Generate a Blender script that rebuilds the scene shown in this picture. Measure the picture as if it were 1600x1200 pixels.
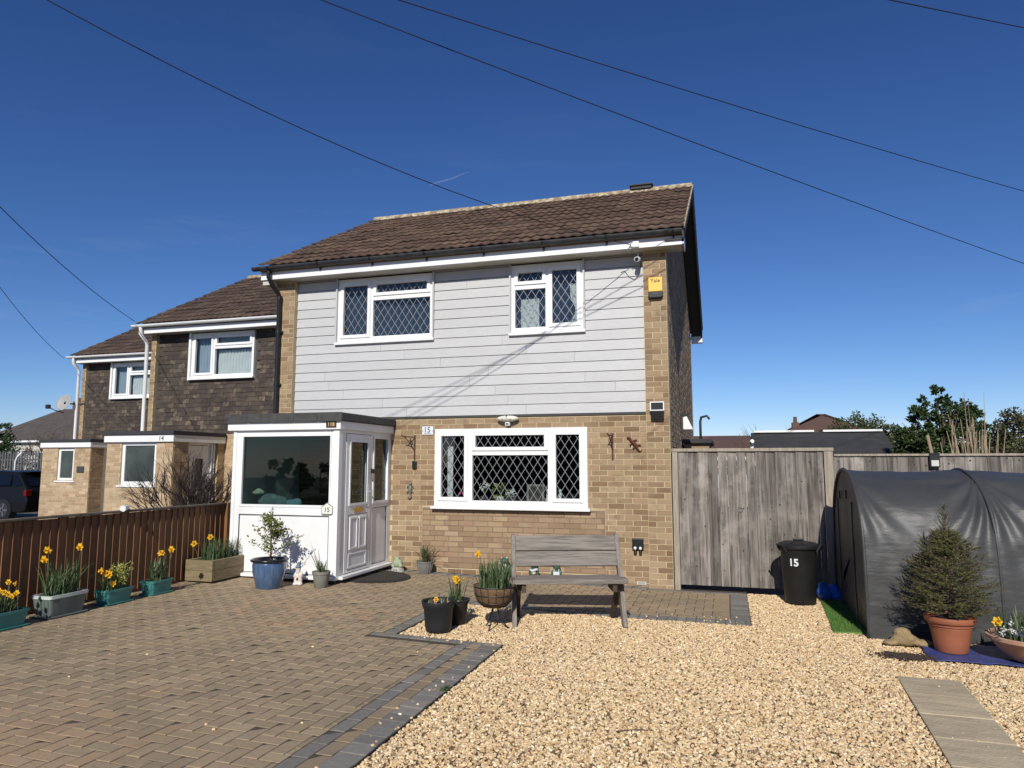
import bpy, math, random
from mathutils import Vector, Matrix
rnd = random.Random(7)
for o in list(bpy.data.objects): bpy.data.objects.remove(o, do_unlink=True)
scene = bpy.context.scene
COL = scene.collection
R = math.radians

# ------------------------------------------------------------------ camera
CAM_H, F_PX = 1.64, 1109.0
TILT = math.atan(125 / F_PX)
YAW = math.atan(335 / F_PX * math.cos(TILT))
cd = bpy.data.cameras.new('camera')
cd.sensor_fit = 'HORIZONTAL'; cd.sensor_width = 36.0; cd.lens = 36.0 * F_PX / 1600.0
cd.clip_start = 0.05; cd.clip_end = 3000
cam = bpy.data.objects.new('camera', cd); COL.objects.link(cam)
cam.location = (0, 0, CAM_H); cam.rotation_euler = (R(90) + TILT, 0, YAW)
scene.camera = cam

# ------------------------------------------------------------------ sky, sun, exposure
SUN_AZ, SUN_EL = R(6.6), R(33.0)
w = bpy.data.worlds.new('World'); scene.world = w; w.use_nodes = True
nt = w.node_tree; nt.nodes.clear()
out = nt.nodes.new('ShaderNodeOutputWorld'); bg = nt.nodes.new('ShaderNodeBackground')
sky = nt.nodes.new('ShaderNodeTexSky'); sky.sky_type = 'NISHITA'; sky.sun_disc = False
sky.sun_elevation = SUN_EL; sky.sun_rotation = math.pi - SUN_AZ
sky.air_density = 0.8; sky.dust_density = 0.07; sky.ozone_density = 8.0; sky.altitude = 0
bg.inputs['Strength'].default_value = 0.067
# thin high wisps of cloud
tc = nt.nodes.new('ShaderNodeTexCoord'); mp = nt.nodes.new('ShaderNodeMapping'); mp.inputs['Scale'].default_value = (1.1, 1.1, 7.0)
nz = nt.nodes.new('ShaderNodeTexNoise'); nz.inputs['Scale'].default_value = 2.3; nz.inputs['Detail'].default_value = 6; nz.inputs['Roughness'].default_value = 0.62
rp = nt.nodes.new('ShaderNodeValToRGB'); rp.color_ramp.elements[0].position = 0.58; rp.color_ramp.elements[1].position = 0.9
rp.color_ramp.elements[0].color = (0, 0, 0, 1); rp.color_ramp.elements[1].color = (0.20, 0.20, 0.20, 1)
mx = nt.nodes.new('ShaderNodeMixRGB'); mx.inputs['Color2'].default_value = (9.0, 9.8, 11.0, 1)
nt.links.new(tc.outputs['Generated'], mp.inputs['Vector']); nt.links.new(mp.outputs['Vector'], nz.inputs['Vector'])
sx_ = nt.nodes.new('ShaderNodeSeparateXYZ'); mr_ = nt.nodes.new('ShaderNodeMapRange'); mr_.inputs['From Min'].default_value = 0.12; mr_.inputs['From Max'].default_value = 0.42; mr_.inputs['To Min'].default_value = 1.0; mr_.inputs['To Max'].default_value = 0.15
mu_ = nt.nodes.new('ShaderNodeMath'); mu_.operation = 'MULTIPLY'
nt.links.new(tc.outputs['Generated'], sx_.inputs[0]); nt.links.new(sx_.outputs['Z'], mr_.inputs['Value'])
nt.links.new(nz.outputs['Fac'], rp.inputs['Fac']); nt.links.new(rp.outputs['Color'], mu_.inputs[0]); nt.links.new(mr_.outputs[0], mu_.inputs[1]); nt.links.new(mu_.outputs[0], mx.inputs['Fac'])
sep = nt.nodes.new('ShaderNodeSeparateColor'); cmb_ = nt.nodes.new('ShaderNodeCombineColor')   # film response of the sky's colour, the same everywhere
nt.links.new(sky.outputs['Color'], sep.inputs['Color'])
for i, (gm_, k_) in enumerate(((1.37, 1.04), (1.22, 1.0), (1.07, 1.26))):
    p_ = nt.nodes.new('ShaderNodeMath'); p_.operation = 'POWER'; p_.inputs[1].default_value = gm_
    m_ = nt.nodes.new('ShaderNodeMath'); m_.operation = 'MULTIPLY'; m_.inputs[1].default_value = k_
    nt.links.new(sep.outputs[i], p_.inputs[0]); nt.links.new(p_.outputs[0], m_.inputs[0]); nt.links.new(m_.outputs[0], cmb_.inputs[i])
nt.links.new(cmb_.outputs['Color'], mx.inputs['Color1']); nt.links.new(mx.outputs['Color'], bg.inputs['Color'])
nt.links.new(bg.outputs['Background'], out.inputs['Surface'])

sd = bpy.data.lights.new('sun', 'SUN'); sd.energy = 4.6; sd.angle = R(0.53); sd.color = (1.0, 0.955, 0.88)
sun = bpy.data.objects.new('sun', sd); COL.objects.link(sun); sun.location = (3, -10, 12)
to_sun = Vector((math.sin(SUN_AZ) * math.cos(SUN_EL), -math.cos(SUN_AZ) * math.cos(SUN_EL), math.sin(SUN_EL)))
sun.rotation_euler = to_sun.to_track_quat('Z', 'Y').to_euler()

vs = scene.view_settings
vs.view_transform = 'Standard'; vs.look = 'None'; vs.exposure = 0.0; vs.gamma = 1.0; vs.use_curve_mapping = False
scene.render.engine = 'CYCLES'
scene.cycles.max_bounces = 8; scene.cycles.transparent_max_bounces = 24

# ------------------------------------------------------------------ materials
MATS = {}
def N(nt, t, **kw):
    n = nt.nodes.new(t)
    for k, v in kw.items(): setattr(n, k, v)
    return n
def rand_node(nt):
    """one random number per object or per loose piece of a joined mesh"""
    oi = N(nt, 'ShaderNodeObjectInfo'); ge = N(nt, 'ShaderNodeNewGeometry')
    a = N(nt, 'ShaderNodeMath', operation='ADD'); f = N(nt, 'ShaderNodeMath', operation='FRACT')
    nt.links.new(oi.outputs['Random'], a.inputs[0]); nt.links.new(ge.outputs['Random Per Island'], a.inputs[1])
    nt.links.new(a.outputs[0], f.inputs[0]); return f.outputs[0]
def M(name, c1, c2=None, rough=0.7, nscale=6.0, stretch=(1, 1, 1), coord='pos', detail=4, lo=0.35, hi=0.65,
      bump=0.0, bscale=60.0, rnd_v=0.0, ramp=None, metal=0.0, spec=0.5, transl=0.0, c3=None, c3scale=1.3, c3lo=0.5, c3hi=0.75, bstretch=None, coat=0.0):
    if name in MATS: return MATS[name]
    m = bpy.data.materials.new(name); m.use_nodes = True; MATS[name] = m
    nt = m.node_tree; L = nt.links
    b = nt.nodes['Principled BSDF']
    b.inputs['Roughness'].default_value = rough; b.inputs['Metallic'].default_value = metal
    b.inputs['Specular IOR Level'].default_value = spec
    if coat: b.inputs['Coat Weight'].default_value = coat; b.inputs['Coat Roughness'].default_value = 0.08
    if coord == 'pos': src = N(nt, 'ShaderNodeNewGeometry').outputs['Position']
    else: src = N(nt, 'ShaderNodeTexCoord').outputs['Object']
    r = rand_node(nt)
    # shift the pattern for every piece so that no two share it
    cmb = N(nt, 'ShaderNodeCombineXYZ'); ml = N(nt, 'ShaderNodeMath', operation='MULTIPLY'); ml.inputs[1].default_value = 37.0
    L.new(r, ml.inputs[0])
    if coord != 'pos':
        for i in range(3): L.new(ml.outputs[0], cmb.inputs[i])
    va = N(nt, 'ShaderNodeVectorMath', operation='ADD'); L.new(src, va.inputs[0]); L.new(cmb.outputs[0], va.inputs[1])
    mp = N(nt, 'ShaderNodeMapping'); mp.inputs['Scale'].default_value = stretch; L.new(va.outputs[0], mp.inputs['Vector'])
    if ramp:
        cr = N(nt, 'ShaderNodeValToRGB'); cr.color_ramp.interpolation = 'LINEAR'
        e = cr.color_ramp.elements
        while len(e) < len(ramp): e.new(0.5)
        for i, c in enumerate(ramp): e[i].position = i / (len(ramp) - 1); e[i].color = (*c, 1)
        L.new(r, cr.inputs['Fac']); col = cr.outputs['Color']
    else:
        rg = N(nt, 'ShaderNodeRGB'); rg.outputs[0].default_value = (*c1, 1); col = rg.outputs[0]
    if c2:
        n = N(nt, 'ShaderNodeTexNoise'); n.inputs['Scale'].default_value = nscale; n.inputs['Detail'].default_value = detail; n.inputs['Roughness'].default_value = 0.6
        L.new(mp.outputs[0], n.inputs['Vector'])
        mr = N(nt, 'ShaderNodeMapRange'); mr.inputs['From Min'].default_value = lo; mr.inputs['From Max'].default_value = hi
        L.new(n.outputs['Fac'], mr.inputs['Value'])
        mix = N(nt, 'ShaderNodeMixRGB'); mix.inputs['Color2'].default_value = (*c2, 1)
        L.new(mr.outputs[0], mix.inputs['Fac']); L.new(col, mix.inputs['Color1']); col = mix.outputs['Color']
    if c3:
        n = N(nt, 'ShaderNodeTexNoise'); n.inputs['Scale'].default_value = c3scale; n.inputs['Detail'].default_value = 5; n.inputs['Roughness'].default_value = 0.65
        L.new(src, n.inputs['Vector'])
        mr = N(nt, 'ShaderNodeMapRange'); mr.inputs['From Min'].default_value = c3lo; mr.inputs['From Max'].default_value = c3hi; mr.inputs['To Max'].default_value = 0.85
        L.new(n.outputs['Fac'], mr.inputs['Value'])
        mix = N(nt, 'ShaderNodeMixRGB'); mix.inputs['Color2'].default_value = (*c3, 1)
        L.new(mr.outputs[0], mix.inputs['Fac']); L.new(col, mix.inputs['Color1']); col = mix.outputs['Color']
    if rnd_v:
        hs = N(nt, 'ShaderNodeHueSaturation')
        mr = N(nt, 'ShaderNodeMapRange'); mr.inputs['To Min'].default_value = 1 - rnd_v; mr.inputs['To Max'].default_value = 1 + rnd_v
        m2 = N(nt, 'ShaderNodeMath', operation='MULTIPLY'); m2.inputs[1].default_value = 7.31
        fr = N(nt, 'ShaderNodeMath', operation='FRACT')
        L.new(r, m2.inputs[0]); L.new(m2.outputs[0], fr.inputs[0]); L.new(fr.outputs[0], mr.inputs['Value'])
        L.new(mr.outputs[0], hs.inputs['Value']); L.new(col, hs.inputs['Color']); col = hs.outputs['Color']
    L.new(col, b.inputs['Base Color'])
    if bump:
        n = N(nt, 'ShaderNodeTexNoise'); n.inputs['Scale'].default_value = bscale; n.inputs['Detail'].default_value = 4
        if bstretch:
            mp2 = N(nt, 'ShaderNodeMapping'); mp2.inputs['Scale'].default_value = bstretch; L.new(va.outputs[0], mp2.inputs['Vector']); L.new(mp2.outputs[0], n.inputs['Vector'])
        else: L.new(va.outputs[0], n.inputs['Vector'])
        bp = N(nt, 'ShaderNodeBump'); bp.inputs['Strength'].default_value = bump; bp.inputs['Distance'].default_value = 0.01
        L.new(n.outputs['Fac'], bp.inputs['Height']); L.new(bp.outputs['Normal'], b.inputs['Normal'])
    if transl:
        t = N(nt, 'ShaderNodeBsdfTranslucent'); L.new(col, t.inputs['Color'])
        ms = N(nt, 'ShaderNodeMixShader'); ms.inputs['Fac'].default_value = transl
        L.new(b.outputs[0], ms.inputs[1]); L.new(t.outputs[0], ms.inputs[2]); L.new(ms.outputs[0], nt.nodes['Material Output'].inputs['Surface'])
    return m
def glass(name, tint, ior=1.75, rough=0.0):
    m = bpy.data.materials.new(name); m.use_nodes = True; MATS[name] = m
    nt = m.node_tree; L = nt.links; nt.nodes.remove(nt.nodes['Principled BSDF'])
    tr = N(nt, 'ShaderNodeBsdfTransparent'); tr.inputs[0].default_value = (*tint, 1)
    gl = N(nt, 'ShaderNodeBsdfGlossy'); gl.inputs['Roughness'].default_value = rough
    fr = N(nt, 'ShaderNodeFresnel'); fr.inputs['IOR'].default_value = ior
    ge = N(nt, 'ShaderNodeNewGeometry'); io = N(nt, 'ShaderNodeMapRange'); io.inputs['To Min'].default_value = ior; io.inputs['To Max'].default_value = 1.0 / ior
    L.new(ge.outputs['Backfacing'], io.inputs['Value']); L.new(io.outputs[0], fr.inputs['IOR'])
    nn = N(nt, 'ShaderNodeTexNoise'); nn.inputs['Scale'].default_value = 1.6
    L.new(N(nt, 'ShaderNodeNewGeometry').outputs['Position'], nn.inputs['Vector'])
    bp = N(nt, 'ShaderNodeBump'); bp.inputs['Strength'].default_value = 0.02; bp.inputs['Distance'].default_value = 0.02
    L.new(nn.outputs['Fac'], bp.inputs['Height']); L.new(bp.outputs[0], gl.inputs['Normal'])
    ms = N(nt, 'ShaderNodeMixShader'); L.new(fr.outputs[0], ms.inputs['Fac']); L.new(tr.outputs[0], ms.inputs[1]); L.new(gl.outputs[0], ms.inputs[2])
    L.new(ms.outputs[0], nt.nodes['Material Output'].inputs['Surface']); return m

BR = [(0.205, 0.125, 0.069), (0.295, 0.203, 0.116), (0.345, 0.248, 0.150), (0.25, 0.160, 0.090), (0.315, 0.218, 0.127), (0.225, 0.138, 0.078), (0.375, 0.278, 0.172), (0.28, 0.183, 0.107)]
m_brick = M('buff_brick', BR[0], (0.19, 0.12, 0.07), ramp=BR, nscale=9, lo=0.5, hi=0.85, rough=0.9, bump=0.5, bscale=120, rnd_v=0.12, c3=(0.40, 0.30, 0.185), c3scale=1.1, c3lo=0.52, c3hi=0.9)
BP = [(0.32, 0.222, 0.135), (0.26, 0.172, 0.102), (0.36, 0.26, 0.16), (0.295, 0.202, 0.12), (0.39, 0.29, 0.182)]
m_pinkbrick = M('pinkish_brick', BP[0], (0.26, 0.16, 0.11), ramp=BP, nscale=7, lo=0.5, hi=0.85, rough=0.9, bump=0.5, bscale=120, rnd_v=0.1)
m_paleb = M('pale_yellow_brick', BR[0], (0.30, 0.2, 0.11), ramp=[(0.44, 0.315, 0.195), (0.50, 0.375, 0.245), (0.35, 0.235, 0.14), (0.47, 0.345, 0.22), (0.40, 0.28, 0.17)], nscale=9, lo=0.5, hi=0.85, rough=0.9, bump=0.4, bscale=120, rnd_v=0.12)
m_mortar = M('pale_mortar', (0.56, 0.46, 0.28), (0.42, 0.34, 0.2), nscale=5, rough=0.95, bump=0.4, bscale=200)
m_mortar2 = M('brown_mortar', (0.17, 0.12, 0.08), (0.24, 0.17, 0.11), nscale=5, rough=0.95)
m_white = M('white_upvc', (0.80, 0.80, 0.79), (0.74, 0.74, 0.72), nscale=2.5, rough=0.32, rnd_v=0.015)
m_whitewash = M('weathered_white_paint', (0.78, 0.78, 0.76), (0.66, 0.65, 0.6), nscale=3, rough=0.55)
m_soffit = M('off_white_soffit', (0.62, 0.60, 0.55), (0.5, 0.47, 0.4), nscale=4, rough=0.7)
m_clad = M('grey_cladding', (0.50, 0.50, 0.495), (0.45, 0.45, 0.445), nscale=4, stretch=(2, 1, 30), rough=0.55, bump=0.25, bscale=14, bstretch=(1, 1, 14), rnd_v=0.03, c3=(0.45, 0.445, 0.43), c3scale=2.5, c3lo=0.45, c3hi=0.85)
m_darkgap = M('dark_backing', (0.06, 0.06, 0.06), rough=0.9)
m_tile = M('brown_roof_tile', (0.122, 0.073, 0.046), (0.08, 0.048, 0.032), nscale=14, rough=0.88, bump=0.6, bscale=90, rnd_v=0.28, c3=(0.165, 0.118, 0.072), c3scale=2.2, c3lo=0.52, c3hi=0.8)
m_tile2 = M('dark_brown_roof_tile', (0.088, 0.053, 0.036), (0.058, 0.037, 0.027), nscale=14, rough=0.9, bump=0.6, bscale=90, rnd_v=0.28, c3=(0.12, 0.09, 0.06), c3scale=2.2)
m_ridge = M('lichened_ridge', (0.24, 0.17, 0.11), (0.50, 0.46, 0.33), nscale=9, rough=0.95, lo=0.42, hi=0.62, bump=0.6, bscale=50, c3=(0.42, 0.33, 0.10), c3scale=5, c3lo=0.56, c3hi=0.68)
m_hung = M('hung_tile', (0.06, 0.045, 0.035), (0.04, 0.03, 0.025), ramp=[(0.045, 0.034, 0.027), (0.075, 0.052, 0.038), (0.05, 0.038, 0.03), (0.06, 0.044, 0.034), (0.19, 0.145, 0.095), (0.055, 0.042, 0.034), (0.085, 0.06, 0.042), (0.05, 0.038, 0.03)], nscale=12, rough=0.85, bump=0.4, bscale=70, rnd_v=0.2, c3=(0.14, 0.105, 0.072), c3scale=3.0, c3lo=0.54, c3hi=0.75)
m_blackpl = M('black_plastic', (0.012, 0.012, 0.013), rough=0.38)
m_blackrub = M('black_bin_plastic', (0.010, 0.010, 0.0105), (0.016, 0.016, 0.016), nscale=5, rough=0.5)
m_gutter = M('grey_black_gutter', (0.022, 0.023, 0.026), (0.05, 0.05, 0.052), nscale=8, rough=0.45)
m_lead = M('lead_strip', (0.27, 0.27, 0.28), rough=0.5, metal=0.3)
m_felt = M('grey_roof_felt', (0.075, 0.075, 0.07), (0.05, 0.05, 0.048), nscale=9, rough=0.95, bump=0.5, bscale=150)
m_darkfelt = M('black_roof_felt', (0.028, 0.029, 0.032), (0.04, 0.04, 0.043), nscale=4, rough=0.8, bump=0.3, bscale=90)
m_glass = glass('window_glass', (0.90, 0.93, 0.92), 1.5)
m_glassd = glass('smoked_glass', (0.58, 0.67, 0.645), 1.5)
m_frost = M('obscure_glass', (0.035, 0.045, 0.042), (0.07, 0.085, 0.08), nscale=2, rough=0.18, bump=0.15, bscale=40)
m_inter = M('room_plaster', (0.16, 0.145, 0.125), rough=0.9)
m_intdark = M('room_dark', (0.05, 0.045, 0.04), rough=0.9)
m_curtain = M('white_curtain', (0.78, 0.80, 0.82), rough=0.9, transl=0.3)
m_curtain2 = M('blue_grey_curtain', (0.36, 0.42, 0.52), rough=0.9, transl=0.2)
m_gate = M('silvered_softwood', (0.235, 0.208, 0.18), (0.07, 0.060, 0.052), nscale=3.0, stretch=(9, 9, 0.55), coord='obj', rough=0.9, bump=0.5, bscale=3, bstretch=(40, 40, 1.2), rnd_v=0.32, lo=0.36, hi=0.66, c3=(0.34, 0.305, 0.265), c3scale=2.6, c3lo=0.5, c3hi=0.75)
m_knot = M('wood_knot', (0.05, 0.038, 0.03), rough=0.9)
m_fence = M('brown_featheredge', (0.20, 0.094, 0.038), (0.125, 0.058, 0.025), nscale=4, stretch=(14, 14, 0.8), coord='obj', rough=0.85, bump=0.4, bscale=3, bstretch=(40, 40, 1.2), rnd_v=0.22)
m_fencecap = M('weathered_capping', (0.17, 0.135, 0.10), (0.10, 0.078, 0.058), nscale=6, rough=0.9, rnd_v=0.1)
m_bench = M('grey_bench_timber', (0.25, 0.22, 0.185), (0.13, 0.115, 0.097), nscale=3.0, stretch=(1.2, 16, 16), coord='obj', rough=0.88, bump=0.6, bscale=3, bstretch=(1.6, 45, 45), rnd_v=0.1, lo=0.38, hi=0.66)
m_benchz = M('grey_bench_upright', (0.27, 0.235, 0.195), (0.15, 0.13, 0.108), nscale=3.0, stretch=(18, 6, 2), coord='obj', rough=0.88, bump=0.4, bscale=3, bstretch=(40, 10, 2))
m_benchshade = M('shaded_bench_timber', (0.075, 0.052, 0.032), (0.04, 0.028, 0.02), nscale=4, rough=0.85, bump=0.3, bscale=30)  # bench timber darkened: the shade under the seat is put into the colour
m_planter = M('planter_timber', (0.25, 0.195, 0.105), (0.16, 0.125, 0.07), nscale=3.0, stretch=(2, 2, 18), coord='obj', rough=0.88, bump=0.4, bscale=3, bstretch=(2, 2, 40), rnd_v=0.12)
PV = [(0.362, 0.264, 0.160), (0.322, 0.240, 0.150), (0.392, 0.293, 0.180), (0.345, 0.248, 0.148), (0.372, 0.284, 0.168), (0.333, 0.247, 0.159)]
m_pave = M('tan_paving_block', PV[0], (0.22, 0.17, 0.11), ramp=PV, nscale=40, lo=0.5, hi=0.8, rough=0.93, bump=0.5, bscale=220, rnd_v=0.06, c3=(0.205, 0.165, 0.105), c3scale=0.75, c3lo=0.45, c3hi=0.75)
m_pavered = M('rosy_paving_block', PV[0], (0.24, 0.175, 0.115), ramp=[(0.41, 0.28, 0.162), (0.37, 0.255, 0.148), (0.425, 0.30, 0.175)], nscale=40, lo=0.5, hi=0.8, rough=0.93, bump=0.5, bscale=220, rnd_v=0.06, c3=(0.22, 0.17, 0.118), c3scale=0.9, c3lo=0.5, c3hi=0.8)
m_charc = M('charcoal_paving_block', (0.175, 0.165, 0.148), (0.225, 0.208, 0.18), nscale=30, rough=0.93, bump=0.5, bscale=220, rnd_v=0.18, c3=(0.26, 0.225, 0.17), c3scale=1.4, c3lo=0.52, c3hi=0.78)
m_joint = M('joint_sand', (0.05, 0.04, 0.029), (0.085, 0.068, 0.048), nscale=30, rough=1.0)
m_slab = M('sandstone_slab', (0.50, 0.405, 0.265), (0.36, 0.295, 0.195), nscale=2.5, stretch=(1.2, 5, 1), detail=8, rough=0.92, bump=0.6, bscale=40, rnd_v=0.07, c3=(0.53, 0.43, 0.28), c3scale=4)
GR = [(0.62, 0.43, 0.205), (0.80, 0.63, 0.38), (0.48, 0.29, 0.13), (0.72, 0.53, 0.28), (0.86, 0.74, 0.54), (0.55, 0.38, 0.20), (0.26, 0.175, 0.105), (0.78, 0.58, 0.32), (0.66, 0.48, 0.25), (0.40, 0.27, 0.15), (0.82, 0.66, 0.42)]
m_pebble = M('golden_gravel', GR[0], None, ramp=GR, rough=0.75, rnd_v=0.16)
m_gravbase = M('gravel_bed', (0.26, 0.18, 0.095), (0.12, 0.08, 0.045), nscale=55, rough=1.0, bump=1.0, bscale=70, lo=0.4, hi=0.6)
m_ground = M('asphalt_ground', (0.10, 0.095, 0.088), (0.07, 0.068, 0.064), nscale=3, rough=0.95, bump=0.3, bscale=90)
m_turf = M('artificial_turf', (0.10, 0.20, 0.035), (0.07, 0.15, 0.028), nscale=8, rough=0.7, rnd_v=0.35)
m_blade = M('daffodil_leaf', (0.115, 0.165, 0.068), (0.07, 0.115, 0.045), nscale=9, rough=0.5, rnd_v=0.35, transl=0.25)
m_grassy = M('strappy_leaf', (0.09, 0.12, 0.05), (0.13, 0.13, 0.06), nscale=9, rough=0.5, rnd_v=0.35, transl=0.25)
m_yellow = M('daffodil_yellow', (0.85, 0.56, 0.03), (0.85, 0.45, 0.015), nscale=30, rough=0.55, transl=0.3, rnd_v=0.1)
m_lemon = M('pale_yellow_petal', (0.82, 0.66, 0.14), rough=0.55, transl=0.3, rnd_v=0.1)
m_soil = M('potting_soil', (0.035, 0.025, 0.018), (0.06, 0.042, 0.03), nscale=40, rough=1.0, bump=1.0, bscale=90)
m_bark = M('brown_bark', (0.12, 0.085, 0.055), (0.07, 0.05, 0.035), nscale=20, rough=0.9)
m_twig = M('maroon_twig', (0.036, 0.020, 0.018), (0.022, 0.014, 0.013), nscale=9, rough=0.7)
m_dead = M('dead_straw_stem', (0.42, 0.33, 0.22), (0.28, 0.21, 0.14), nscale=9, rough=0.9, rnd_v=0.2)

# ------------------------------------------------------------------ mesh builder
ORG = {}
class MB:
    def __init__(s): s.v = []; s.f = []
    def add(s, vs, fs):
        n = len(s.v); s.v += [tuple(p) for p in vs]; s.f += [tuple(i + n for i in f) for f in fs]; return s
    def box(s, x0, x1, y0, y1, z0, z1):
        if x0 > x1: x0, x1 = x1, x0
        if y0 > y1: y0, y1 = y1, y0
        if z0 > z1: z0, z1 = z1, z0
        return s.hexa([(x0, y0, z0), (x1, y0, z0), (x1, y1, z0), (x0, y1, z0), (x0, y0, z1), (x1, y0, z1), (x1, y1, z1), (x0, y1, z1)])
    def hexa(s, p):
        return s.add(p, [(0, 3, 2, 1), (4, 5, 6, 7), (0, 1, 5, 4), (1, 2, 6, 5), (2, 3, 7, 6), (3, 0, 4, 7)])
    def bar(s, a, b, w, h, up=(0, 0, 1)):
        a, b = Vector(a), Vector(b); d = (b - a).normalized(); u = Vector(up)
        sd = d.cross(u)
        if sd.length < 1e-4: sd = d.cross(Vector((1, 0, 0)))
        sd.normalize(); u = sd.cross(d).normalized(); sd *= w / 2; u *= h / 2
        return s.hexa([a - sd - u, a + sd - u, a + sd + u, a - sd + u, b - sd - u, b + sd - u, b + sd + u, b - sd + u])
    def tube(s, pts, r, n=8, caps=True):
        pts = [Vector(p) for p in pts]; rs = r if isinstance(r, (list, tuple)) else [r] * len(pts)
        base = len(s.v); prev = None
        for i, p in enumerate(pts):
            d = (pts[min(i + 1, len(pts) - 1)] - pts[max(i - 1, 0)])
            d = d.normalized() if d.length > 1e-9 else Vector((0, 0, 1))
            if prev is None:
                a = d.orthogonal().normalized()
            else:
                a = prev - d * prev.dot(d); a = a.normalized() if a.length > 1e-6 else d.orthogonal().normalized()
            prev = a; b = d.cross(a)
            for k in range(n):
                t = 2 * math.pi * k / n; s.v.append(tuple(p + (a * math.cos(t) + b * math.sin(t)) * rs[i]))
        for i in range(len(pts) - 1):
            for k in range(n):
                k2 = (k + 1) % n; s.f.append((base + i * n + k, base + i * n + k2, base + (i + 1) * n + k2, base + (i + 1) * n + k))
        if caps:
            s.f.append(tuple(base + k for k in reversed(range(n)))); e = base + (len(pts) - 1) * n; s.f.append(tuple(e + k for k in range(n)))
        return s
    def lathe(s, prof, c=(0, 0, 0), n=24, sx=1, sy=1, wob=0, caps=True):
        base = len(s.v)
        for r, z in prof:
            for k in range(n):
                t = 2 * math.pi * k / n; q = r * (1 + wob * math.sin(t * n / 2))
                s.v.append((c[0] + q * math.cos(t) * sx, c[1] + q * math.sin(t) * sy, c[2] + z))
        for i in range(len(prof) - 1):
            for k in range(n):
                k2 = (k + 1) % n; s.f.append((base + i * n + k, base + i * n + k2, base + (i + 1) * n + k2, base + (i + 1) * n + k))
        if caps: s.f.append(tuple(base + k for k in reversed(range(n)))); e = base + (len(prof) - 1) * n; s.f.append(tuple(e + k for k in range(n)))
        return s
    def ell(s, c, r, n=14, m=9, rot=None):
        rot = rot or Matrix.Identity(3); base = len(s.v); c = Vector(c)
        s.v.append(tuple(c + rot @ Vector((0, 0, -r[2]))))
        for i in range(1, m):
            ph = -math.pi / 2 + math.pi * i / m
            for k in range(n):
                t = 2 * math.pi * k / n
                s.v.append(tuple(c + rot @ Vector((r[0] * math.cos(ph) * math.cos(t), r[1] * math.cos(ph) * math.sin(t), r[2] * math.sin(ph)))))
        s.v.append(tuple(c + rot @ Vector((0, 0, r[2])))); top = len(s.v) - 1
        for k in range(n):
            k2 = (k + 1) % n; s.f.append((base, base + 1 + k2, base + 1 + k)); q = base + 1 + (m - 2) * n; s.f.append((q + k, q + k2, top))
        for i in range(m - 2):
            for k in range(n):
                k2 = (k + 1) % n; a = base + 1 + i * n; s.f.append((a + k, a + k2, a + n + k2, a + n + k))
        return s
    def prism(s, pts, off):
        """closed polygon swept by a vector"""
        n = len(pts); off = Vector(off); a = [Vector(p) for p in pts]; b = [p + off for p in a]
        return s.add(a + b, [tuple(range(n - 1, -1, -1)), tuple(range(n, 2 * n))] + [(i, (i + 1) % n, n + (i + 1) % n, n + i) for i in range(n)])
    def holes(s, x0, x1, z0, z1, y0, y1, holes=(), ax='x'):
        """slab in the XZ plane (or YZ with ax='y') with rectangular openings"""
        xs = sorted({x0, x1} | {min(max(h[i], x0), x1) for h in holes for i in (0, 1)})
        for a, b in zip(xs, xs[1:]):
            if b - a < 1e-5: continue
            mid = (a + b) / 2; cut = sorted((max(h[2], z0), min(h[3], z1)) for h in holes if h[0] < mid < h[1]); z = z0
            for c, d in cut + [(z1, z1)]:
                if c - z > 1e-5:
                    if ax == 'x': s.box(a, b, y0, y1, z, c)
                    else: s.box(y0, y1, a, b, z, c)
                z = max(z, d)
        return s
    def mesh(s, name, org=(0, 0, 0), smooth=False):
        me = bpy.data.meshes.new(name)
        if org != (0, 0, 0): vv = [(x - org[0], y - org[1], z - org[2]) for x, y, z in s.v]
        else: vv = s.v
        me.from_pydata(vv, [], s.f); me.validate(); me.update()
        if smooth: me.shade_smooth()
        return me
    def build(s, name, mat, parent=None, smooth=False, bevel=0.0, kind=None, label=None, auto=None):
        org = ORG.get(parent.name, (0, 0, 0)) if parent else (0, 0, 0)
        me = s.mesh(name, org, smooth or auto is not None); me.materials.append(mat)
        if auto is not None: me.set_sharp_from_angle(angle=R(auto))
        o = bpy.data.objects.new(name, me); COL.objects.link(o); o.parent = parent
        if parent: ORG[o.name] = org
        if bevel:
            b = o.modifiers.new('bevel', 'BEVEL'); b.width = bevel; b.segments = 2; b.limit_method = 'ANGLE'; b.angle_limit = R(40)
        if kind: o['kind'] = kind
        if label: o['label'] = label
        return o
def root(name, label, cat, loc=(0, 0, 0), rot=(0, 0, 0), group=None, world=False):
    """Empty at the base of a thing; world=True: its parts are given in world coordinates"""
    o = bpy.data.objects.new(name, None); COL.objects.link(o); o.location = loc; o.rotation_euler = rot
    o.empty_display_size = 0.1; o['label'] = label; o['category'] = cat
    if group: o['group'] = group
    ORG[o.name] = tuple(loc) if world else (0, 0, 0)
    return o
def tag(o, label, cat, group=None):
    o['label'] = label; o['category'] = cat
    if group: o['group'] = group
    return o
def inst(name, me, mat, parent, loc, rot=(0, 0, 0), sc=(1, 1, 1)):
    o = bpy.data.objects.new(name, me); COL.objects.link(o); o.parent = parent
    g = ORG.get(parent.name, (0, 0, 0)) if parent else (0, 0, 0)
    o.location = (loc[0] - g[0], loc[1] - g[1], loc[2] - g[2]); o.rotation_euler = rot; o.scale = sc
    if parent: ORG[o.name] = g
    return o
cam_mw = Matrix.Translation(cam.location) @ cam.rotation_euler.to_matrix().to_4x4(); cam_inv = cam_mw.inverted()
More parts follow.
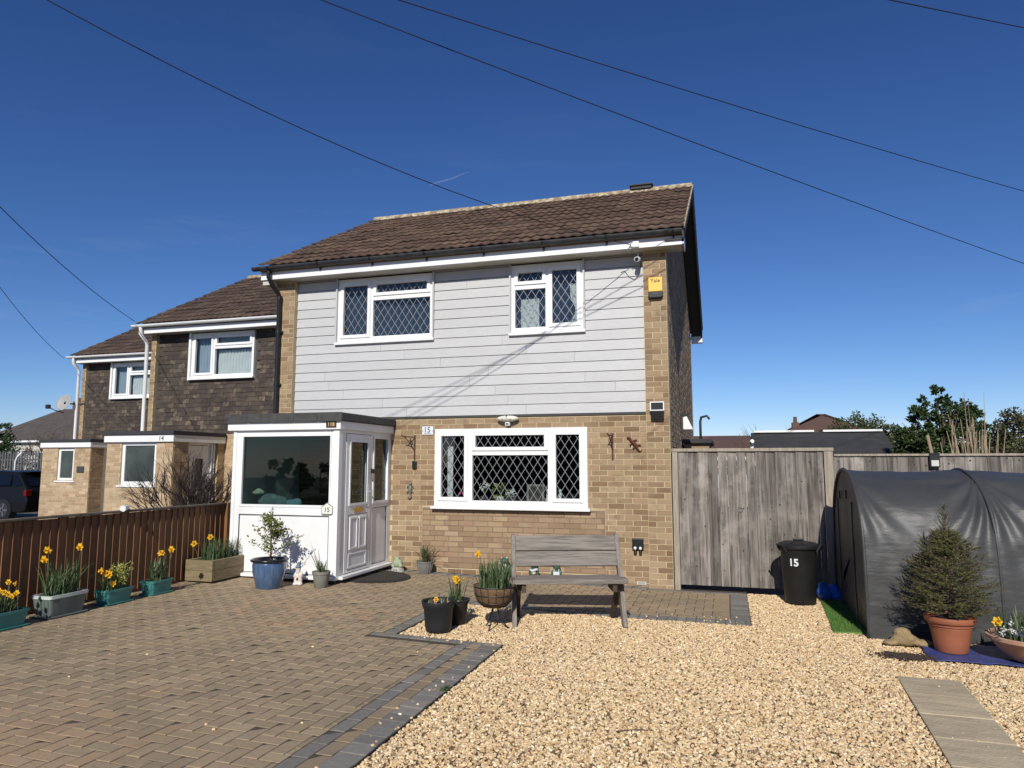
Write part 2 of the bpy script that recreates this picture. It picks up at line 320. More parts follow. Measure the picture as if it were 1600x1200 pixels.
def seen(p):
    """rough size in view, for choosing which repeats stay single"""
    q = cam_inv @ Vector(p)
    if q.z > -0.2: return -1
    x, y = -q.x / q.z * F_PX, -q.y / q.z * F_PX
    return (1.0 if abs(x) < 830 and abs(y) < 630 else 0.001) / -q.z
def pieces(name, me, mat, parent, items, limit=300, rest=None, shift=(0, 0, 0)):
    """items: (loc, rot, scale). The largest in view become objects, the others one joined part."""
    if mat and not me.materials: me.materials.append(mat)
    order = sorted(items, key=lambda t: -seen((t[0][0] + shift[0], t[0][1] + shift[1], t[0][2])))
    for l, r, s in order[:limit]: inst(name, me, mat, parent, l, r, s)
    if len(order) > limit:
        vs = [v.co.copy() for v in me.vertices]; fs = [tuple(p.vertices) for p in me.polygons]; mb = MB()
        from mathutils import Euler
        for l, r, s in order[limit:]:
            mt = Matrix.LocRotScale(Vector(l), Euler(r), Vector(s)); mb.add([mt @ v for v in vs], fs)
        mb.build(rest or name + 's', mat, parent, kind='stuff')
def text(name, s, size, loc, rot, mat, parent, extrude=0.002, align='CENTER', sx=1.0):
    c = bpy.data.curves.new(name, 'FONT'); c.body = s; c.size = size; c.extrude = extrude; c.align_x = align; c.align_y = 'CENTER'; c.resolution_u = 3; c.fill_mode = 'BOTH'
    t = bpy.data.objects.new('tmp', c); COL.objects.link(t); dg = bpy.context.evaluated_depsgraph_get()
    me = bpy.data.meshes.new_from_object(t.evaluated_get(dg)); bpy.data.objects.remove(t, do_unlink=True)
    me.name = name; me.materials.clear(); me.materials.append(mat)
    return inst(name, me, mat, parent, loc, rot, (sx, 1, 1))
def structure(o): o['kind'] = 'structure'; return o
SLOPE = 0.024
def g(x): return min(0.16, max(0.0, SLOPE * (-1.0 - x)))

# ================================================================== SETTING: ground, gravel, paving
mb = MB(); mb.add([(-400, -60, -0.06), (400, -60, -0.06), (400, 900, -0.06), (-400, 900, -0.06)], [(0, 1, 2, 3)])
structure(mb.build('ground', m_ground))

def sheet(rects, z, n=1):
    mb = MB()
    for x0, x1, y0, y1 in rects:
        xs = [x0] + [t for t in (-1.0,) if x0 < t < x1] + [x1]
        for a, b in zip(xs, xs[1:]):
            mb.add([(a, y0, g(a) + z), (b, y0, g(b) + z), (b, y1, g(b) + z), (a, y1, g(a) + z)], [(0, 1, 2, 3)])
    return mb
# gravel bed: one sheet, and loose stones scattered over it
GRAV = [(-1.965, 4.8, 1.2, 6.30), (-3.03, 4.8, 6.30, 7.86), (0.19, 4.8, 7.86, 9.75)]
gb = structure(sheet(GRAV, -0.008).build('gravel_bed', m_gravbase))
from mathutils import noise as mnoise
def relief(rects, z, c=0.12):
    mb = MB()
    for x0, x1, y0, y1 in rects:
        nx, ny = max(1, int((x1 - x0) / c)), max(1, int((y1 - y0) / c)); b0 = len(mb.v)
        for i in range(nx + 1):
            for j in range(ny + 1):
                x, y = x0 + (x1 - x0) * i / nx, y0 + (y1 - y0) * j / ny; e = min(1, min(x - x0, y1 - y, y - y0) / 0.3) if x < 1 else 0.4
                mb.v.append((x, y, g(x) + z + e * (0.010 * mnoise.noise(Vector((x * 1.7, y * 1.7, 0))) + 0.006 * mnoise.noise(Vector((x * 4.5, y * 4.5, 5))))))
        for i in range(nx):
            for j in range(ny): a = b0 + i * (ny + 1) + j; mb.f.append((a, a + ny + 1, a + ny + 2, a + 1))
    return mb
stones = relief([(-1.955, 2.75, 2.2, 6.29), (-3.0, 2.75, 6.31, 7.84), (0.20, 1.35, 7.86, 9.72)], 0.0).build('gravel', m_pebble, kind='stuff')
tag(stones, 'loose golden gravel covering the front garden', 'gravel')
gn = bpy.data.node_groups.new('scatter_stones', 'GeometryNodeTree')
gn.interface.new_socket('Geometry', in_out='INPUT', socket_type='NodeSocketGeometry'); gn.interface.new_socket('Geometry', in_out='OUTPUT', socket_type='NodeSocketGeometry')
gi = gn.nodes.new('NodeGroupInput'); go = gn.nodes.new('NodeGroupOutput')
dp = gn.nodes.new('GeometryNodeDistributePointsOnFaces'); dp.inputs['Density'].default_value = 3900; dp.inputs['Seed'].default_value = 3
ico = gn.nodes.new('GeometryNodeMeshIcoSphere'); ico.inputs['Radius'].default_value = 0.0098; ico.inputs['Subdivisions'].default_value = 2
sp = gn.nodes.new('GeometryNodeSetPosition'); gnz = gn.nodes.new('ShaderNodeTexNoise'); gnz.inputs['Scale'].default_value = 95.0; gnz.inputs['Detail'].default_value = 1
vsb = gn.nodes.new('ShaderNodeVectorMath'); vsb.operation = 'SUBTRACT'; vsb.inputs[1].default_value = (0.5, 0.5, 0.5)
vsc = gn.nodes.new('ShaderNodeVectorMath'); vsc.operation = 'SCALE'; vsc.inputs['Scale'].default_value = 0.011
gm = gn.nodes.new('GeometryNodeSetMaterial'); gm.inputs['Material'].default_value = m_pebble
ip = gn.nodes.new('GeometryNodeInstanceOnPoints')
rr = gn.nodes.new('FunctionNodeRandomValue'); rr.data_type = 'FLOAT_VECTOR'; rr.inputs['Min'].default_value = (-0.5, -0.5, 0); rr.inputs['Max'].default_value = (0.5, 0.5, 6.28)
rs = gn.nodes.new('FunctionNodeRandomValue'); rs.data_type = 'FLOAT_VECTOR'; rs.inputs['Min'].default_value = (0.65, 0.45, 0.4); rs.inputs['Max'].default_value = (1.5, 1.05, 1.0); rs.inputs['Seed'].default_value = 5
GL = gn.links.new
GL(gi.outputs[0], dp.inputs['Mesh']); GL(dp.outputs['Points'], ip.inputs['Points'])
GL(gnz.outputs['Color'], vsb.inputs[0]); GL(vsb.outputs[0], vsc.inputs[0]); GL(vsc.outputs[0], sp.inputs['Offset'])
GL(ico.outputs['Mesh'], sp.inputs['Geometry']); GL(sp.outputs[0], gm.inputs['Geometry']); GL(gm.outputs[0], ip.inputs['Instance'])
GL(rr.outputs[0], ip.inputs['Rotation']); GL(rs.outputs[0], ip.inputs['Scale']); GL(ip.outputs[0], go.inputs[0])
md = stones.modifiers.new('scatter', 'NODES'); md.node_group = gn

# a few stones kicked out over the edging and the drive
spill = sheet([(-2.14, -1.97, 2.4, 6.28), (-2.9, -1.9, 6.20, 6.29), (-0.9, 0.19, 7.88, 8.2), (1.09, 1.62, 4.2, 6.25)], 0.012).build('scattered_stones', m_pebble, kind='stuff'); tag(spill, 'stray gravel stones lying on the charcoal edging', 'gravel')
gn2 = gn.copy(); [n_ for n_ in gn2.nodes if n_.bl_idname == 'GeometryNodeDistributePointsOnFaces'][0].inputs['Density'].default_value = 55
md2 = spill.modifiers.new('scatter', 'NODES'); md2.node_group = gn2
spill2 = sheet([(-6.4, -2.4, 2.4, 6.0)], 0.009).build('scattered_stones', m_pebble, kind='stuff'); tag(spill2, 'sparse stray gravel stones scattered over the block paved drive', 'gravel')
gn3 = gn.copy(); [n_ for n_ in gn3.nodes if n_.bl_idname == 'GeometryNodeDistributePointsOnFaces'][0].inputs['Density'].default_value = 1.2
md3 = spill2.modifiers.new('scatter', 'NODES'); md3.node_group = gn3

lit = MB()
for i in range(150):
    x, y = rnd.uniform(-1.8, 2.4), 2.6 + 5.0 * rnd.random(); s_ = rnd.uniform(0.006, 0.016); a = rnd.uniform(0, 6.28); z = 0.014
    c_, d_ = math.cos(a) * s_, math.sin(a) * s_
    lit.add([(x - c_, y - d_, z), (x - d_ * 0.5, y + c_ * 0.5, z + 0.004), (x + c_, y + d_, z + 0.003), (x + d_ * 0.5, y - c_ * 0.5, z + 0.006)], [(0, 1, 2), (0, 2, 3)])
tag(lit.build('fallen_leaves', M('dry_dark_leaf', (0.07, 0.05, 0.035), (0.13, 0.085, 0.05), nscale=20, rough=0.9, rnd_v=0.5), kind='stuff'), 'small dark dry leaves scattered over the gravel', 'leaves')
# block paving
def block_mesh(w, d, name):
    h, c = 0.05, 0.0018; mb = MB()
    x, y = w / 2, d / 2
    lo = [(-x, -y, -h), (x, -y, -h), (x, y, -h), (-x, y, -h)]; mi = [(-x, -y, -c), (x, -y, -c), (x, y, -c), (-x, y, -c)]
    hi = [(-x + c, -y + c, 0), (x - c, -y + c, 0), (x - c, y - c, 0), (-x + c, y - c, 0)]
    f = [(8, 9, 10, 11)]
    for k in range(4):
        k2 = (k + 1) % 4; f += [(k, k2, 4 + k2, 4 + k), (4 + k, 4 + k2, 8 + k2, 8 + k)]
    mb.add(lo + mi + hi, f); return mb.mesh(name)
JT = 0.0065
blk = block_mesh(0.2 - JT, 0.1 - JT, 'paving_block')
def put(items, x0, x1, y0, y1, dz=0.0):
    w, d = x1 - x0 - JT, y1 - y0 - JT
    if w < 0.03 or d < 0.03: return
    cx, cy = (x0 + x1) / 2, (y0 + y1) / 2
    tilt = math.atan(SLOPE) if cx < -1.0 else 0
    j = lambda s: rnd.gauss(0, s)
    if w >= d: items.append(((cx, cy, g(cx) + 0.006 + dz + j(0.0006)), (j(0.003), tilt + j(0.003), j(0.008)), (w / (0.2 - JT), d / (0.1 - JT), 1)))
    else: items.append(((cx, cy, g(cx) + 0.006 + dz + j(0.0006)), (j(0.003), tilt + j(0.003), R(90) + j(0.008)), (d / (0.2 - JT), w / (0.1 - JT), 1)))
def herring(items, X0, X1, Y0, Y1, cuts=()):
    u = 0.1
    for ix in range(int(X0 / u) - 3, int(X1 / u) + 4):
        for iy in range(int(Y0 / u) - 3, int(Y1 / u) + 4):
            s = (ix - iy) % 4
            if s == 0: r = [ix * u, ix * u + 0.2, iy * u, iy * u + 0.1]
            elif s == 3: r = [ix * u, ix * u + 0.1, iy * u, iy * u + 0.2]
            else: continue
            r = [max(r[0], X0), min(r[1], X1), max(r[2], Y0), min(r[3], Y1)]
            if r[1] - r[0] < 0.035 or r[3] - r[2] < 0.035: continue
            if any(c[0] < (r[0] + r[1]) / 2 < c[1] and c[2] < (r[2] + r[3]) / 2 < c[3] for c in cuts): continue
            put(items, *r)
drive = structure(sheet([(-6.74, -1.97, 0.6, 6.29), (-6.74, -3.02, 6.29, 9.84), (-3.02, 0.19, 7.86, 9.84)], 0.003).build('driveway', m_joint))
tan, red = [], []
allb = []
PORCH = (-6.52, -4.86, 8.30, 9.9)
herring(allb, -6.72, -2.36, 2.2, 6.10)
herring(allb, -6.72, -3.26, 6.10, 9.60, [PORCH])
herring(allb, -3.26, -0.10, 8.19, 9.60)
for it in allb:
    x, y = it[0][0], it[0][1]
    q = math.sin(x * 1.3 + 0.6) + math.sin(y * 1.1 - 1.0) - 0.25 * (x + 4.6)
    (red if q + rnd.gauss(0, 0.45) > 0.75 and x < -3.2 and y < 7.2 else tan).append(it)
pieces('paving_block', blk, m_pave, drive, tan, 190, 'paving_blocks')
blk2 = block_mesh(0.2 - JT, 0.1 - JT, 'paving_block_rosy'); pieces('paving_block', blk2, m_pavered, drive, red, 110, 'paving_blocks')
bord, bt = [], []
y = 1.4
while y < 6.15:
    put(bord, -2.36, -2.25, y, min(y + 0.2, 6.18)); put(bt, -2.25, -2.14, y + 0.07, min(y + 0.27, 6.18)); y += 0.2
y = 1.4
while y < 6.28:
    put(bord, -2.14, -1.97, y, min(y + 0.13, 6.285), rnd.uniform(0, 0.008)); y += 0.13
x = -3.25
while x < -2.2:                       # step of the paved area, charcoal edge towards the gravel bay
    put(bord, x, min(x + 0.2, -2.14), 6.18, 6.285); x += 0.2
y = 6.30
while y < 7.85:
    put(bord, -3.16, -3.03, y, min(y + 0.2, 7.85)); put(bt, -3.26, -3.16, y, min(y + 0.2, 7.85)); y += 0.2
x = -3.16
while x < 0.18:                       # front edge of the path along the house
    put(bord, x, min(x + 0.1, 0.19), 7.86, 8.06); x += 0.1
x = -3.16
while x < -0.01:
    put(bt, x, min(x + 0.2, -0.01), 8.07, 8.18); x += 0.2
y = 8.06
while y < 9.6:
    put(bord, -0.01, 0.19, y, y + 0.1); put(bt, -0.12, -0.015, y, y + 0.1); y += 0.1
x = -4.85
while x < 0.18:
    put(bord, x, min(x + 0.2, 0.19), 9.61, 9.71 if x > -1.0 else 9.835); x += 0.2
blk3 = block_mesh(0.2 - JT, 0.1 - JT, 'border_block'); pieces('border_block', blk3, m_charc, drive, bord, 200, 'border_blocks')
blk4 = block_mesh(0.2 - JT, 0.1 - JT, 'tan_border_block'); pieces('tan_border_block', blk4, m_pave, drive, bt, 100, 'tan_border_blocks')

# ================================================================== HOUSES
BRK = MB().box(-0.1065, 0.1065, -0.02, 0.02, -0.0325, 0.0325).mesh('brick')
BRK2 = BRK.copy(); BRK3 = BRK.copy(); BRK4 = BRK.copy()
def courses(a0, a1, z0, z1, holes=(), bond=0.5, phase=0.0, lim=None, L=0.225, C=0.075):
    """stretcher courses on one wall: (centre along wall, z, width)"""
    res = []; k = 0; z = z0 + C / 2
    while z < z1 - 0.02:
        lo, hi = (a0, a1) if lim is None else lim(z)
        cut = sorted((h[0], h[1]) for h in holes if h[2] - 0.01 < z < h[3] + 0.01); spans = []; c = lo
        for p, q in cut:
            if p > c: spans.append((c, min(p, hi)))
            c = max(c, q)
        if c < hi: spans.append((c, hi))
        off = phase + (bond * L if k % 2 else 0.0)
        for p, q in spans:
            i = math.floor((p - off) / L)
            while off + i * L < q:
                s, e = max(p, off + i * L), min(q, off + (i + 1) * L)
                if e - s > 0.04: res.append(((s + e) / 2, z, e - s - 0.011))
                i += 1
        z += C; k += 1
    return res
def bricks_x(cs, yf, proud=0.004):
    return [((x, yf + 0.02 - proud + rnd.gauss(0, 0.0012), z), (rnd.gauss(0, 0.006), 0, 0), (wd / 0.213, 1, 1)) for x, z, wd in cs]
def bricks_y(cs, xf, sgn=1, proud=0.004):
    return [((xf - sgn * (0.02 - proud) + rnd.gauss(0, 0.0012), y, z), (0, 0, R(90)), (wd / 0.213, 1, 1)) for y, z, wd in cs]

def lattice(mb, x0, x1, z0, z1, y, px=0.122, pz=0.185, wd=0.0065):
    """diamond leading: strips clipped to the pane"""
    for sg in (1, -1):
        k0, k1 = -60, 60
        for k in range(k0, k1):
            # line: x/px + sg*z/pz = k  (relative to pane corner)
            pts = []
            for X in (x0, x1):
                zz = sg * pz * (k - (X - x0) / px) + z0
                if z0 <= zz <= z1: pts.append((X, zz))
            for Z in (z0, z1):
                xx = px * (k - sg * (Z - z0) / pz) + x0
                if x0 < xx < x1: pts.append((xx, Z))
            if len(pts) >= 2:
                a, b = min(pts), max(pts)
                if (a[0] - b[0]) ** 2 + (a[1] - b[1]) ** 2 > 1e-4: mb.bar((a[0], y - 0.001 * sg, a[1]), (b[0], y - 0.001 * sg, b[1]), 0.003, wd, up=(0, 0, 1))
def window(par, x0, x1, z0, z1, yf, cells, lead=True, sill=True, gmat=None, fw_mat=None, sillw=0.04, name='window', label=None):
    """frame with openings, opening lights, panes, leading, sill; yf = front of the frame"""
    fm = fw_mat or m_white
    fr = MB().holes(x0, x1, z0, z1, yf, yf + 0.07, [c[:4] for c in cells]).build(name, fm, par, bevel=0.004, label=label)
    for cx0, cx1, cz0, cz1, sash in cells:
        ix = 0.0
        if sash:
            ix = 0.035
            MB().holes(cx0 - 0.018, cx1 + 0.018, cz0 - 0.018, cz1 + 0.018, yf - 0.018, yf + 0.04, [(cx0 + ix, cx1 - ix, cz0 + ix, cz1 - ix)]).build('opening_light', fm, fr, bevel=0.004)
        gx0, gx1, gz0, gz1 = cx0 + ix, cx1 - ix, cz0 + ix, cz1 - ix
        MB().box(gx0 - 0.008, gx1 + 0.008, yf + 0.026, yf + 0.032, gz0 - 0.008, gz1 + 0.008).build('pane', gmat or m_glass, fr)
        if lead:
            lm = MB(); lattice(lm, gx0 + 0.002, gx1 - 0.002, gz0 + 0.002, gz1 - 0.002, yf + 0.021); lm.build('lead_lattice', m_lead, fr)
    if sill: MB().box(x0 - sillw * 0.7, x1 + sillw * 0.7, yf - 0.055, yf + 0.05, z0 - 0.042, z0 - 0.001).build('sill', fm, fr, bevel=0.006)
    return fr

# roof tile: two rolls, thick lower edge
def tile_mesh(name):
    mb = MB(); n = 12; W, Ln, th = 0.31, 0.42, 0.016
    def prof(t): return 0.017 * (0.5 + 0.5 * math.cos(t * 4 * math.pi))
    top = []; bot = []
    for i in range(n + 1):
        t = i / n; x = (t - 0.5) * W; z = prof(t)
        top.append([(x, 0, z + 0.028), (x, Ln, z)]); bot.append((x, 0.002, z + 0.028 - th))
    vs = []; fs = []
    for a, b in zip(top, bot): vs += [a[0], a[1], b]
    for i in range(n):
        k = 3 * i; fs += [(k, k + 3, k + 4, k + 1), (k + 2, k + 5, k + 3, k)]
    mb.add(vs, fs); mb.add([top[0][0], top[0][1], bot[0], top[n][0], top[n][1], bot[n]], [(0, 1, 2), (3, 5, 4)])
    return mb.mesh(name)
EY, EZ, RY, RZ = 9.45, 4.775, 13.33, 6.85
RANG = math.atan2(RZ - EZ, RY - EY); RLEN = math.hypot(RZ - EZ, RY - EY)
HB = (-3.8, 9.741, 0.0)
def roofline(y): return EZ + (y - EY) * math.tan(RANG) if y < RY else RZ - (y - RY) * math.tan(RANG)

def house(label, dx, dy, main):
    B = (HB[0], HB[1], 0)
    h = root('brick_house' if main else 'terraced_house', label, 'house', (B[0] + dx, B[1] + dy, 0)); ORG[h.name] = B
    sh = (dx, dy, 0)
    XL, XR = (-6.90, -0.711) if main else (-6.92, -1.34)
    YB = 16.9
    # ---- openings in our-house coordinates
    W1 = (-5.845, -4.208, 3.545, 4.56); W2 = (-2.965, -1.882, 3.545, 4.56); GW = (-4.14, -1.85, 1.03, 2.155)
    if not main: W2 = None
    # ---- lower front wall: mortar body with bricks laid on it
    PX0, PX1 = (-6.585 if main else -6.79), (-1.025 if main else -1.34)
    low = MB().holes(PX0, PX1, -0.05, 2.42, 9.846, 10.05, [GW] if main else [])
    wall = low.build('front_wall', m_mortar, h)
    if main:
        MB().holes(-4.34, -1.62, 0.14, 1.0, 9.8445, 9.86, []).build('infill_panel', m_mortar2, wall)
        INF = (-4.34, -1.62, 0.13, 0.985)
        cs = courses(-4.87, PX1, -0.02, 2.36, [GW, INF])
        pieces('brick', BRK, m_brick, wall, bricks_x(cs, 9.846), 230, 'brick_courses', sh)
        ci = courses(INF[0] + 0.006, INF[1] - 0.006, 0.143, 0.985, [], bond=0.33, phase=0.06)
        pieces('brick', BRK2, m_pinkbrick, wall, bricks_x(ci, 9.8445, 0.005), 160, 'brick_courses', sh)
        pieces('brick', BRK.copy(), m_brick, wall, bricks_x(courses(PX0, -4.875, 0.0, 2.3), 9.846), 0, 'brick_courses', sh)
    else:
        pieces('brick', BRK4, m_paleb, wall, bricks_x(courses(-4.9, -3.2, 0.3, 2.33), 9.846), 0, 'brick_courses', sh)
    # ---- piers (stand proud of the cladding)
    for nm, a, b in (('pier', XL, PX0),) + ((('pier', PX1, XR),) if main else ()):
        p = MB().box(a, b, 9.7465, 10.0, -0.05 if a > -2 else 0.0, 4.60).build(nm, m_mortar, h)
        cs = courses(a, b, -0.02, 4.585, [(a, b, 0, 2.3)] if (a < -2 and main) else ([(a, b, 0, 2.0)] if not main else []), phase=a)
        pieces('brick', BRK3 if main else BRK4, m_brick, p, bricks_x(cs, 9.7465), 110 if main else 0, 'brick_courses', sh)
    # ---- gable and other walls
    if main:
        gab = MB().prism([(XR - 0.006, 10.0, -0.05), (XR - 0.006, YB, -0.05), (XR - 0.006, YB, 4.62), (XR - 0.006, RY, RZ - 0.10), (XR - 0.006, 10.0, roofline(10.0) - 0.12)], (-0.22, 0, 0)).build('gable_wall', m_mortar, h)
        def lim(z):
            lo, hi = 9.76, YB
            if z > 4.6: lo = max(lo, EY + (z + 0.14 - EZ) / math.tan(RANG)); hi = min(hi, RY + (RZ - z - 0.14) / math.tan(RANG))
            return lo, max(lo, hi)
        pieces('brick', BRK4, m_brick, gab, bricks_y(courses(9.75, YB, 0.0, 6.7, lim=lim), XR - 0.006), 60, 'brick_courses', sh)
    else:
        MB().box(XR - 0.2, XR, 10.0, YB, -0.05, 4.6).build('side_wall', m_paleb, h)
    MB().prism([(XL, 10.0, 0), (XL, YB, 0), (XL, YB, 4.62), (XL, RY, RZ - 0.1), (XL, 10.0, roofline(10.0) - 0.12)], (0.2, 0, 0)).build('side_wall', m_paleb, h)
    MB().box(XL, XR, YB, YB + 0.2, -0.05, 4.6).build('rear_wall', m_mortar, h)
    # rooms behind the windows
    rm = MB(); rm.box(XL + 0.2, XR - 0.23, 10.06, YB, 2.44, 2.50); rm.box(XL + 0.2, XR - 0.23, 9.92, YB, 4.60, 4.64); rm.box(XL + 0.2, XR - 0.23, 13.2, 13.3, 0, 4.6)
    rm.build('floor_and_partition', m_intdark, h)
    # ---- upper front wall and its facing
    holes = [W1] + ([W2] if W2 else [])
    MB().holes(PX0, PX1, 2.42, 4.60, 9.862, 10.0, holes).build('upper_wall', m_darkgap, h)
    if main:
        cl = MB().holes(PX0, PX1, 2.352, 4.585, 9.852, 9.8615, [(a - 0.02, b + 0.02, c - 0.02, d) for a, b, c, d in holes]).build('cladding', m_darkgap, h)
        row = 0; z = 2.345
        while z < 4.575:
            zt = min(z + 0.147, 4.582); cut = sorted((q[0] - 0.022, q[1] + 0.022) for q in holes if q[2] - 0.025 < (z + zt) / 2 + 0.03)
            spans = []; c = PX0 + 0.003
            # split courses that straddle the bottom of a window
            for a, b in cut:
                if a > c: spans.append((c, a))
                c = b
            spans.append((c, PX1 - 0.002))
            for a, b in spans:
                js = []; x = a + rnd.uniform(0.5, 2.6)
                while x < b - 0.4: js.append(x); x += rnd.uniform(1.6, 3.0)
                e = [a] + js + [b]
                for p, q in zip(e, e[1:]):
                    bd = MB(); y0, y1 = 9.822, 9.834; d = 0.0015
                    zb = z + 0.0075
                    bd.hexa([(p + d, y0, zb), (q - d, y0, zb), (q - d, 9.852, zb), (p + d, 9.852, zb), (p + d, y1, zt), (q - d, y1, zt), (q - d, 9.852, zt), (p + d, 9.852, zt)])
                    bd.build('cladding_board', m_clad, cl)
            z += 0.147; row += 1
        MB().box(PX0, PX1, 9.826, 9.86, 2.322, 2.346).build('cladding_starter', m_darkgap, cl)
        for q in holes:                                     # trims up each side of the windows
            for xx in (q[0] - 0.022, q[1] - 0.003): MB().box(xx, xx + 0.025, 9.795, 9.86, q[2] - 0.03, 4.57).build('window_trim', m_clad, cl)
    else:
        cl = MB().box(PX0, PX1, 9.85, 9.861, 2.30, 3.5).build('tile_hanging', m_darkgap, h)
        th = MB(); th.hexa([(-0.081, -0.020, 0), (0.081, -0.020, 0), (0.081, 0.0, 0), (-0.081, 0, 0), (-0.081, -0.006, 0.15), (0.081, -0.006, 0.15), (0.081, 0, 0.15), (-0.081, 0, 0.15)])
        tm = th.mesh('hung_tile'); items = []; k = 0; z = 2.30
        while z < 4.5:
            x = PX0 + 0.082 + (0.0825 if k % 2 else 0)
            while x < (-1.4 if dx > -9 else -1.4):
                if not (W1[0] - 0.08 < x < W1[1] + 0.08 and z + 0.1 > W1[2]): items.append(((x, 9.852 + rnd.gauss(0, 0.002), z + rnd.gauss(0, 0.0025)), (rnd.gauss(0, 0.012), rnd.gauss(0, 0.008), 0), (1, 1, 1)))
                x += 0.165
            z += 0.1; k += 1
        pieces('hung_tile', tm, m_hung, cl, items, 300 if dx > -9 else 240, 'hung_tiles', sh)
    # ---- windows
    if main:
        yw = 9.835
        w = window(h, W1[0], W1[1], W1[2], W1[3], yw, [(-5.775, -5.285, 3.625, 4.475, True), (-5.205, -4.275, 4.275, 4.475, True), (-5.225, -4.262, 3.62, 4.19, False)])
        w = window(h, W2[0], W2[1], W2[2], W2[3], yw, [(-2.895, -2.455, 4.275, 4.475, True), (-2.905, -2.445, 3.62, 4.19, False), (-2.375, -1.945, 3.625, 4.475, True)])
        w = window(h, GW[0], GW[1], GW[2], GW[3], 9.80, [(-4.065, -3.635, 1.125, 2.085, True), (-3.53, -2.43, 1.85, 2.085, True), (-3.545, -2.415, 1.115, 1.765, False), (-2.33, -1.925, 1.125, 2.085, True)], sillw=0.055)
    else:
        window(h, W1[0], W1[1], W1[2], 4.56, 9.80, [(-5.775, -5.285, 3.625, 4.475, True), (-5.205, -4.275, 4.275, 4.475, True), (-5.225, -4.262, 3.62, 4.19, False)], lead=False)
        MB().box(W1[0] - 0.06, W1[0] - 0.002, 9.76, 9.86, 3.5, 4.57).build('window_trim', m_white, h)
    # ---- eaves
    fx0, fx1 = (-7.08, -0.475) if main else (-7.10, -1.42)
    MB().box(fx0, fx1, 9.53, 9.552, 4.575, 4.735).build('fascia', m_white, h, bevel=0.003)
    MB().box(fx0 + 0.01, fx1 - 0.01, 9.553, 9.90, 4.585, 4.597).build('soffit', m_soffit, h)
    gm_ = m_gutter if main else m_white
    gt = MB(); prof = []; n = 10; x0, x1 = (-7.17, -0.475) if main else (-7.2, -1.42); gy, gz, gr = 9.455, 4.762, 0.058
    pr = [(gy + gr * math.cos(math.pi + math.pi * i / n), gz + gr * math.sin(math.pi + math.pi * i / n)) for i in range(n + 1)]
    pi_ = [(gy + (gr - 0.006) * math.cos(2 * math.pi - math.pi * i / n), gz + (gr - 0.006) * math.sin(2 * math.pi - math.pi * i / n)) for i in range(n + 1)]
    gt.prism([(x0, a, b) for a, b in pr + pi_], (x1 - x0, 0, 0))
    for xx in (x0 - 0.004, x1): gt.prism([(xx, a, b) for a, b in pr], (0.004, 0, 0))
    gut = gt.build('gutter', gm_, h)
    for i in range(8 if main else 0):
        xx = -6.9 + i * 0.9
        bkt = MB(); q = [(gy + (gr + 0.005) * math.cos(math.pi + math.pi * k / n), gz + (gr + 0.005) * math.sin(math.pi + math.pi * k / n)) for k in range(n + 1)]
        q2 = [(gy + (gr - 0.001) * math.cos(2 * math.pi - math.pi * k / n), gz + (gr - 0.001) * math.sin(2 * math.pi - math.pi * k / n)) for k in range(n + 1)]
        bkt.prism([(xx, a, b) for a, b in q + q2], (0.03, 0, 0)); bkt.box(xx + 0.004, xx + 0.026, 9.50, 9.529, 4.66, 4.72); bkt.build('gutter_bracket', m_blackpl, gut)
    # downpipe with swan neck
    dp_ = MB()
    if main:
        dp_.tube([(-6.89, 9.462, 4.69), (-6.89, 9.462, 4.60), (-6.87, 9.55, 4.47), (-6.83, 9.66, 4.37), (-6.83, 9.685, 4.30), (-6.83, 9.685, 2.30)], 0.034, 12)
        for z in (4.30, 3.75, 2.9): dp_.tube([(-6.83, 9.685, z - 0.02), (-6.83, 9.685, z + 0.02)], 0.041, 12)
        for z in (3.75, 2.9): dp_.box(-6.89, -6.77, 9.69, 9.742, z - 0.015, z + 0.015)
        dp_.build('downpipe', m_blackpl, h, auto=40)
    else:
        dp_.tube([(-6.98, 9.462, 4.71), (-6.98, 9.475, 4.56), (-6.97, 9.60, 4.44), (-6.965, 9.66, 4.36), (-6.965, 9.67, 2.25)], 0.042, 12).build('downpipe', m_white, h, auto=40)
    # ---- roof
    rx0, rx1 = (-7.07, -0.445) if main else (-7.10, -0.6)
    rf = MB(); d = 0.05
    rf.hexa([(rx0 + .03, EY + .06, EZ - d - .03), (rx1 - .03, EY + .06, EZ - d - .03), (rx1 - .03, RY, RZ - d - .03), (rx0 + .03, RY, RZ - d - .03), (rx0 + .03, EY + .06, EZ - .002), (rx1 - .03, EY + .06, EZ - .002), (rx1 - .03, RY, RZ - .005), (rx0 + .03, RY, RZ - .005)])
    rf.hexa([(rx0, RY, RZ - d), (rx1, RY, RZ - d), (rx1, 2 * RY - EY, EZ - d), (rx0, 2 * RY - EY, EZ - d), (rx0, RY, RZ), (rx1, RY, RZ), (rx1, 2 * RY - EY, EZ), (rx0, 2 * RY - EY, EZ)])
    tmat = m_tile if main else m_tile2
    roof = rf.build('roof', tmat, h)
    MB().box(rx0 + 0.02, rx1 - 0.02, EY + 0.012, EY + 0.09, EZ - 0.075, EZ + 0.004).build('tilting_fillet', tmat, roof)
    rows = 13; gauge = (RLEN - 0.03) / rows; cols = 22 if main else 21; tw = (rx1 - rx0) / cols
    tl = tile_mesh('roof_tile'); items = []
    cy, sy = math.cos(RANG), math.sin(RANG)
    for r_ in range(rows):
        for c in range(cols):
            s = r_ * gauge
            items.append(((rx0 + (c + 0.5) * tw + rnd.gauss(0, 0.002), EY + s * cy, EZ + s * sy + rnd.gauss(0, 0.003)), (RANG + rnd.gauss(0, 0.008), rnd.gauss(0, 0.008), rnd.gauss(0, 0.006)), (tw / 0.306, 1, 1)))
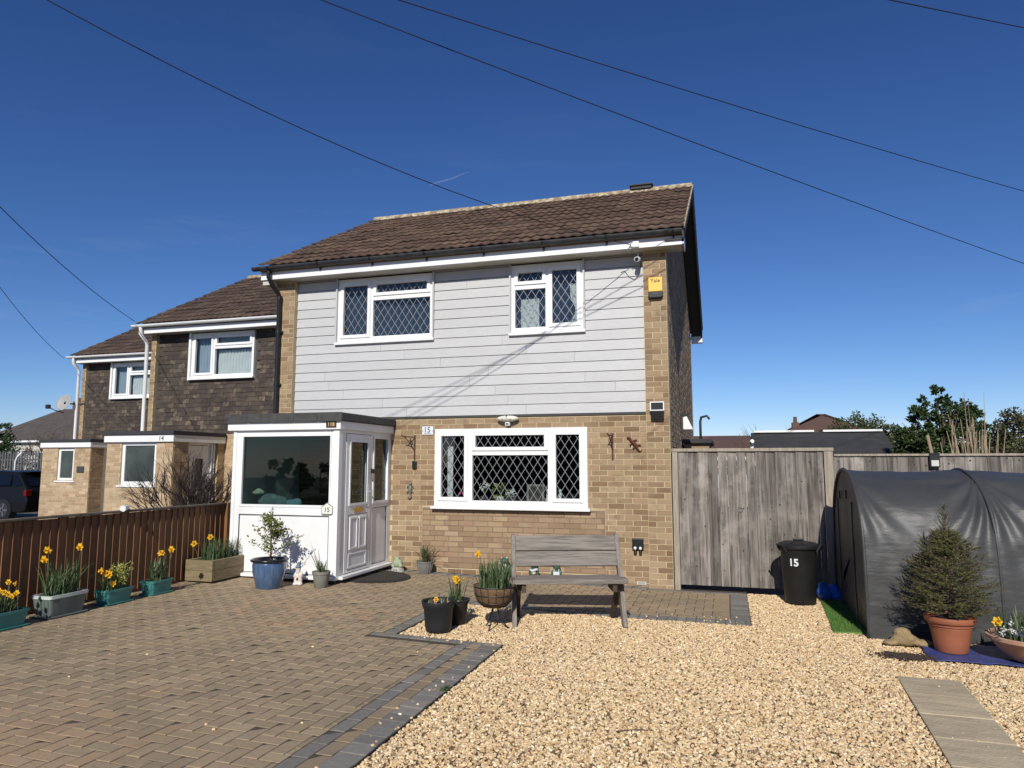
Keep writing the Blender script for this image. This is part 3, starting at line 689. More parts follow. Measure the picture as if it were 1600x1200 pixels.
    pieces('roof_tile', tl, tmat, roof, items, 300, 'roof_tiles', sh)
    n = 15 if main else 14
    for i in range(n):
        a = rx0 + (rx1 - rx0) * i / n; b = rx0 + (rx1 - rx0) * (i + 1) / n - 0.006
        rt = MB(); r_ = 0.115; q = [(RY + r_ * math.cos(math.pi * k / 8), RZ - 0.045 + rnd.uniform(0, .004) + r_ * 0.95 * math.sin(math.pi * k / 8)) for k in range(9)]
        rt.prism([(a, y_, z_) for y_, z_ in q], (b - a, 0, 0)); rt.build('ridge_tile', m_ridge, roof)
    if main:
        # verge at the gable: bargeboard, soffit, mortar line
        for nm, x0, x1, top, bot, mt in (('bargeboard', -0.470, -0.448, 0.012, 0.20, m_darkgap), ('verge_soffit', -0.70, -0.471, 0.15, 0.165, m_darkgap), ('verge_mortar', -0.452, -0.428, -0.035, 0.011, m_ridge)):
            v = MB(); p = lambda y, o, x: (x, y, roofline(y) - o)
            a, b, c = EY + 0.05, RY, 2 * RY - EY - 0.05
            for s, e in ((a, b), (b, c)):
                v.hexa([p(s, bot, x0), p(s, bot, x1), p(e, bot, x1), p(e, bot, x0), p(s, top, x0), p(s, top, x1), p(e, top, x1), p(e, top, x0)])
            v.build(nm, mt, roof)
        MB().prism([(-0.47, 9.50, 4.575), (-0.47, 9.90, 4.575), (-0.47, 9.90, 4.80), (-0.47, 9.50, 4.66)], (0.018, 0, 0)).build('eaves_box_end', m_white, h)
        MB().prism([(-0.70, 17.15, 4.50), (-0.70, 17.35, 4.50), (-0.70, 17.35, 4.72), (-0.70, 17.15, 4.80)], (0.25, 0, 0)).build('rear_eaves_box', m_white, h)
        MB().box(-0.72, -0.46, 17.36, 17.46, 4.62, 4.72).build('rear_gutter', m_gutter, h)
        rv = MB(); rv.box(-1.58, -1.20, RY - 0.14, RY + 0.14, RZ + 0.02, RZ + 0.075); rv.box(-1.61, -1.17, RY - 0.17, RY + 0.17, RZ + 0.076, RZ + 0.10); rv.build('ridge_vent', m_darkgap, roof)
        MB().box(-7.06, -6.92, 9.56, 13.2, 4.5, 4.58).build('left_verge_board', m_soffit, h)
    return h

H1 = house('end of terrace brick house with grey weatherboard upper storey', 0, 0, True)
H2 = house('terraced house with dark hung tiles and white porch fascia beside twiggy shrub', -5.60, 3.26, False)
H3 = house('farthest terraced house with hung tiles and a satellite dish', -11.20, 6.52, False)

# curtains and things behind our windows
def curtain(name, label, x0, x1, y, z0, z1, mat, folds=7, tie=False, flip=1, amp=0.018):
    mb = MB(); n = folds * 8; rows = 14
    for j in range(rows + 1):
        v = j / rows; z = z1 + (z0 - z1) * v
        pinch = 1.0 if not tie else 1 - 0.45 * math.exp(-((v - 0.62) / 0.22) ** 2)
        for i in range(n + 1):
            u = i / n; x = x0 + (x1 - x0) * (u * pinch if flip > 0 else 1 - (1 - u) * pinch)
            mb.v.append((x, y + amp * math.sin(u * folds * 2 * math.pi) + 0.004 * math.sin(9 * v + 13 * u), z))
    for j in range(rows):
        for i in range(n):
            a = j * (n + 1) + i; mb.f.append((a, a + 1, a + n + 2, a + n + 1))
    return tag(mb.build(name, mat, smooth=True), label, 'curtain')
curtain('curtain', 'white patterned curtain behind the lower left pane of the narrower upstairs window', -2.84, -2.56, 9.93, 3.60, 4.06, m_curtain, 6)
curtain('curtain', 'white net curtain tied back at the right of the narrower upstairs window', -2.10, -1.93, 9.93, 3.62, 4.25, m_curtain, 4, True, -1)
curtain('curtain', 'dark blind lowered behind the wider upstairs leaded window', -5.80, -4.25, 9.95, 3.58, 4.55, M('navy_blind', (0.02, 0.035, 0.065), rough=0.8), 30, amp=0.004)
curtain('curtain', 'dark blue curtain behind the narrower upstairs window', -2.95, -1.90, 9.99, 3.56, 4.55, M('navy_blind', (0.02, 0.035, 0.065)), 12, amp=0.012)
curtain('curtain', 'white curtain strip at the left of the ground floor leaded window', -4.00, -3.91, 9.97, 1.12, 1.90, m_curtain, 2, amp=0.012)
for (ddx, ddy, who) in ((-5.6, 3.26, 'house beside the twiggy shrub'), (-11.2, 6.52, 'house with the satellite dish')):
    curtain('curtain', 'pale net curtain in the wide pane of the ' + who, -5.22 + ddx, -4.27 + ddx, 9.93 + ddy, 3.6, 4.17, m_curtain, 12)
    curtain('curtain', 'blue grey curtain in the side casement of the ' + who, -5.77 + ddx, -5.3 + ddx, 9.94 + ddy, 3.6, 4.5, m_curtain2, 6)
    curtain('curtain', 'blue grey pelmet in the top light of the ' + who, -5.22 + ddx, -4.27 + ddx, 9.96 + ddy, 4.2, 4.5, m_curtain2, 10)

# ================================================================== PORCHES
def slab_x(mb, y0, y1, z0, z1, x0, x1, holes=()): return mb.holes(y0, y1, z0, z1, x0, x1, holes, ax='y')
m_gold = M('gold_letter', (0.72, 0.56, 0.26), rough=0.45)
m_brown = M('brown_plaque', (0.06, 0.03, 0.015), rough=0.5)
m_darkgrey = M('slate_grey', (0.05, 0.052, 0.056), rough=0.6)
m_num = M('navy_numeral', (0.02, 0.03, 0.07), rough=0.5)
m_steel = M('brushed_steel', (0.55, 0.55, 0.55), rough=0.3, metal=0.9)
m_brass = M('brass', (0.55, 0.38, 0.13), rough=0.35, metal=0.9)
FRONT = (R(90), 0, 0)
pc = root('porch', 'white glazed entrance porch with flat felt roof against the grey clad house', 'porch', (-5.70, 9.07, 0.10), world=True)
x0, x1, yf, zb = -6.50, -4.87, 8.31, 0.192
fw = MB().holes(x0, x1, zb, 2.10, yf, yf + 0.06, [(-6.362, -4.978, 1.085, 2.03), (-6.375, -4.99, 0.20, 0.965)]).build('front_frame', m_white, pc, bevel=0.004)
MB().box(-6.375, -4.99, yf + 0.018, yf + 0.05, 0.20, 0.965).build('lower_panel', m_white, fw)
MB().holes(-6.375, -4.978, 1.068, 2.046, yf - 0.008, yf + 0.02, [(-6.345, -4.995, 1.10, 2.012)]).build('glazing_bead', m_white, fw)
MB().box(-6.35, -4.99, yf + 0.025, yf + 0.033, 1.09, 2.02).build('pane', m_glassd, fw)
MB().box(x0 - 0.004, x0 + 0.05, yf - 0.012, yf + 0.05, zb, 2.10).build('corner_post', m_white, pc, bevel=0.006)
MB().box(x1 - 0.075, x1 + 0.012, yf - 0.014, yf + 0.08, zb, 2.10).build('corner_post', m_white, pc, bevel=0.006)
ls = MB(); slab_x(ls, yf + 0.06, 9.84, zb, 2.10, x0, x0 + 0.05); ls.build('left_side_panel', m_white, pc)
sf = MB(); slab_x(sf, yf + 0.081, 9.84, zb, 2.10, x1 - 0.06, x1, [(8.50, 9.205, 0.20, 2.05), (9.285, 9.735, 1.10, 2.02), (9.285, 9.735, 0.22, 1.02)]); sf = sf.build('side_frame', m_white, pc, bevel=0.003)
MB().box(x1 - 0.045, x1 - 0.018, 9.285, 9.735, 0.22, 1.02).build('lower_panel', m_white, sf)
MB().box(x1 - 0.036, x1 - 0.03, 9.28, 9.74, 1.095, 2.025).build('pane', m_glassd, sf)
bd = MB(); slab_x(bd, 9.262, 9.758, 1.078, 2.042, x1, x1 + 0.012, [(9.30, 9.72, 1.115, 2.005)]); bd.build('glazing_bead', m_white, sf)
dr = MB(); slab_x(dr, 8.505, 9.20, 0.205, 2.045, x1 - 0.055, x1 + 0.006, [(8.605, 9.09, 1.10, 1.95)]); dr = dr.build('door', m_white, pc, bevel=0.003)
MB().box(x1 - 0.03, x1 - 0.024, 8.60, 9.095, 1.095, 1.955).build('pane', m_glassd, dr)
bd = MB(); slab_x(bd, 8.588, 9.107, 1.083, 1.967, x1 + 0.007, x1 + 0.018, [(8.618, 9.077, 1.113, 1.937)]); bd.build('glazing_bead', m_white, dr)
for a, b in ((8.62, 8.83), (8.87, 9.08)):
    q = MB(); slab_x(q, a, b, 0.50, 0.93, x1 + 0.007, x1 + 0.020, [(a + 0.03, b - 0.03, 0.53, 0.90)]); q.box(x1 + 0.007, x1 + 0.012, a + 0.045, b - 0.045, 0.545, 0.885); q.build('moulded_panel', m_white, dr, bevel=0.004)
q = MB(); slab_x(q, 8.60, 9.10, 0.26, 0.45, x1 + 0.007, x1 + 0.014, [(8.63, 9.07, 0.28, 0.43)]); q.build('moulded_panel', m_white, dr, bevel=0.003)
q = MB().box(x1 + 0.007, x1 + 0.016, 8.74, 8.99, 0.985, 1.055); q.build('letterbox', m_brass, dr, bevel=0.004)
q = MB().box(x1 + 0.007, x1 + 0.018, 9.115, 9.145, 1.05, 1.36); q.box(x1 + 0.018, x1 + 0.06, 9.12, 9.14, 1.24, 1.26); q.box(x1 + 0.045, x1 + 0.06, 9.0, 9.14, 1.24, 1.262); q.build('door_handle', m_white, dr, bevel=0.003)
db = root('door_keypad', 'small black and silver doorbell keypad on the white porch frame', 'doorbell', (x1 + 0.002, 9.245, 1.42))
MB().box(0, 0.022, -0.03, 0.03, 0, 0.085).build('silver_plate', m_steel, db, bevel=0.003); MB().box(0, 0.024, -0.03, 0.03, 0.087, 0.15).build('black_head', m_blackpl, db, bevel=0.003)
rf = MB().box(-6.60, -4.79, 8.235, 9.822, 2.205, 2.315).build('flat_roof', m_felt, pc, bevel=0.012)
for i in range(5): MB().box(-6.605 + i * 0.363, -6.605 + (i + 1) * 0.363 - 0.004, 8.226, 8.236, 2.200, 2.318).build('felt_trim', m_felt, rf)
fs = MB(); fs.box(-6.575, -4.825, 8.262, 8.31, 2.095, 2.203); fs.box(-4.872, -4.827, 8.311, 9.83, 2.095, 2.203); fs.build('fascia', m_white, pc, bevel=0.003)
MB().box(-6.47, -4.93, 8.38, 9.83, 2.11, 2.19).build('ceiling', m_soffit, pc)
cl = MB(); cl.box(-6.51, -4.85, 8.262, 8.36, 0.150, 0.191); cl.box(-4.93, -4.795, 8.361, 9.835, 0.150, 0.191); cl.build('sill', m_white, pc, bevel=0.006)
MB().box(-6.46, -4.90, 8.35, 9.83, 0.02, 0.149).build('plinth', m_darkgap, pc)  # dark colour stands in for the black shadow gap under the sill
pl = MB().box(-5.035, -4.885, 8.2525, 8.2625, 2.118, 2.196).build('number_plaque', m_brown, pc, label='small brown house number plaque with gold numerals')
text('plaque_numerals', '118', 0.068, (-4.96, 8.2515, 2.157), FRONT, m_gold, pl)
# house-shaped number plate on the rail
hp = root('number_plate', 'cream house shaped number plate on the porch rail', 'sign', (-5.005, 8.288, 0.985))
MB().prism([(-0.085, 0, 0), (0.085, 0, 0), (0.085, 0, 0.105), (0.06, 0, 0.115), (0, 0, 0.155), (-0.06, 0, 0.115), (-0.085, 0, 0.105)], (0, 0.012, 0)).build('grey_border', M('plate_border', (0.25, 0.25, 0.23), rough=0.5), hp)
MB().prism([(-0.075, 0, 0.01), (0.075, 0, 0.01), (0.075, 0, 0.097), (0.055, 0, 0.107), (0, 0, 0.142), (-0.055, 0, 0.107), (-0.075, 0, 0.097)], (0, -0.004, 0)).build('cream_face', M('plate_cream', (0.75, 0.73, 0.64), rough=0.4), hp)
text('numerals', '15', 0.085, (0, -0.005, 0.06), FRONT, m_num, hp)
# soft things seen through the smoked glass
def lumps(name, label, cat, parts, loc, mat, vox=0.012, parent=None):
    mb = MB()
    for c, r_ in parts: mb.ell(c, r_, 16, 10)
    o = mb.build(name, mat, parent, smooth=True)
    o.location = loc
    m_ = o.modifiers.new('remesh', 'REMESH'); m_.mode = 'VOXEL'; m_.voxel_size = vox; m_.use_smooth_shade = True
    s_ = o.modifiers.new('smooth', 'SMOOTH'); s_.factor = 0.5; s_.iterations = 4
    if label: tag(o, label, cat)
    return o
gk = MB().holes(-6.379, -4.986, 0.196, 0.969, yf + 0.002, yf + 0.022, [(-6.368, -4.997, 0.207, 0.958)]); gk.build('gasket', m_darkgrey, fw)
gk = MB(); slab_x(gk, 8.4975, 9.2075, 0.1975, 2.0525, x1 - 0.04, x1 + 0.0005, [(8.5055, 9.1995, 0.2055, 2.0445)]); gk.build('gasket', m_darkgrey, sf)
gk = MB(); slab_x(gk, 8.597, 9.103, 1.092, 1.958, x1 - 0.02, x1 + 0.0075, [(8.606, 9.089, 1.101, 1.949)]); gk.build('gasket', m_darkgrey, dr)
gk = MB(); slab_x(gk, 9.283, 9.737, 0.218, 1.022, x1 - 0.018, x1 - 0.003, [(9.291, 9.729, 0.226, 1.014)]); gk.build('gasket', m_darkgrey, sf)
gk = MB(); slab_x(gk, 8.592, 9.108, 0.235, 0.965, x1 + 0.0062, x1 + 0.0085, [(8.598, 9.102, 0.241, 0.959)]); gk.build('gasket', m_darkgrey, dr)
sh = root('window_shelf', 'narrow white shelf behind the porch glass', 'shelf', (-5.67, 8.50, 1.03)); MB().box(-0.74, 0.74, -0.10, 0.12, 0.0, 0.03).build('board', m_white, sh)
m_ivory = M('ivory_plush', (0.75, 0.73, 0.55), rough=0.95); m_greyp = M('grey_plush', (0.34, 0.38, 0.42), (0.2, 0.24, 0.28), nscale=14, rough=0.95); m_bluep = M('pale_blue_plush', (0.3, 0.45, 0.6), rough=0.95)
lumps('glove', 'pale garden glove lying behind the porch glass', 'glove', [((0, 0, 0.03), (0.07, 0.04, 0.03)), ((0.07, 0, 0.05), (0.05, 0.02, 0.018)), ((0.07, 0.01, 0.025), (0.055, 0.02, 0.015)), ((0.03, 0, 0.075), (0.045, 0.018, 0.016))], (-6.22, 8.47, 1.22), m_ivory)
lumps('cushion', 'grey cushion leaning behind the porch glass', 'cushion', [((0, 0, 0.09), (0.16, 0.05, 0.09)), ((0.14, 0, 0.07), (0.14, 0.05, 0.08)), ((-0.1, 0, 0.06), (0.1, 0.05, 0.05))], (-6.02, 8.50, 1.062), m_greyp)
lumps('cloth_bundle', 'pale blue cloth bundle behind the porch glass', 'cloth', [((0, 0, 0.05), (0.09, 0.05, 0.055)), ((0.08, 0.01, 0.06), (0.07, 0.05, 0.06))], (-5.68, 8.50, 1.062), m_bluep)

def brick_porch(label, dx, dy, win, door_label, near):
    B = (-5.70, 9.07, 0.0); p = root('brick_porch', label, 'porch', (B[0] + dx, B[1] + dy, 0), group=None); ORG[p.name] = B; shf = (dx, dy, 0)
    X0, X1, YF = -6.52, -4.88, 8.316
    w = MB().holes(X0, X1, 0.0, 2.10, YF, YF + 0.2, [win]); w.box(X0, X0 + 0.2, YF + 0.201, 9.84, 0.0, 2.10); slab_x(w, YF + 0.201, 8.74, 0, 2.10, X1 - 0.2, X1); slab_x(w, 9.62, 9.84, 0, 2.10, X1 - 0.2, X1)
    w = w.build('brick_wall', m_mortar, p)
    me = BRK.copy(); me.materials.clear()
    it = bricks_x(courses(X0, X1, 0.25, 2.09, [win]), YF); it += bricks_y(courses(YF + 0.02, 8.74, 0.25, 2.09, phase=0.1), X1) + bricks_y(courses(9.62, 9.84, 0.25, 2.09), X1)
    pieces('brick', me, m_paleb, w, it, 280 if near else 0, 'brick_courses', shf)
    window(p, win[0], win[1], win[2], win[3], YF + 0.03, [(win[0] + 0.07, win[1] - 0.07, win[2] + 0.07, win[3] - 0.07, False)], lead=False, gmat=m_frost, sillw=0.08)
    rf = MB().box(X0 - 0.06, X1 + 0.06, YF - 0.08, 9.80, 2.22, 2.30).build('flat_roof', m_darkfelt, p, bevel=0.01)
    fs = MB(); fs.box(X0 - 0.04, X1 + 0.045, YF - 0.05, YF - 0.005, 2.08, 2.218); fs.box(X1 + 0.006, X1 + 0.045, YF - 0.004, 9.80, 2.08, 2.218); fs.build('fascia', m_white, p, bevel=0.003)
    dr = MB(); slab_x(dr, 8.745, 9.615, 0.1, 2.09, X1 - 0.12, X1 - 0.06, [(8.83, 9.42, 0.15, 2.03)]); fr = dr.build('door_frame', m_white, p, bevel=0.003)
    dr = MB(); slab_x(dr, 8.835, 9.415, 0.16, 2.02, X1 - 0.11, X1 - 0.065, [(9.0, 9.25, 1.15, 1.75)]); dr = dr.build('door', m_white, p, bevel=0.003)
    q = MB(); n = 8; q.prism([(X1 - 0.09, 9.0, 1.15), (X1 - 0.09, 9.25, 1.15)] + [(X1 - 0.09, 9.125 + 0.125 * math.cos(math.pi * k / n), 1.66 + 0.09 * math.sin(math.pi * k / n)) for k in range(n + 1)], (0.006, 0, 0)); q.build('door_pane', m_frost, dr)
    q = MB(); slab_x(q, 8.97, 9.28, 1.12, 1.78, X1 - 0.064, X1 - 0.05, [(9.0, 9.25, 1.15, 1.75)]); q.build('moulding', m_white, dr)
    q = MB().box(X1 - 0.064, X1 - 0.02, 9.34, 9.37, 1.0, 1.2); q.build('door_handle', m_steel, dr, bevel=0.003)
    for k in (9.46, 9.54): MB().box(X1 - 0.058, X1 - 0.03, k, k + 0.03, 0.15, 2.05).build('frame_rib', m_white, fr)
    return p
P2 = brick_porch('pale brick porch with a wide frosted window and white fascia', -5.60, 3.26, (-6.15, -5.28, 1.22, 2.08), '', True)
text('numerals', '14', 0.13, (-5.13, 8.263, 2.145), FRONT, m_num, P2).location = Vector((-5.13, 8.263, 2.145)) - Vector(ORG[P2.name])
P3 = brick_porch('pale brick porch with a narrow dark window beside the parked car', -11.20, 6.52, (-5.98, -5.42, 1.20, 2.06), '', False)
q = MB().box(-5.28, -5.05, 8.285, 8.305, 1.42, 1.58); q.build('slate_sign', m_darkgrey, P3, bevel=0.003)
# lamp at the corner of the neighbour's wall
sl = root('wall_lamp', 'white half round wall lamp beside the porch roof corner', 'lamp', (-9.28, 13.08, 2.40))
q = MB(); q.lathe([(0.02, 0), (0.07, 0.03), (0.11, 0.10), (0.12, 0.13)], n=20); q.build('shade', m_white, sl, smooth=True); MB().box(-0.06, 0.06, 0.02, 0.10, 0.131, 0.15).build('mount', m_white, sl)

# ================================================================== FITTINGS ON OUR HOUSE
al = root('alarm_box', 'yellow and black burglar alarm box on the brick pier', 'alarm', (-0.855, 9.735, 3.905))
al_y = MB().prism([(-0.095, -0.055, 0.085), (0.095, -0.055, 0.085), (0.095, -0.055, 0.285), (-0.095, -0.055, 0.285)], (0, 0.052, 0)).build('yellow_cover', M('alarm_yellow', (0.80, 0.50, 0.06), (0.72, 0.47, 0.08), nscale=4, rough=0.45), al, bevel=0.008)
MB().prism([(-0.075, -0.06, 0), (0.075, -0.06, 0), (0.098, -0.06, 0.03), (0.098, -0.06, 0.084), (-0.098, -0.06, 0.084), (-0.098, -0.06, 0.03)], (0, 0.057, 0)).build('black_base', m_blackpl, al, bevel=0.006)
MB().box(-0.03, 0.03, -0.0615, -0.058, 0.045, 0.07).build('lens', m_darkgrey, al)
text('lettering', 'Yale', 0.075, (0.0, -0.0575, 0.235), FRONT, m_blackpl, al)
fl = root('flood_light', 'solar flood light with white framed panel on the brick pier', 'light', (-0.868, 9.735, 2.235))
q = MB().hexa([(-0.085, -0.055, 0.0), (0.085, -0.055, 0.0), (0.085, 0, 0.0), (-0.085, 0, 0.0), (-0.085, -0.07, 0.115), (0.085, -0.07, 0.115), (0.085, 0, 0.13), (-0.085, 0, 0.13)]); q.build('body', m_blackpl, fl, bevel=0.004)
q = MB().holes(-0.095, 0.095, 0.117, 0.24, -0.075, -0.055, [(-0.08, 0.08, 0.13, 0.225)]); q.build('panel_frame', m_white, fl); MB().box(-0.082, 0.082, -0.064, -0.05, 0.128, 0.228).build('solar_panel', m_blackpl, fl)
sl = root('security_light', 'cream oval security light with sensor above the leaded ground floor window', 'light', (-3.0, 9.838, 2.20))
q = MB(); q.ell((0, -0.06, 0.09), (0.165, 0.075, 0.045), 24, 10); q.build('housing', M('cream_plastic', (0.72, 0.70, 0.60), (0.6, 0.58, 0.5), nscale=9, rough=0.4), sl, smooth=True)
q = MB().box(-0.003, 0.003, -0.14, -0.05, 0.09, 0.142); q.box(-0.07, 0.07, -0.128, -0.12, 0.075, 0.081); q.build('seam', m_darkgrey, sl)
q = MB().box(-0.035, 0.035, -0.09, -0.03, -0.015, 0.04); q.build('sensor', m_white, sl, bevel=0.012); MB().box(-0.02, 0.02, -0.092, -0.0905, 0.0, 0.025).build('sensor_window', m_darkgrey, sl)
hn = root('number_plate', 'white wall plaque with number fifteen above the leaded ground floor window', 'sign', (-4.262, 9.836, 2.075)); MB().box(-0.095, 0.085, -0.012, 0, 0, 0.125).build('plate', M('plate_white', (0.68, 0.70, 0.72), rough=0.4), hn, bevel=0.003)
text('numerals', '15', 0.115, (-0.015, -0.013, 0.07), FRONT, m_num, hn); q = MB().box(-0.06, 0.05, -0.0135, -0.0125, 0.018, 0.024); q.box(-0.088, -0.075, -0.0135, -0.0125, 0.05, 0.06); q.box(0.062, 0.075, -0.0135, -0.0125, 0.05, 0.06); q.build('small_print', m_num, hn)
def bracket(loc, label, s):
    b = root('hanging_bracket', label, 'bracket', loc); m_ = M('rusty_iron', (0.04, 0.022, 0.015), (0.10, 0.04, 0.02), nscale=20, rough=0.8)
    MB().box(-0.011, 0.011, -0.012, 0, -0.06, 0.30).build('back_bar', m_, b)
    MB().tube([(0, -0.01, 0.27), (-0.1 * s, -0.20, 0.275), (-0.115 * s, -0.215, 0.29), (-0.118 * s, -0.21, 0.30)], 0.008, 6).build('arm', m_, b)
    MB().tube([(0, -0.01, 0.06), (-0.02 * s, -0.05, 0.13), (-0.05 * s, -0.10, 0.20), (-0.085 * s, -0.17, 0.268)], 0.007, 6).build('brace', m_, b)
    sc = [(-0.04 * s + 0.025 * math.cos(t) * s * (1 - t / 12), -0.07 - 0.03 * math.cos(t) * (1 - t / 12), 0.225 + 0.03 * math.sin(t) * (1 - t / 12)) for t in [k * 0.6 for k in range(12)]]
    MB().tube(sc, 0.005, 5).build('scroll', m_, b); return b
bracket((-4.48, 9.838, 1.77), 'black iron hanging bracket beside the porch', 1); bracket((-1.50, 9.838, 1.76), 'rusty iron hanging bracket right of the ground floor leaded window', 0.3)
bl = root('outdoor_chime', 'small black box on the brick wall beside the porch', 'sensor', (-4.475, 9.838, 1.565)); MB().box(-0.036, 0.036, -0.03, 0, 0, 0.125).build('case', m_blackpl, bl, bevel=0.016)
go_ = root('wall_ornament', 'small weathered grey lizard ornament hanging on brick beside the porch', 'ornament', (-4.535, 9.838, 1.10)); m_pew = M('weathered_pewter', (0.22, 0.21, 0.16), (0.08, 0.08, 0.07), nscale=30, rough=0.6)
q = MB(); q.ell((0, -0.02, 0.16), (0.03, 0.02, 0.07)); q.ell((0, -0.025, 0.25), (0.022, 0.02, 0.03)); q.build('body', m_pew, go_, smooth=True)
q = MB(); q.tube([(0, -0.02, 0.10), (0.015, -0.02, 0.06), (0.0, -0.02, 0.03), (-0.03, -0.02, 0.03), (-0.03, -0.02, 0.06)], [0.016, 0.012, 0.01, 0.008, 0.004], 6); q.build('tail', m_pew, go_, smooth=True)
for s in (-1, 1):
    for z in (0.12, 0.20): MB().tube([(0, -0.02, z), (0.035 * s, -0.02, z + 0.02), (0.05 * s, -0.02, z - 0.015)], [0.012, 0.009, 0.006], 6).build('leg', m_pew, go_, smooth=True)
ge = root('wall_ornament', 'small rusty gecko ornament right of the ground floor leaded window', 'ornament', (-1.20, 9.838, 1.80)); m_ru = M('rust_red', (0.13, 0.035, 0.015), (0.06, 0.02, 0.012), nscale=25, rough=0.8)
q = MB(); q.tube([(-0.10, -0.015, 0.20), (-0.065, -0.015, 0.195), (-0.045, -0.02, 0.16), (0.0, -0.02, 0.12), (0.03, -0.02, 0.08), (0.05, -0.015, 0.03), (0.08, -0.015, 0.01), (0.10, -0.015, 0.03)], [0.012, 0.02, 0.016, 0.024, 0.022, 0.012, 0.009, 0.004], 8); q.build('body', m_ru, ge, smooth=True)
for a, b in (((-0.03, 0.15), (0.03, 0.17)), ((-0.02, 0.13), (-0.06, 0.10)), ((0.03, 0.09), (0.08, 0.10)), ((0.02, 0.08), (-0.02, 0.05))): MB().tube([(a[0], -0.018, a[1]), (b[0], -0.018, b[1]), (b[0] + 0.01, -0.018, b[1] - 0.015)], [0.01, 0.007, 0.005], 6).build('leg', m_ru, ge)
so = root('outdoor_socket', 'black double outdoor socket on the brick wall near the gate', 'socket', (-1.175, 9.838, 0.455)); MB().box(-0.075, 0.075, -0.06, 0, 0.055, 0.19).build('cover', m_blackpl, so, bevel=0.008)
for s in (-1, 1):
    pz = MB().tube([(0.035 * s, -0.045, 0.054), (0.035 * s, -0.05, 0.0)], 0.022, 10).build('plug', m_blackpl, so); MB().ell((0.035 * s, -0.061, 0.062), (0.02, 0.01, 0.022), 10, 6).build('plug_cap', m_white, so, smooth=True)
av = root('air_brick', 'small white vent low in the brick wall near the gate', 'vent', (-1.13, 9.838, 0.03)); MB().box(-0.07, 0.05, -0.01, 0, 0, 0.045).build('plate', M('vent_white', (0.6, 0.59, 0.55), rough=0.6), av)
for i in range(4): MB().box(-0.06, 0.04, -0.0115, -0.0105, 0.006 + i * 0.010, 0.010 + i * 0.010).build('slot', m_darkgrey, av)
cc = root('security_camera', 'white security camera under the eaves beside the brick pier', 'camera', (-1.09, 9.66, 4.45)); q = MB().tube([(0, 0.12, 0.12), (0, 0.10, 0.06), (0, 0.03, 0.03)], 0.012, 8); q.build('arm', m_white, cc)
q = MB().tube([(0.01, 0.05, 0.02), (0, -0.06, -0.01)], [0.036, 0.036], 14); q.build('body', m_white, cc, auto=40); MB().tube([(0, -0.061, -0.0102), (0, -0.066, -0.0115)], 0.027, 14).build('lens', m_blackpl, cc)
q = MB().box(-0.045, 0.045, -0.165, -0.132, 0.13, 0.215); q.build('junction_box', m_white, cc, bevel=0.01)
MB().tube([(0.0, 0.13, 0.06), (0.03, 0.158, -0.02), (0.015, 0.160, -0.16), (-0.06, 0.160, -0.24), (-0.14, 0.160, -0.19), (-0.20, 0.160, -0.10), (-0.25, 0.160, -0.12)], 0.004, 5).build('cable', m_darkgrey, cc)

# ================================================================== FENCES, GATE
# feather-edge boards along the drive (each board a wedge lapping the next)
fe = root('boundary_fence', 'low brown feather edge boundary fence beside the drive', 'fence', (-6.75, 6.0, 0.1), world=True)
y = 3.3; k = 0
while y < 8.44:
    wd = 0.108 + rnd.uniform(-0.006, 0.006); top = 1.075 + rnd.uniform(-0.004, 0.004)
    zb = 0.17
    # thick edge faces the sun, thin edge tucked behind the previous board
    b = MB().prism([(-6.748, y - 0.02, zb), (-6.722 + rnd.uniform(0, .004), y - 0.02, zb), (-6.736, y + wd, zb), (-6.746, y + wd, zb)], (0, rnd.uniform(-.004, .004), top - zb))
    o = b.build('board', m_fence, fe); y += 0.1; k += 1
MB().box(-6.80, -6.70, 3.2, 8.47, 1.080, 1.104).build('capping_rail', m_fencecap, fe, bevel=0.004)
for z in (0.30, 0.90): MB().box(-6.80, -6.752, 3.3, 8.45, z, z + 0.08).build('arris_rail', m_fence, fe)
MB().box(-6.765, -6.735, 3.3, 8.45, 0.02, 0.168).build('gravel_board', m_fence, fe)
MB().box(-6.79, -6.69, 8.475, 8.575, 0.02, 1.10).build('post', M('light_brown_post', (0.26, 0.125, 0.045), (0.17, 0.08, 0.03), nscale=4, stretch=(12, 12, 1), rough=0.85), fe, bevel=0.004)  # end post in a lighter brown than the boards
fl2 = root('spotlight', 'small white spotlight clipped on the brown fence capping', 'light', (-6.72, 6.75, 1.106)); MB().tube([(0, 0, 0.03), (0.03, -0.09, 0.022)], [0.03, 0.036], 12).build('head', m_white, fl2, auto=40); MB().box(-0.02, 0.02, -0.02, 0.03, 0, 0.012).build('clip', m_darkgrey, fl2)
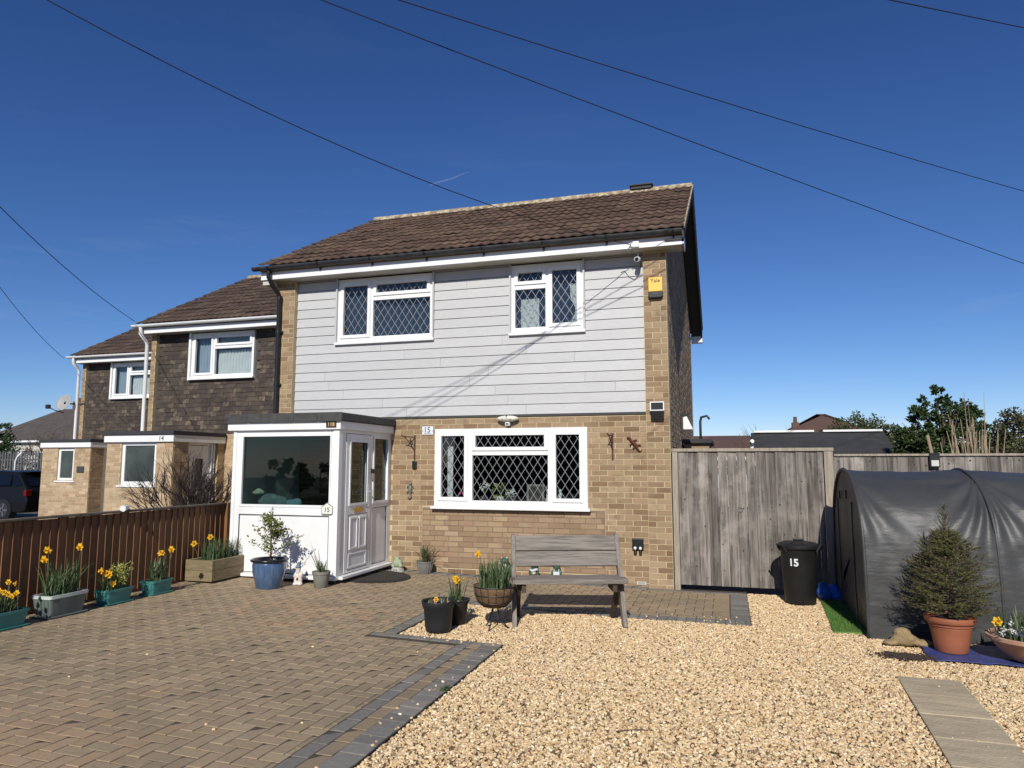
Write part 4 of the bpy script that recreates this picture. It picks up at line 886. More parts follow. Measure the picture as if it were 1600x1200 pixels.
# double gate
gt = root('garden_gate', 'wide weathered grey boarded gate beside the brick house', 'gate', (0.25, 9.79, 0), world=True)
xs = [-0.615]; 
while xs[-1] < 1.14: xs.append(xs[-1] + rnd.uniform(0.112, 0.132))
xs[-1] = 1.172
split = min(range(len(xs)), key=lambda i: abs(xs[i] - 0.225))
def knot(x, y, z, r_, par): 
    q = MB(); n = 9; q.add([(x + r_ * math.cos(2 * math.pi * i / n) * 0.8, y, z + r_ * math.sin(2 * math.pi * i / n)) for i in range(n)], [tuple(range(n))]); q.build('knot', m_knot, par)
for i in range(len(xs) - 1):
    a, b = xs[i], xs[i + 1]; gap = 0.007 if i + 1 == split else 0.004
    off = 0.0 if i % 2 else 0.009
    bb = MB().hexa([(a, 9.765 - off, 0.075), (b - gap, 9.770 - off, 0.075), (b - gap, 9.787, 0.075), (a, 9.787, 0.075), (a, 9.765 - off, 1.802), (b - gap, 9.770 - off, 1.802), (b - gap, 9.787, 1.802), (a, 9.787, 1.802)])
    o = bb.build('board', m_gate, gt)
    for j in range(rnd.choice((1, 2, 2, 3))): knot(rnd.uniform(a + 0.025, b - 0.03), 9.7642 - off, rnd.uniform(0.15, 1.7), rnd.uniform(0.006, 0.013), o)
for z in (0.25, 0.9, 1.5): MB().box(-0.61, 1.17, 9.788, 9.83, z, z + 0.09).build('rail', m_gate, gt)
m_post = M('grey_post', (0.38, 0.325, 0.25), (0.25, 0.21, 0.16), nscale=3, stretch=(12, 12, 1), rough=0.9, bump=0.3, bscale=30)
MB().box(-0.695, -0.622, 9.745, 9.82, 0.0, 1.80).build('post', m_post, gt, bevel=0.004); MB().box(1.18, 1.285, 9.745, 9.85, 0.0, 1.80).build('post', m_post, gt, bevel=0.004)
MB().box(-0.70, 1.295, 9.735, 9.86, 1.803, 1.845).build('capping', m_post, gt, bevel=0.004)
q = MB(); q.tube([(0.155 + 0.028 * math.cos(t), 9.752, 1.05 + 0.03 * math.sin(t)) for t in [i * math.pi / 8 for i in range(17)]], 0.006, 6); q.build('ring_handle', m_steel, gt)
# panel fence behind the tent
pf = root('panel_fence', 'weathered grey boarded fence behind the tarpaulin shelter', 'fence', (3.2, 9.79, 0), world=True)
x = 1.29
while x < 6.4:
    wd = rnd.uniform(0.11, 0.135); bb = MB().hexa([(x, 9.768, 0.02), (x + wd - 0.002, 9.774, 0.02), (x + wd - 0.002, 9.79, 0.02), (x, 9.79, 0.02), (x, 9.768, 1.735), (x + wd - 0.002, 9.774, 1.735), (x + wd - 0.002, 9.79, 1.735), (x, 9.79, 1.735)])
    o = bb.build('board', m_gate, pf)
    if rnd.random() < 0.5: knot(x + wd * 0.5, 9.7665, rnd.uniform(1.55, 1.72), 0.012, o)
    x += wd
MB().box(1.296, 6.45, 9.745, 9.82, 1.738, 1.765).build('capping', m_post, pf, bevel=0.003)
for z in (0.3, 1.4): MB().box(1.3, 6.4, 9.791, 9.83, z, z + 0.08).build('rail', m_gate, pf)
fl3 = root('flood_light', 'small black flood light on top of the grey panel fence', 'light', (2.41, 9.755, 1.60)); MB().box(-0.055, 0.055, -0.05, -0.02, 0.0, 0.16).build('body', m_blackpl, fl3, bevel=0.006); MB().box(-0.04, 0.04, -0.053, -0.0505, 0.015, 0.085).build('lens', M('pale_lens', (0.55, 0.56, 0.5), rough=0.3), fl3); MB().box(-0.05, 0.05, -0.06, 0.0, 0.161, 0.172).build('hood', m_blackpl, fl3)

# ================================================================== TARPAULIN SHELTER
def m_tarp():
    m = M('charcoal_tarpaulin', (0.046, 0.046, 0.046), (0.056, 0.056, 0.055), nscale=3, rough=0.48, spec=0.45)
    nt = m.node_tree; L = nt.links; b = nt.nodes['Principled BSDF']
    gp = N(nt, 'ShaderNodeNewGeometry'); bp = None; prev = None
    for sc, st, dist, stretch in ((4.0, 0.35, 0.025, (1, 1, 1.6)), (9.0, 0.30, 0.012, (0.45, 1, 2.6)), (30.0, 0.16, 0.004, (0.7, 1, 1.8)), (420.0, 0.25, 0.001, (1, 1, 1))):
        mp = N(nt, 'ShaderNodeMapping'); mp.inputs['Scale'].default_value = stretch; L.new(gp.outputs['Position'], mp.inputs['Vector'])
        n = N(nt, 'ShaderNodeTexNoise'); n.inputs['Scale'].default_value = sc; n.inputs['Detail'].default_value = 3; L.new(mp.outputs[0], n.inputs['Vector'])
        bp = N(nt, 'ShaderNodeBump'); bp.inputs['Strength'].default_value = st; bp.inputs['Distance'].default_value = dist; L.new(n.outputs['Fac'], bp.inputs['Height'])
        if prev: L.new(prev.outputs['Normal'], bp.inputs['Normal'])
        prev = bp
    L.new(prev.outputs['Normal'], b.inputs['Normal']); return m
mt = m_tarp()
te = root('tarpaulin_shelter', 'charcoal tarpaulin garden shelter with rounded hoops on the gravel', 'shelter', (2.9, 8.6, 0), world=True)
prof = [(7.61, 0.0), (7.605, 0.3), (7.61, 0.58), (7.645, 0.95), (7.72, 1.15), (7.82, 1.28), (7.99, 1.41), (8.18, 1.495), (8.40, 1.555), (8.64, 1.585), (8.88, 1.57), (9.10, 1.515), (9.28, 1.42), (9.44, 1.28), (9.55, 1.10), (9.62, 0.8), (9.66, 0.4), (9.67, 0.0)]
def arc(pts, n):
    d = [0]
    for a, b in zip(pts, pts[1:]): d.append(d[-1] + math.hypot(b[0] - a[0], b[1] - a[1]))
    res = []
    for i in range(n + 1):
        t = d[-1] * i / n; k = max(j for j in range(len(d) - 1) if d[j] <= t + 1e-9); u = (t - d[k]) / (d[k + 1] - d[k]); res.append((pts[k][0] + (pts[k + 1][0] - pts[k][0]) * u, pts[k][1] + (pts[k + 1][1] - pts[k][1]) * u))
    for _ in range(3): res = [res[0]] + [((res[i - 1][0] + 2 * res[i][0] + res[i + 1][0]) / 4, (res[i - 1][1] + 2 * res[i][1] + res[i + 1][1]) / 4) for i in range(1, len(res) - 1)] + [res[-1]]
    return res
NA, NX = 96, 300; sec = arc(prof, NA); X0, X1 = 1.24, 4.75; hoops = [1.24, 2.36, 3.5, 4.75]
from mathutils import noise as mn
skin = MB()
for i in range(NX + 1):
    x = X0 + (X1 - X0) * i / NX
    hl = max(h for h in hoops if h <= x + 1e-6); hr = min([h for h in hoops if h > x + 1e-6] or [X1 + 1]); t = (x - hl) / (hr - hl); sag = 0.030 * math.sin(math.pi * min(1, max(0, t)))
    for j in range(NA + 1):
        yy, zz = sec[j]; a = sec[max(0, j - 1)]; b = sec[min(NA, j + 1)]; tx, tz = b[0] - a[0], b[1] - a[1]; l = math.hypot(tx, tz); nx_, nz_ = -tz / l, tx / l   # outward normal
        d = -sag * (0.4 + 0.6 * math.sin(math.pi * j / NA))
        # tension folds fanning down and out from the middle hoop's shoulder, and from the end arch
        for hx, hz, am in ((2.36, 1.36, 0.020), (1.24, 1.33, 0.015), (3.5, 1.36, 0.02)):
            u, v = x - hx, hz - zz
            r_ = math.hypot(u, v)
            if yy < 8.6 and r_ > 0.02 and v > -0.12:
                th = math.atan2(u, v + 0.15); fo = math.sin(th * (15 if hx > 2 else 11) + 2.5 * mn.noise(Vector((x * 1.2, zz * 1.2, hx))) + 3 * math.sin(th * 2.3))
                d += am * fo * min(1, r_ / 0.18) * math.exp(-(r_ / 0.62) ** 2)
        d += 0.010 * mn.noise(Vector((x * 3.2, yy * 3.0, zz * 2.0))) + 0.004 * mn.noise(Vector((x * 9, yy * 7, zz * 7)))
        d += 0.010 * (0.35 - abs(mn.noise(Vector((x * 2.1 + zz * 1.7, yy * 2.0, zz * 3.4 + 4))))) + 0.006 * (0.3 - abs(mn.noise(Vector((x * 5.5 - zz * 3.0, yy * 4.0, zz * 6.5 + 9)))))
        if zz < 0.25: d += 0.018 * mn.noise(Vector((x * 5, 3, zz * 3)))
        ax_ = x if i else x
        skin.v.append((ax_, yy - nx_ * -d, zz + nz_ * d))
for i in range(NX):
    for j in range(NA):
        a = i * (NA + 1) + j; skin.f.append((a, a + 1, a + NA + 2, a + NA + 1))
skin.build('cover', mt, te, smooth=True)
for hx in hoops[:3]:
    q = MB(); q.tube([(hx, yy + (0.004 if yy < 8.6 else -0.004), zz + 0.004) for yy, zz in sec[::2]], 0.016, 8); q.build('hoop', mt, te, smooth=True)
en = MB(); ns = 14                                            # slack end panel with a zip
for j in range(NA + 1):
    for k in range(ns + 1):
        u = k / ns; yy, zz = sec[j]; y2 = 8.64 + (yy - 8.64) * u; z2 = 0.7 + (zz - 0.7) * u if zz > 0.0 else zz * u
        z2 = zz * u + (1 - u) * 0.62; en.v.append((1.25 + 0.02 * math.sin(y2 * 9) * (1 - u) * u * 3 + 0.02 * mn.noise(Vector((y2 * 3, z2 * 2, 0))) * (1 - u), y2, z2))
for j in range(NA):
    for k in range(ns): a = j * (ns + 1) + k; en.f.append((a, a + ns + 1, a + ns + 2, a + 1))
ep = en.build('end_panel', mt, te, smooth=True)
MB().prism([(1.262, 7.62, 0.0), (1.262, 9.66, 0.0), (1.262, 8.64, 0.62)], (0.004, 0, 0)).build('end_skirt', mt, ep)
for yy in (8.15, 9.1): MB().tube([(1.232, yy, 0.05), (1.228, yy + 0.02, 0.7), (1.232, yy + 0.03, 1.25)], 0.008, 6).build('zip', m_blackpl, ep)
for yy, zz in ((8.45, 1.36), (8.9, 1.34)): MB().box(1.215, 1.232, yy, yy + 0.035, zz - 0.09, zz).build('toggle', m_blackpl, ep, bevel=0.005)

# ================================================================== BENCH (rotated square to the drive's viewer)
be = root('garden_bench', 'weathered grey timber garden bench with sloping legs on the gravel', 'bench', (-1.555, 7.20, 0.02), (0, 0, R(18.5)))
HL = 0.555
for s in (-1, 1):
    sx = s * HL
    def yz(pts, x0, w_): return MB().prism([(x0, a, b) for a, b in pts], (w_, 0, 0))
    # long upright: front foot to top of the back
    yz([(-0.06, 0.0), (0.05, 0.0), (0.50, 0.868), (0.40, 0.868)], sx - 0.0225, 0.045).build('upright', m_benchz, be, bevel=0.004)
    # shorter rear leg, crossing inside it
    xi = sx - s * 0.047 - 0.0225
    yz([(0.005, 0.415), (0.115, 0.415), (0.52, 0.0), (0.41, 0.0)], xi, 0.045).build('leg', m_benchshade, be, bevel=0.004)
    yz([(-0.015, 0.335), (0.31, 0.335), (0.33, 0.418), (-0.015, 0.418)], xi - s * 0.047, 0.045).build('seat_bearer', m_benchshade, be, bevel=0.004)
MB().box(-HL - 0.035, HL + 0.035, -0.045, 0.118, 0.420, 0.468).build('seat_plank', m_bench, be, bevel=0.006)
MB().box(-HL + 0.024, HL - 0.024, 0.126, 0.27, 0.420, 0.466).build('seat_plank', m_bench, be, bevel=0.006)
th = math.atan2(0.45, 0.868)
for z0, z1 in ((0.565, 0.707), (0.715, 0.862)):
    f_ = lambda z: 0.05 + (z / 0.868) * 0.45 - 0.105
    MB().hexa([(-HL + 0.023, f_(z0) - 0.0, z0), (HL - 0.023, f_(z0), z0), (HL - 0.023, f_(z0) + 0.045, z0 - 0.015), (-HL + 0.023, f_(z0) + 0.045, z0 - 0.015), (-HL + 0.023, f_(z1), z1), (HL - 0.023, f_(z1), z1), (HL - 0.023, f_(z1) + 0.045, z1 - 0.015), (-HL + 0.023, f_(z1) + 0.045, z1 - 0.015)]).build('back_plank', m_bench, be, bevel=0.005)

# ================================================================== BIN, BAG, TURF, SLABS
bi = root('dustbin', 'black plastic dustbin with white number fifteen beside the gate', 'bin', (0.79, 9.26, 0.0))
q = MB(); q.lathe([(0.165, 0.0), (0.172, 0.012), (0.205, 0.62), (0.215, 0.64), (0.215, 0.655)], n=40); q.build('body', m_blackrub, bi, auto=35)
ld = MB(); ld.lathe([(0.232, 0.645), (0.237, 0.655), (0.235, 0.685), (0.215, 0.702), (0.12, 0.722), (0.10, 0.716), (0.05, 0.722), (0.04, 0.73)], n=40); ld = ld.build('lid', m_blackrub, bi, auto=35)
q = MB().box(-0.055, 0.055, -0.012, 0.012, 0.731, 0.76); q.build('lid_handle', m_blackrub, ld, bevel=0.008)
for i in range(8): t = i * math.pi / 4 + 0.2; MB().bar((0.125 * math.cos(t), 0.125 * math.sin(t), 0.722), (0.205 * math.cos(t), 0.205 * math.sin(t), 0.7075), 0.012, 0.006).build('lid_rib', m_blackrub, ld)
for s, a in ((1, -0.35), (-1, math.pi + 0.6)):
    q = MB(); c, d_ = math.cos(a), math.sin(a); q.tube([(c * 0.22 - d_ * 0.06, d_ * 0.22 + c * 0.06, 0.62), (c * 0.262 - d_ * 0.05, d_ * 0.262 + c * 0.05, 0.69), (c * 0.262 + d_ * 0.05, d_ * 0.262 - c * 0.05, 0.69), (c * 0.22 + d_ * 0.06, d_ * 0.22 - c * 0.06, 0.62)], 0.012, 8); q.build('handle', m_blackrub, bi)
def wrapdigit(s, size, ang0, z, rr0, rr1, h, par, mat):
    """numerals laid round the bin's curved side"""
    c = bpy.data.curves.new('numerals', 'FONT'); c.body = s; c.size = size; c.align_x = 'CENTER'; c.align_y = 'CENTER'; c.extrude = 0.001; c.resolution_u = 4; c.offset = 0.0035
    t = bpy.data.objects.new('tmp', c); COL.objects.link(t); me = bpy.data.meshes.new_from_object(t.evaluated_get(bpy.context.evaluated_depsgraph_get())); bpy.data.objects.remove(t, do_unlink=True)
    for v in me.vertices:
        zz = z + v.co.y; r_ = rr0 + (rr1 - rr0) * zz / h + 0.002 + v.co.z; a = ang0 + v.co.x / r_; v.co = (r_ * math.cos(a), r_ * math.sin(a), zz)
    me.materials.clear(); me.materials.append(mat); return inst('numerals', me, mat, par, (0, 0, 0))
wrapdigit('15', 0.115, R(-112), 0.49, 0.172, 0.205, 0.62, bi, M('white_sticker', (0.75, 0.75, 0.75), rough=0.5))
bg_ = lumps('carrier_bag', 'crumpled blue plastic bag beside the dustbin', 'bag', [((0, 0, 0.09), (0.10, 0.08, 0.09)), ((0.09, 0.02, 0.10), (0.09, 0.08, 0.10)), ((-0.03, 0, 0.17), (0.05, 0.04, 0.05)), ((0.13, 0, 0.05), (0.08, 0.07, 0.05))], (1.10, 9.56, 0.0), M('blue_plastic', (0.02, 0.10, 0.55), (0.03, 0.16, 0.7), nscale=9, rough=0.35, bump=0.6, bscale=22), 0.014)
tf = root('artificial_turf_strip', 'strip of green artificial turf beside the tarpaulin shelter', 'turf', (1.12, 8.55, 0.0), world=True)
poly = [(0.945, 7.74), (1.30, 7.78), (1.34, 9.45), (1.03, 9.40)]
MB().prism([(a, b, 0.006) for a, b in poly], (0, 0, 0.012)).build('backing', m_turf, tf)
gb_ = MB()
for i in range(9000):
    u, v = rnd.random(), rnd.random()
    ax = poly[0][0] + (poly[3][0] - poly[0][0]) * v + u * ((poly[1][0] - poly[0][0]) + (poly[2][0] - poly[3][0] - poly[1][0] + poly[0][0]) * v); ay = 7.745 + v * 1.66 + u * 0.04
    a = rnd.uniform(0, 6.28); hh = rnd.uniform(0.015, 0.03); dx_, dy_ = math.cos(a) * 0.0022, math.sin(a) * 0.0022; lx, ly = rnd.gauss(0, 0.008), rnd.gauss(0, 0.008)
    gb_.add([(ax - dx_, ay - dy_, 0.016), (ax + dx_, ay + dy_, 0.016), (ax + lx, ay + ly, 0.018 + hh)], [(0, 1, 2)])
gb_.build('pile', m_turf, tf, kind='stuff')
st = structure(MB().prism([(1.205, 6.30, 0.002), (1.075, 3.85, 0.002), (1.505, 3.85, 0.002), (1.635, 6.30, 0.002)][::-1], (0, 0, 0.002)).build('stepping_path', m_joint))
for i in range(6):
    ya, yb = 6.30 - i * 0.436, 6.30 - (i + 1) * 0.436 + 0.005; xa = lambda y_: 1.205 - (6.30 - y_) * 0.053
    ch = 0.006; P4 = [(xa(ya), ya), (xa(yb), yb), (xa(yb) + 0.43, yb - 0.004), (xa(ya) + 0.43, ya - 0.004)]
    MB().prism([(a, b, 0.005) for a, b in P4], (0, 0, 0.012 + rnd.uniform(0, 0.004))).build('slab', m_slab, st, bevel=0.006)

# ================================================================== PLANTS AND POTS
def blade(mb, base, ang, lean, h, w_, curl=0.6, n=4, twist=0.0):
    """one strap leaf: a tapering ribbon that bends over"""
    bx, by, bz = base; dx_, dy_ = math.cos(ang), math.sin(ang); px_, py_ = -dy_, dx_; i0 = len(mb.v)
    for i in range(n + 1):
        t = i / n; r_ = lean * h * (t * (1 - curl) + curl * t * t); z = h * (t - 0.25 * curl * lean * t * t * t * 2)
        ww = w_ * (0.75 + 0.5 * t) * (1 - t ** 3) + 0.0006
        c, s = math.cos(twist * t), math.sin(twist * t)
        ox, oy = px_ * c + dx_ * s, py_ * c + dy_ * s
        mb.v.append((bx + dx_ * r_ - ox * ww, by + dy_ * r_ - oy * ww, bz + z)); mb.v.append((bx + dx_ * r_ + ox * ww, by + dy_ * r_ + oy * ww, bz + z))
    for i in range(n): a = i0 + 2 * i; mb.f.append((a, a + 1, a + 3, a + 2))
    t = 1.0; return (bx + dx_ * lean * h, by + dy_ * lean * h, bz + h * (1 - 0.5 * curl * lean))
def clump(n, rx, ry, z, h0, h1, w_, lean=(0.05, 0.45), curl=(0.3, 0.9), c=(0, 0)):
    mb = MB()
    for i in range(n):
        a = rnd.uniform(0, 6.28); r_ = math.sqrt(rnd.random()); x, y_ = c[0] + rx * r_ * math.cos(a), c[1] + ry * r_ * math.sin(a)
        blade(mb, (x, y_, z), rnd.uniform(0, 6.28), rnd.uniform(*lean), rnd.uniform(h0, h1), w_ * rnd.uniform(0.7, 1.2), rnd.uniform(*curl), twist=rnd.uniform(-0.8, 0.8))
    return mb
def daff_mesh(name, s=1.0):
    mb = MB()
    for k in range(6):
        a = k * math.pi / 3 + (0.15 if k % 2 else 0); c, d_ = math.cos(a), math.sin(a); L_ = 0.036 * s; w_ = 0.014 * s; zz = 0.002 * (k % 2)
        mb.add([(0, 0, zz), (c * L_ * 0.55 - d_ * w_, d_ * L_ * 0.55 + c * w_, zz + 0.005 * s), (c * L_, d_ * L_, zz + 0.001), (c * L_ * 0.55 + d_ * w_, d_ * L_ * 0.55 - c * w_, zz + 0.005 * s)], [(0, 1, 2), (0, 2, 3)])
    n = 8; i0 = len(mb.v)
    for r_, z in ((0.008, 0.0), (0.0095, 0.018), (0.0145, 0.026)):
        for k in range(n): t = 2 * math.pi * k / n; mb.v.append((r_ * s * math.cos(t), r_ * s * math.sin(t), z * s))
    for j in range(2):
        for k in range(n): k2 = (k + 1) % n; mb.f.append((i0 + j * n + k, i0 + j * n + k2, i0 + (j + 1) * n + k2, i0 + (j + 1) * n + k))
    return mb.mesh(name)
DAFF = daff_mesh('flower', 1.25); DAFF.materials.append(m_yellow); DAFFS = daff_mesh('flower', 0.8); DAFFS.materials.append(m_yellow)
def flowers(par, spots, base_z, me, face=(0.35, -1.0, 0.25)):
    """stems and heads; each flower its own part"""
    for x, y_, h in spots:
        bx, by = x * 0.75, y_ * 0.8; t = Vector((x, y_, base_z + h))
        st = MB(); st.tube([(bx, by, base_z), ((bx + x) / 2, (by + y_) / 2, base_z + h * 0.55), (x, y_, base_z + h - 0.01), (t.x + 0.008, t.y - 0.012, t.z + 0.006)], [0.004, 0.0035, 0.003, 0.003], 5); st.build('stem', m_blade, par)
        v = Vector((face[0] + rnd.gauss(0, 0.5), face[1] + rnd.gauss(0, 0.3), face[2] + rnd.gauss(0, 0.3))); r_ = v.to_track_quat('Z', 'Y').to_euler()
        inst('flower', me, None, par, (t.x + v.normalized().x * 0.012, t.y + v.normalized().y * 0.012, t.z + 0.006), r_)
m_teal = M('teal_plastic', (0.045, 0.185, 0.175), (0.06, 0.23, 0.21), nscale=5, rough=0.42)
m_sage = M('grey_green_plastic', (0.105, 0.135, 0.122), (0.15, 0.18, 0.165), nscale=6, rough=0.5)
m_sagerim = M('pale_green_rim', (0.55, 0.60, 0.56), (0.42, 0.47, 0.44), nscale=7, rough=0.5)
def trough(label, loc, L_, W_, H_, mat, rim, spots, nleaf, hl, extra=None, me=DAFF):
    t = root('flower_trough', label, 'planter', loc)
    def ring(w_, l_, z, r_=0.03, n=5):
        pts = []
        for cx, cy, a0 in ((w_ / 2 - r_, l_ / 2 - r_, 0), (-w_ / 2 + r_, l_ / 2 - r_, 90), (-w_ / 2 + r_, -l_ / 2 + r_, 180), (w_ / 2 - r_, -l_ / 2 + r_, 270)):
            for k in range(n): a = R(a0 + 90 * k / (n - 1)); pts.append((cx + r_ * math.cos(a), cy + r_ * math.sin(a), z))
        return pts
    def loft(rings):
        mb = MB(); n = len(rings[0])
        for r_ in rings: mb.v += r_
        for j in range(len(rings) - 1):
            for k in range(n): k2 = (k + 1) % n; mb.f.append((j * n + k, j * n + k2, (j + 1) * n + k2, (j + 1) * n + k))
        mb.f.append(tuple(reversed(range(n)))); mb.f.append(tuple((len(rings) - 1) * n + k for k in range(n))); return mb
    loft([ring(W_ * 0.78, L_ * 0.84, 0.012), ring(W_ * 0.82, L_ * 0.87, 0.03), ring(W_ * 0.96, L_ * 0.975, H_ * 0.86)]).build('tub', mat, t, auto=35)
    for k in range(5):
        for s in (-1, 1): MB().tube([((-0.35 + 0.175 * k) * W_, s * (-L_ * 0.49), H_ * 0.80), ((-0.35 + 0.175 * k) * W_ * 0.88, s * (-L_ * 0.435), 0.04)], 0.006, 5).build('moulded_rib', mat, t)
    rm = MB(); n = 20; o = [ring(W_ * 1.04, L_ * 1.02, z) for z in (H_ * 0.86 + 0.001, H_)]; i_ = [ring(W_ * 0.88, L_ * 0.92, z) for z in (H_, H_ * 0.86 + 0.002)]
    rings = o + i_; n = len(rings[0])
    for r_ in rings: rm.v += r_
    for j in range(4):
        for k in range(n): k2 = (k + 1) % n; jn = (j + 1) % 4; rm.f.append((j * n + k, j * n + k2, jn * n + k2, jn * n + k))
    rm.build('rim', rim, t, auto=50)
    loft([ring(W_ * 0.87, L_ * 0.91, H_ * 0.80), ring(W_ * 0.87, L_ * 0.91, H_ * 0.90)]).build('soil', m_soil, t)
    loft([ring(W_ * 0.98, L_ * 1.0, 0.0), ring(W_ * 1.08, L_ * 1.06, 0.022)]).build('saucer', mat if mat is not m_sage else m_sage, t)
    clump(nleaf, W_ * 0.36, L_ * 0.40, H_ * 0.88, hl[0], hl[1], 0.0055, (0.05, 0.75), (0.2, 1.0)).build('leaves', m_blade, t, kind='stuff')
    flowers(t, spots, H_ * 0.88, me)
    if extra: extra(t)
    return t
zt = g(-6.45)
def sm(n, L_, h0, h1, w_=0.1): return [(rnd.uniform(-w_, w_), rnd.uniform(-L_, L_), rnd.uniform(h0, h1)) for _ in range(n)]
trough('teal trough crowded with small pale daffodils beside the brown fence', (-6.43, 5.07, zt), 0.44, 0.22, 0.165, m_teal, m_teal, sm(22, 0.22, 0.10, 0.27, 0.14), 110, (0.08, 0.2), me=DAFFS)
trough('large grey green trough with a pale rim and three tall daffodils', (-6.46, 5.72, zt), 0.44, 0.25, 0.225, m_sage, m_sagerim, [(0.0, -0.17, 0.46), (-0.09, -0.12, 0.36), (0.08, 0.13, 0.46)], 120, (0.14, 0.42))
m_lime = M('lime_bud', (0.42, 0.42, 0.10), (0.30, 0.33, 0.08), nscale=20, rough=0.7, rnd_v=0.25, transl=0.2)
def euph(t):
    mb = MB()
    for i in range(26):
        x, y_, h = rnd.uniform(-0.08, 0.09), rnd.uniform(-0.02, 0.17), rnd.uniform(0.12, 0.29); mb.tube([(x * 0.6, y_ * 0.7, 0.14), (x, y_, 0.15 + h)], 0.002, 4)
        for k in range(14):
            c = Vector((x + rnd.gauss(0, 0.014), y_ + rnd.gauss(0, 0.014), 0.15 + h - rnd.uniform(0, 0.10))); s_ = 0.008
            a = Vector((rnd.gauss(0, 1), rnd.gauss(0, 1), rnd.gauss(0, 1))).normalized() * s_; b = a.orthogonal().normalized() * s_; mb.add([c - a, c + b, c + a, c - b], [(0, 1, 2, 3)])
    mb.build('lime_sprays', m_lime, t, kind='stuff')
trough('teal trough with dwarf daffodils and lime green sprays beside the fence', (-6.44, 6.36, zt), 0.36, 0.20, 0.165, m_teal, m_teal, [(0.0, -0.16, 0.22), (0.05, -0.10, 0.17), (0.02, -0.12, 0.19), (0.06, -0.05, 0.07)], 70, (0.1, 0.24), euph, DAFF)
trough('small teal trough with two daffodils nearest the wooden planter', (-6.44, 6.97, zt), 0.33, 0.20, 0.165, m_teal, m_teal, [(0.06, -0.02, 0.32), (0.08, 0.13, 0.35)], 60, (0.14, 0.38))
# timber planter box
wp = root('wooden_planter', 'square timber planter box with daffodils and shrubs beside the porch', 'planter', (-6.475, 8.10, zt))
for z in (0.03, 0.162):
    zz = z + 0.128
    MB().box(-0.205, 0.205, -0.40, -0.355, z, zz).build('plank', m_planter, wp, bevel=0.004); MB().box(-0.205, 0.205, 0.355, 0.40, z, zz).build('plank', m_planter, wp, bevel=0.004)
    MB().box(0.16, 0.204, -0.354, 0.354, z, zz).build('plank', m_planter, wp, bevel=0.004); MB().box(-0.204, -0.16, -0.354, 0.354, z, zz).build('plank', m_planter, wp, bevel=0.004)
MB().box(-0.17, 0.17, -0.36, 0.36, 0.0, 0.029).build('base', m_benchshade, wp); MB().box(-0.159, 0.159, -0.353, 0.353, 0.20, 0.265).build('soil', m_soil, wp)
clump(230, 0.14, 0.32, 0.26, 0.12, 0.34, 0.0055, (0.05, 0.55)).build('leaves', m_blade, wp, kind='stuff'); flowers(wp, [(-0.15, -0.33, 0.22), (0.02, -0.24, 0.30)], 0.26, DAFF)
def leafcloud(mb, c, r_, n, s0, s1, hollow=0.3, up=0.3):
    for i in range(n):
        v = Vector((rnd.gauss(0, 1), rnd.gauss(0, 1), rnd.gauss(0, 1))).normalized() * (hollow + (1 - hollow) * rnd.random() ** 0.6)
        p = Vector((c[0] + v.x * r_[0], c[1] + v.y * r_[1], c[2] + v.z * r_[2])); leaf(mb, p, rnd.uniform(s0, s1), up, v)
def leaf(mb, p, s, up=0.3, out=None):
    d = Vector((rnd.gauss(0, 1), rnd.gauss(0, 1), rnd.gauss(0, 0.6) + up))
    if out is not None: d += out * 1.2
    d.normalize(); b = d.cross(Vector((rnd.gauss(0, 1), rnd.gauss(0, 1), rnd.gauss(0, 1)))).normalized(); n_ = d.cross(b)
    mb.add([p, p + d * s * 0.5 + b * s * 0.28 + n_ * s * 0.06, p + d * s, p + d * s * 0.5 - b * s * 0.28 + n_ * s * 0.06], [(0, 1, 2), (0, 2, 3)])
q = MB(); leafcloud(q, (0.05, 0.25, 0.36), (0.13, 0.16, 0.13), 420, 0.015, 0.03); q.build('shrub', M('bronze_leaf', (0.10, 0.055, 0.04), (0.07, 0.08, 0.035), nscale=14, rough=0.6, rnd_v=0.4), wp, kind='stuff')

def pot(name, label, loc, prof, mat, soil_r, soil_z, n=40, smooth_ang=40, cat='plant pot', sx=1):
    t = root(name, label, cat, loc)
    q = MB(); q.lathe(prof, n=n); q.build('pot', mat, t, auto=smooth_ang)
    q = MB(); q.lathe([(soil_r * 0.98, soil_z - 0.02), (soil_r, soil_z - 0.005), (soil_r * 0.6, soil_z + 0.008), (0.01, soil_z + 0.012)], n=24); q.build('soil', m_soil, t, smooth=True)
    return t
m_blueg = M('blue_glaze', (0.04, 0.085, 0.19), (0.085, 0.14, 0.22), nscale=3, stretch=(14, 14, 1.0), rough=0.22, coat=0.6)
bp_ = pot('potted_shrub', 'glossy blue glazed pot with a small leafy shrub before the porch', (-5.50, 7.80, g(-5.5)), [(0.145, 0.0), (0.155, 0.01), (0.20, 0.20), (0.205, 0.29), (0.197, 0.315), (0.225, 0.335), (0.23, 0.352), (0.215, 0.36), (0.195, 0.35), (0.185, 0.30), (0.18, 0.28)], m_blueg, 0.184, 0.315)
MB().lathe([(0.199, 0.318), (0.226, 0.334), (0.232, 0.352), (0.216, 0.3615), (0.194, 0.350), (0.186, 0.31)], n=40, caps=False).build('dark_rim', M('dark_glaze', (0.012, 0.012, 0.018), rough=0.25), bp_, smooth=True)
m_shrubleaf = M('yellow_green_leaf', (0.20, 0.21, 0.05), (0.11, 0.15, 0.04), nscale=8, rough=0.4, rnd_v=0.45, transl=0.3, c3=(0.38, 0.33, 0.06), c3scale=9, c3lo=0.55, c3hi=0.7)
st_ = MB(); lf = MB()
tips = []
st_.tube([(0.01, 0, 0.30), (0.015, 0, 0.48), (0.005, 0.0, 0.66), (0.01, 0, 0.86), (0.015, 0.0, 1.0)], [0.014, 0.011, 0.008, 0.005, 0.002], 7)
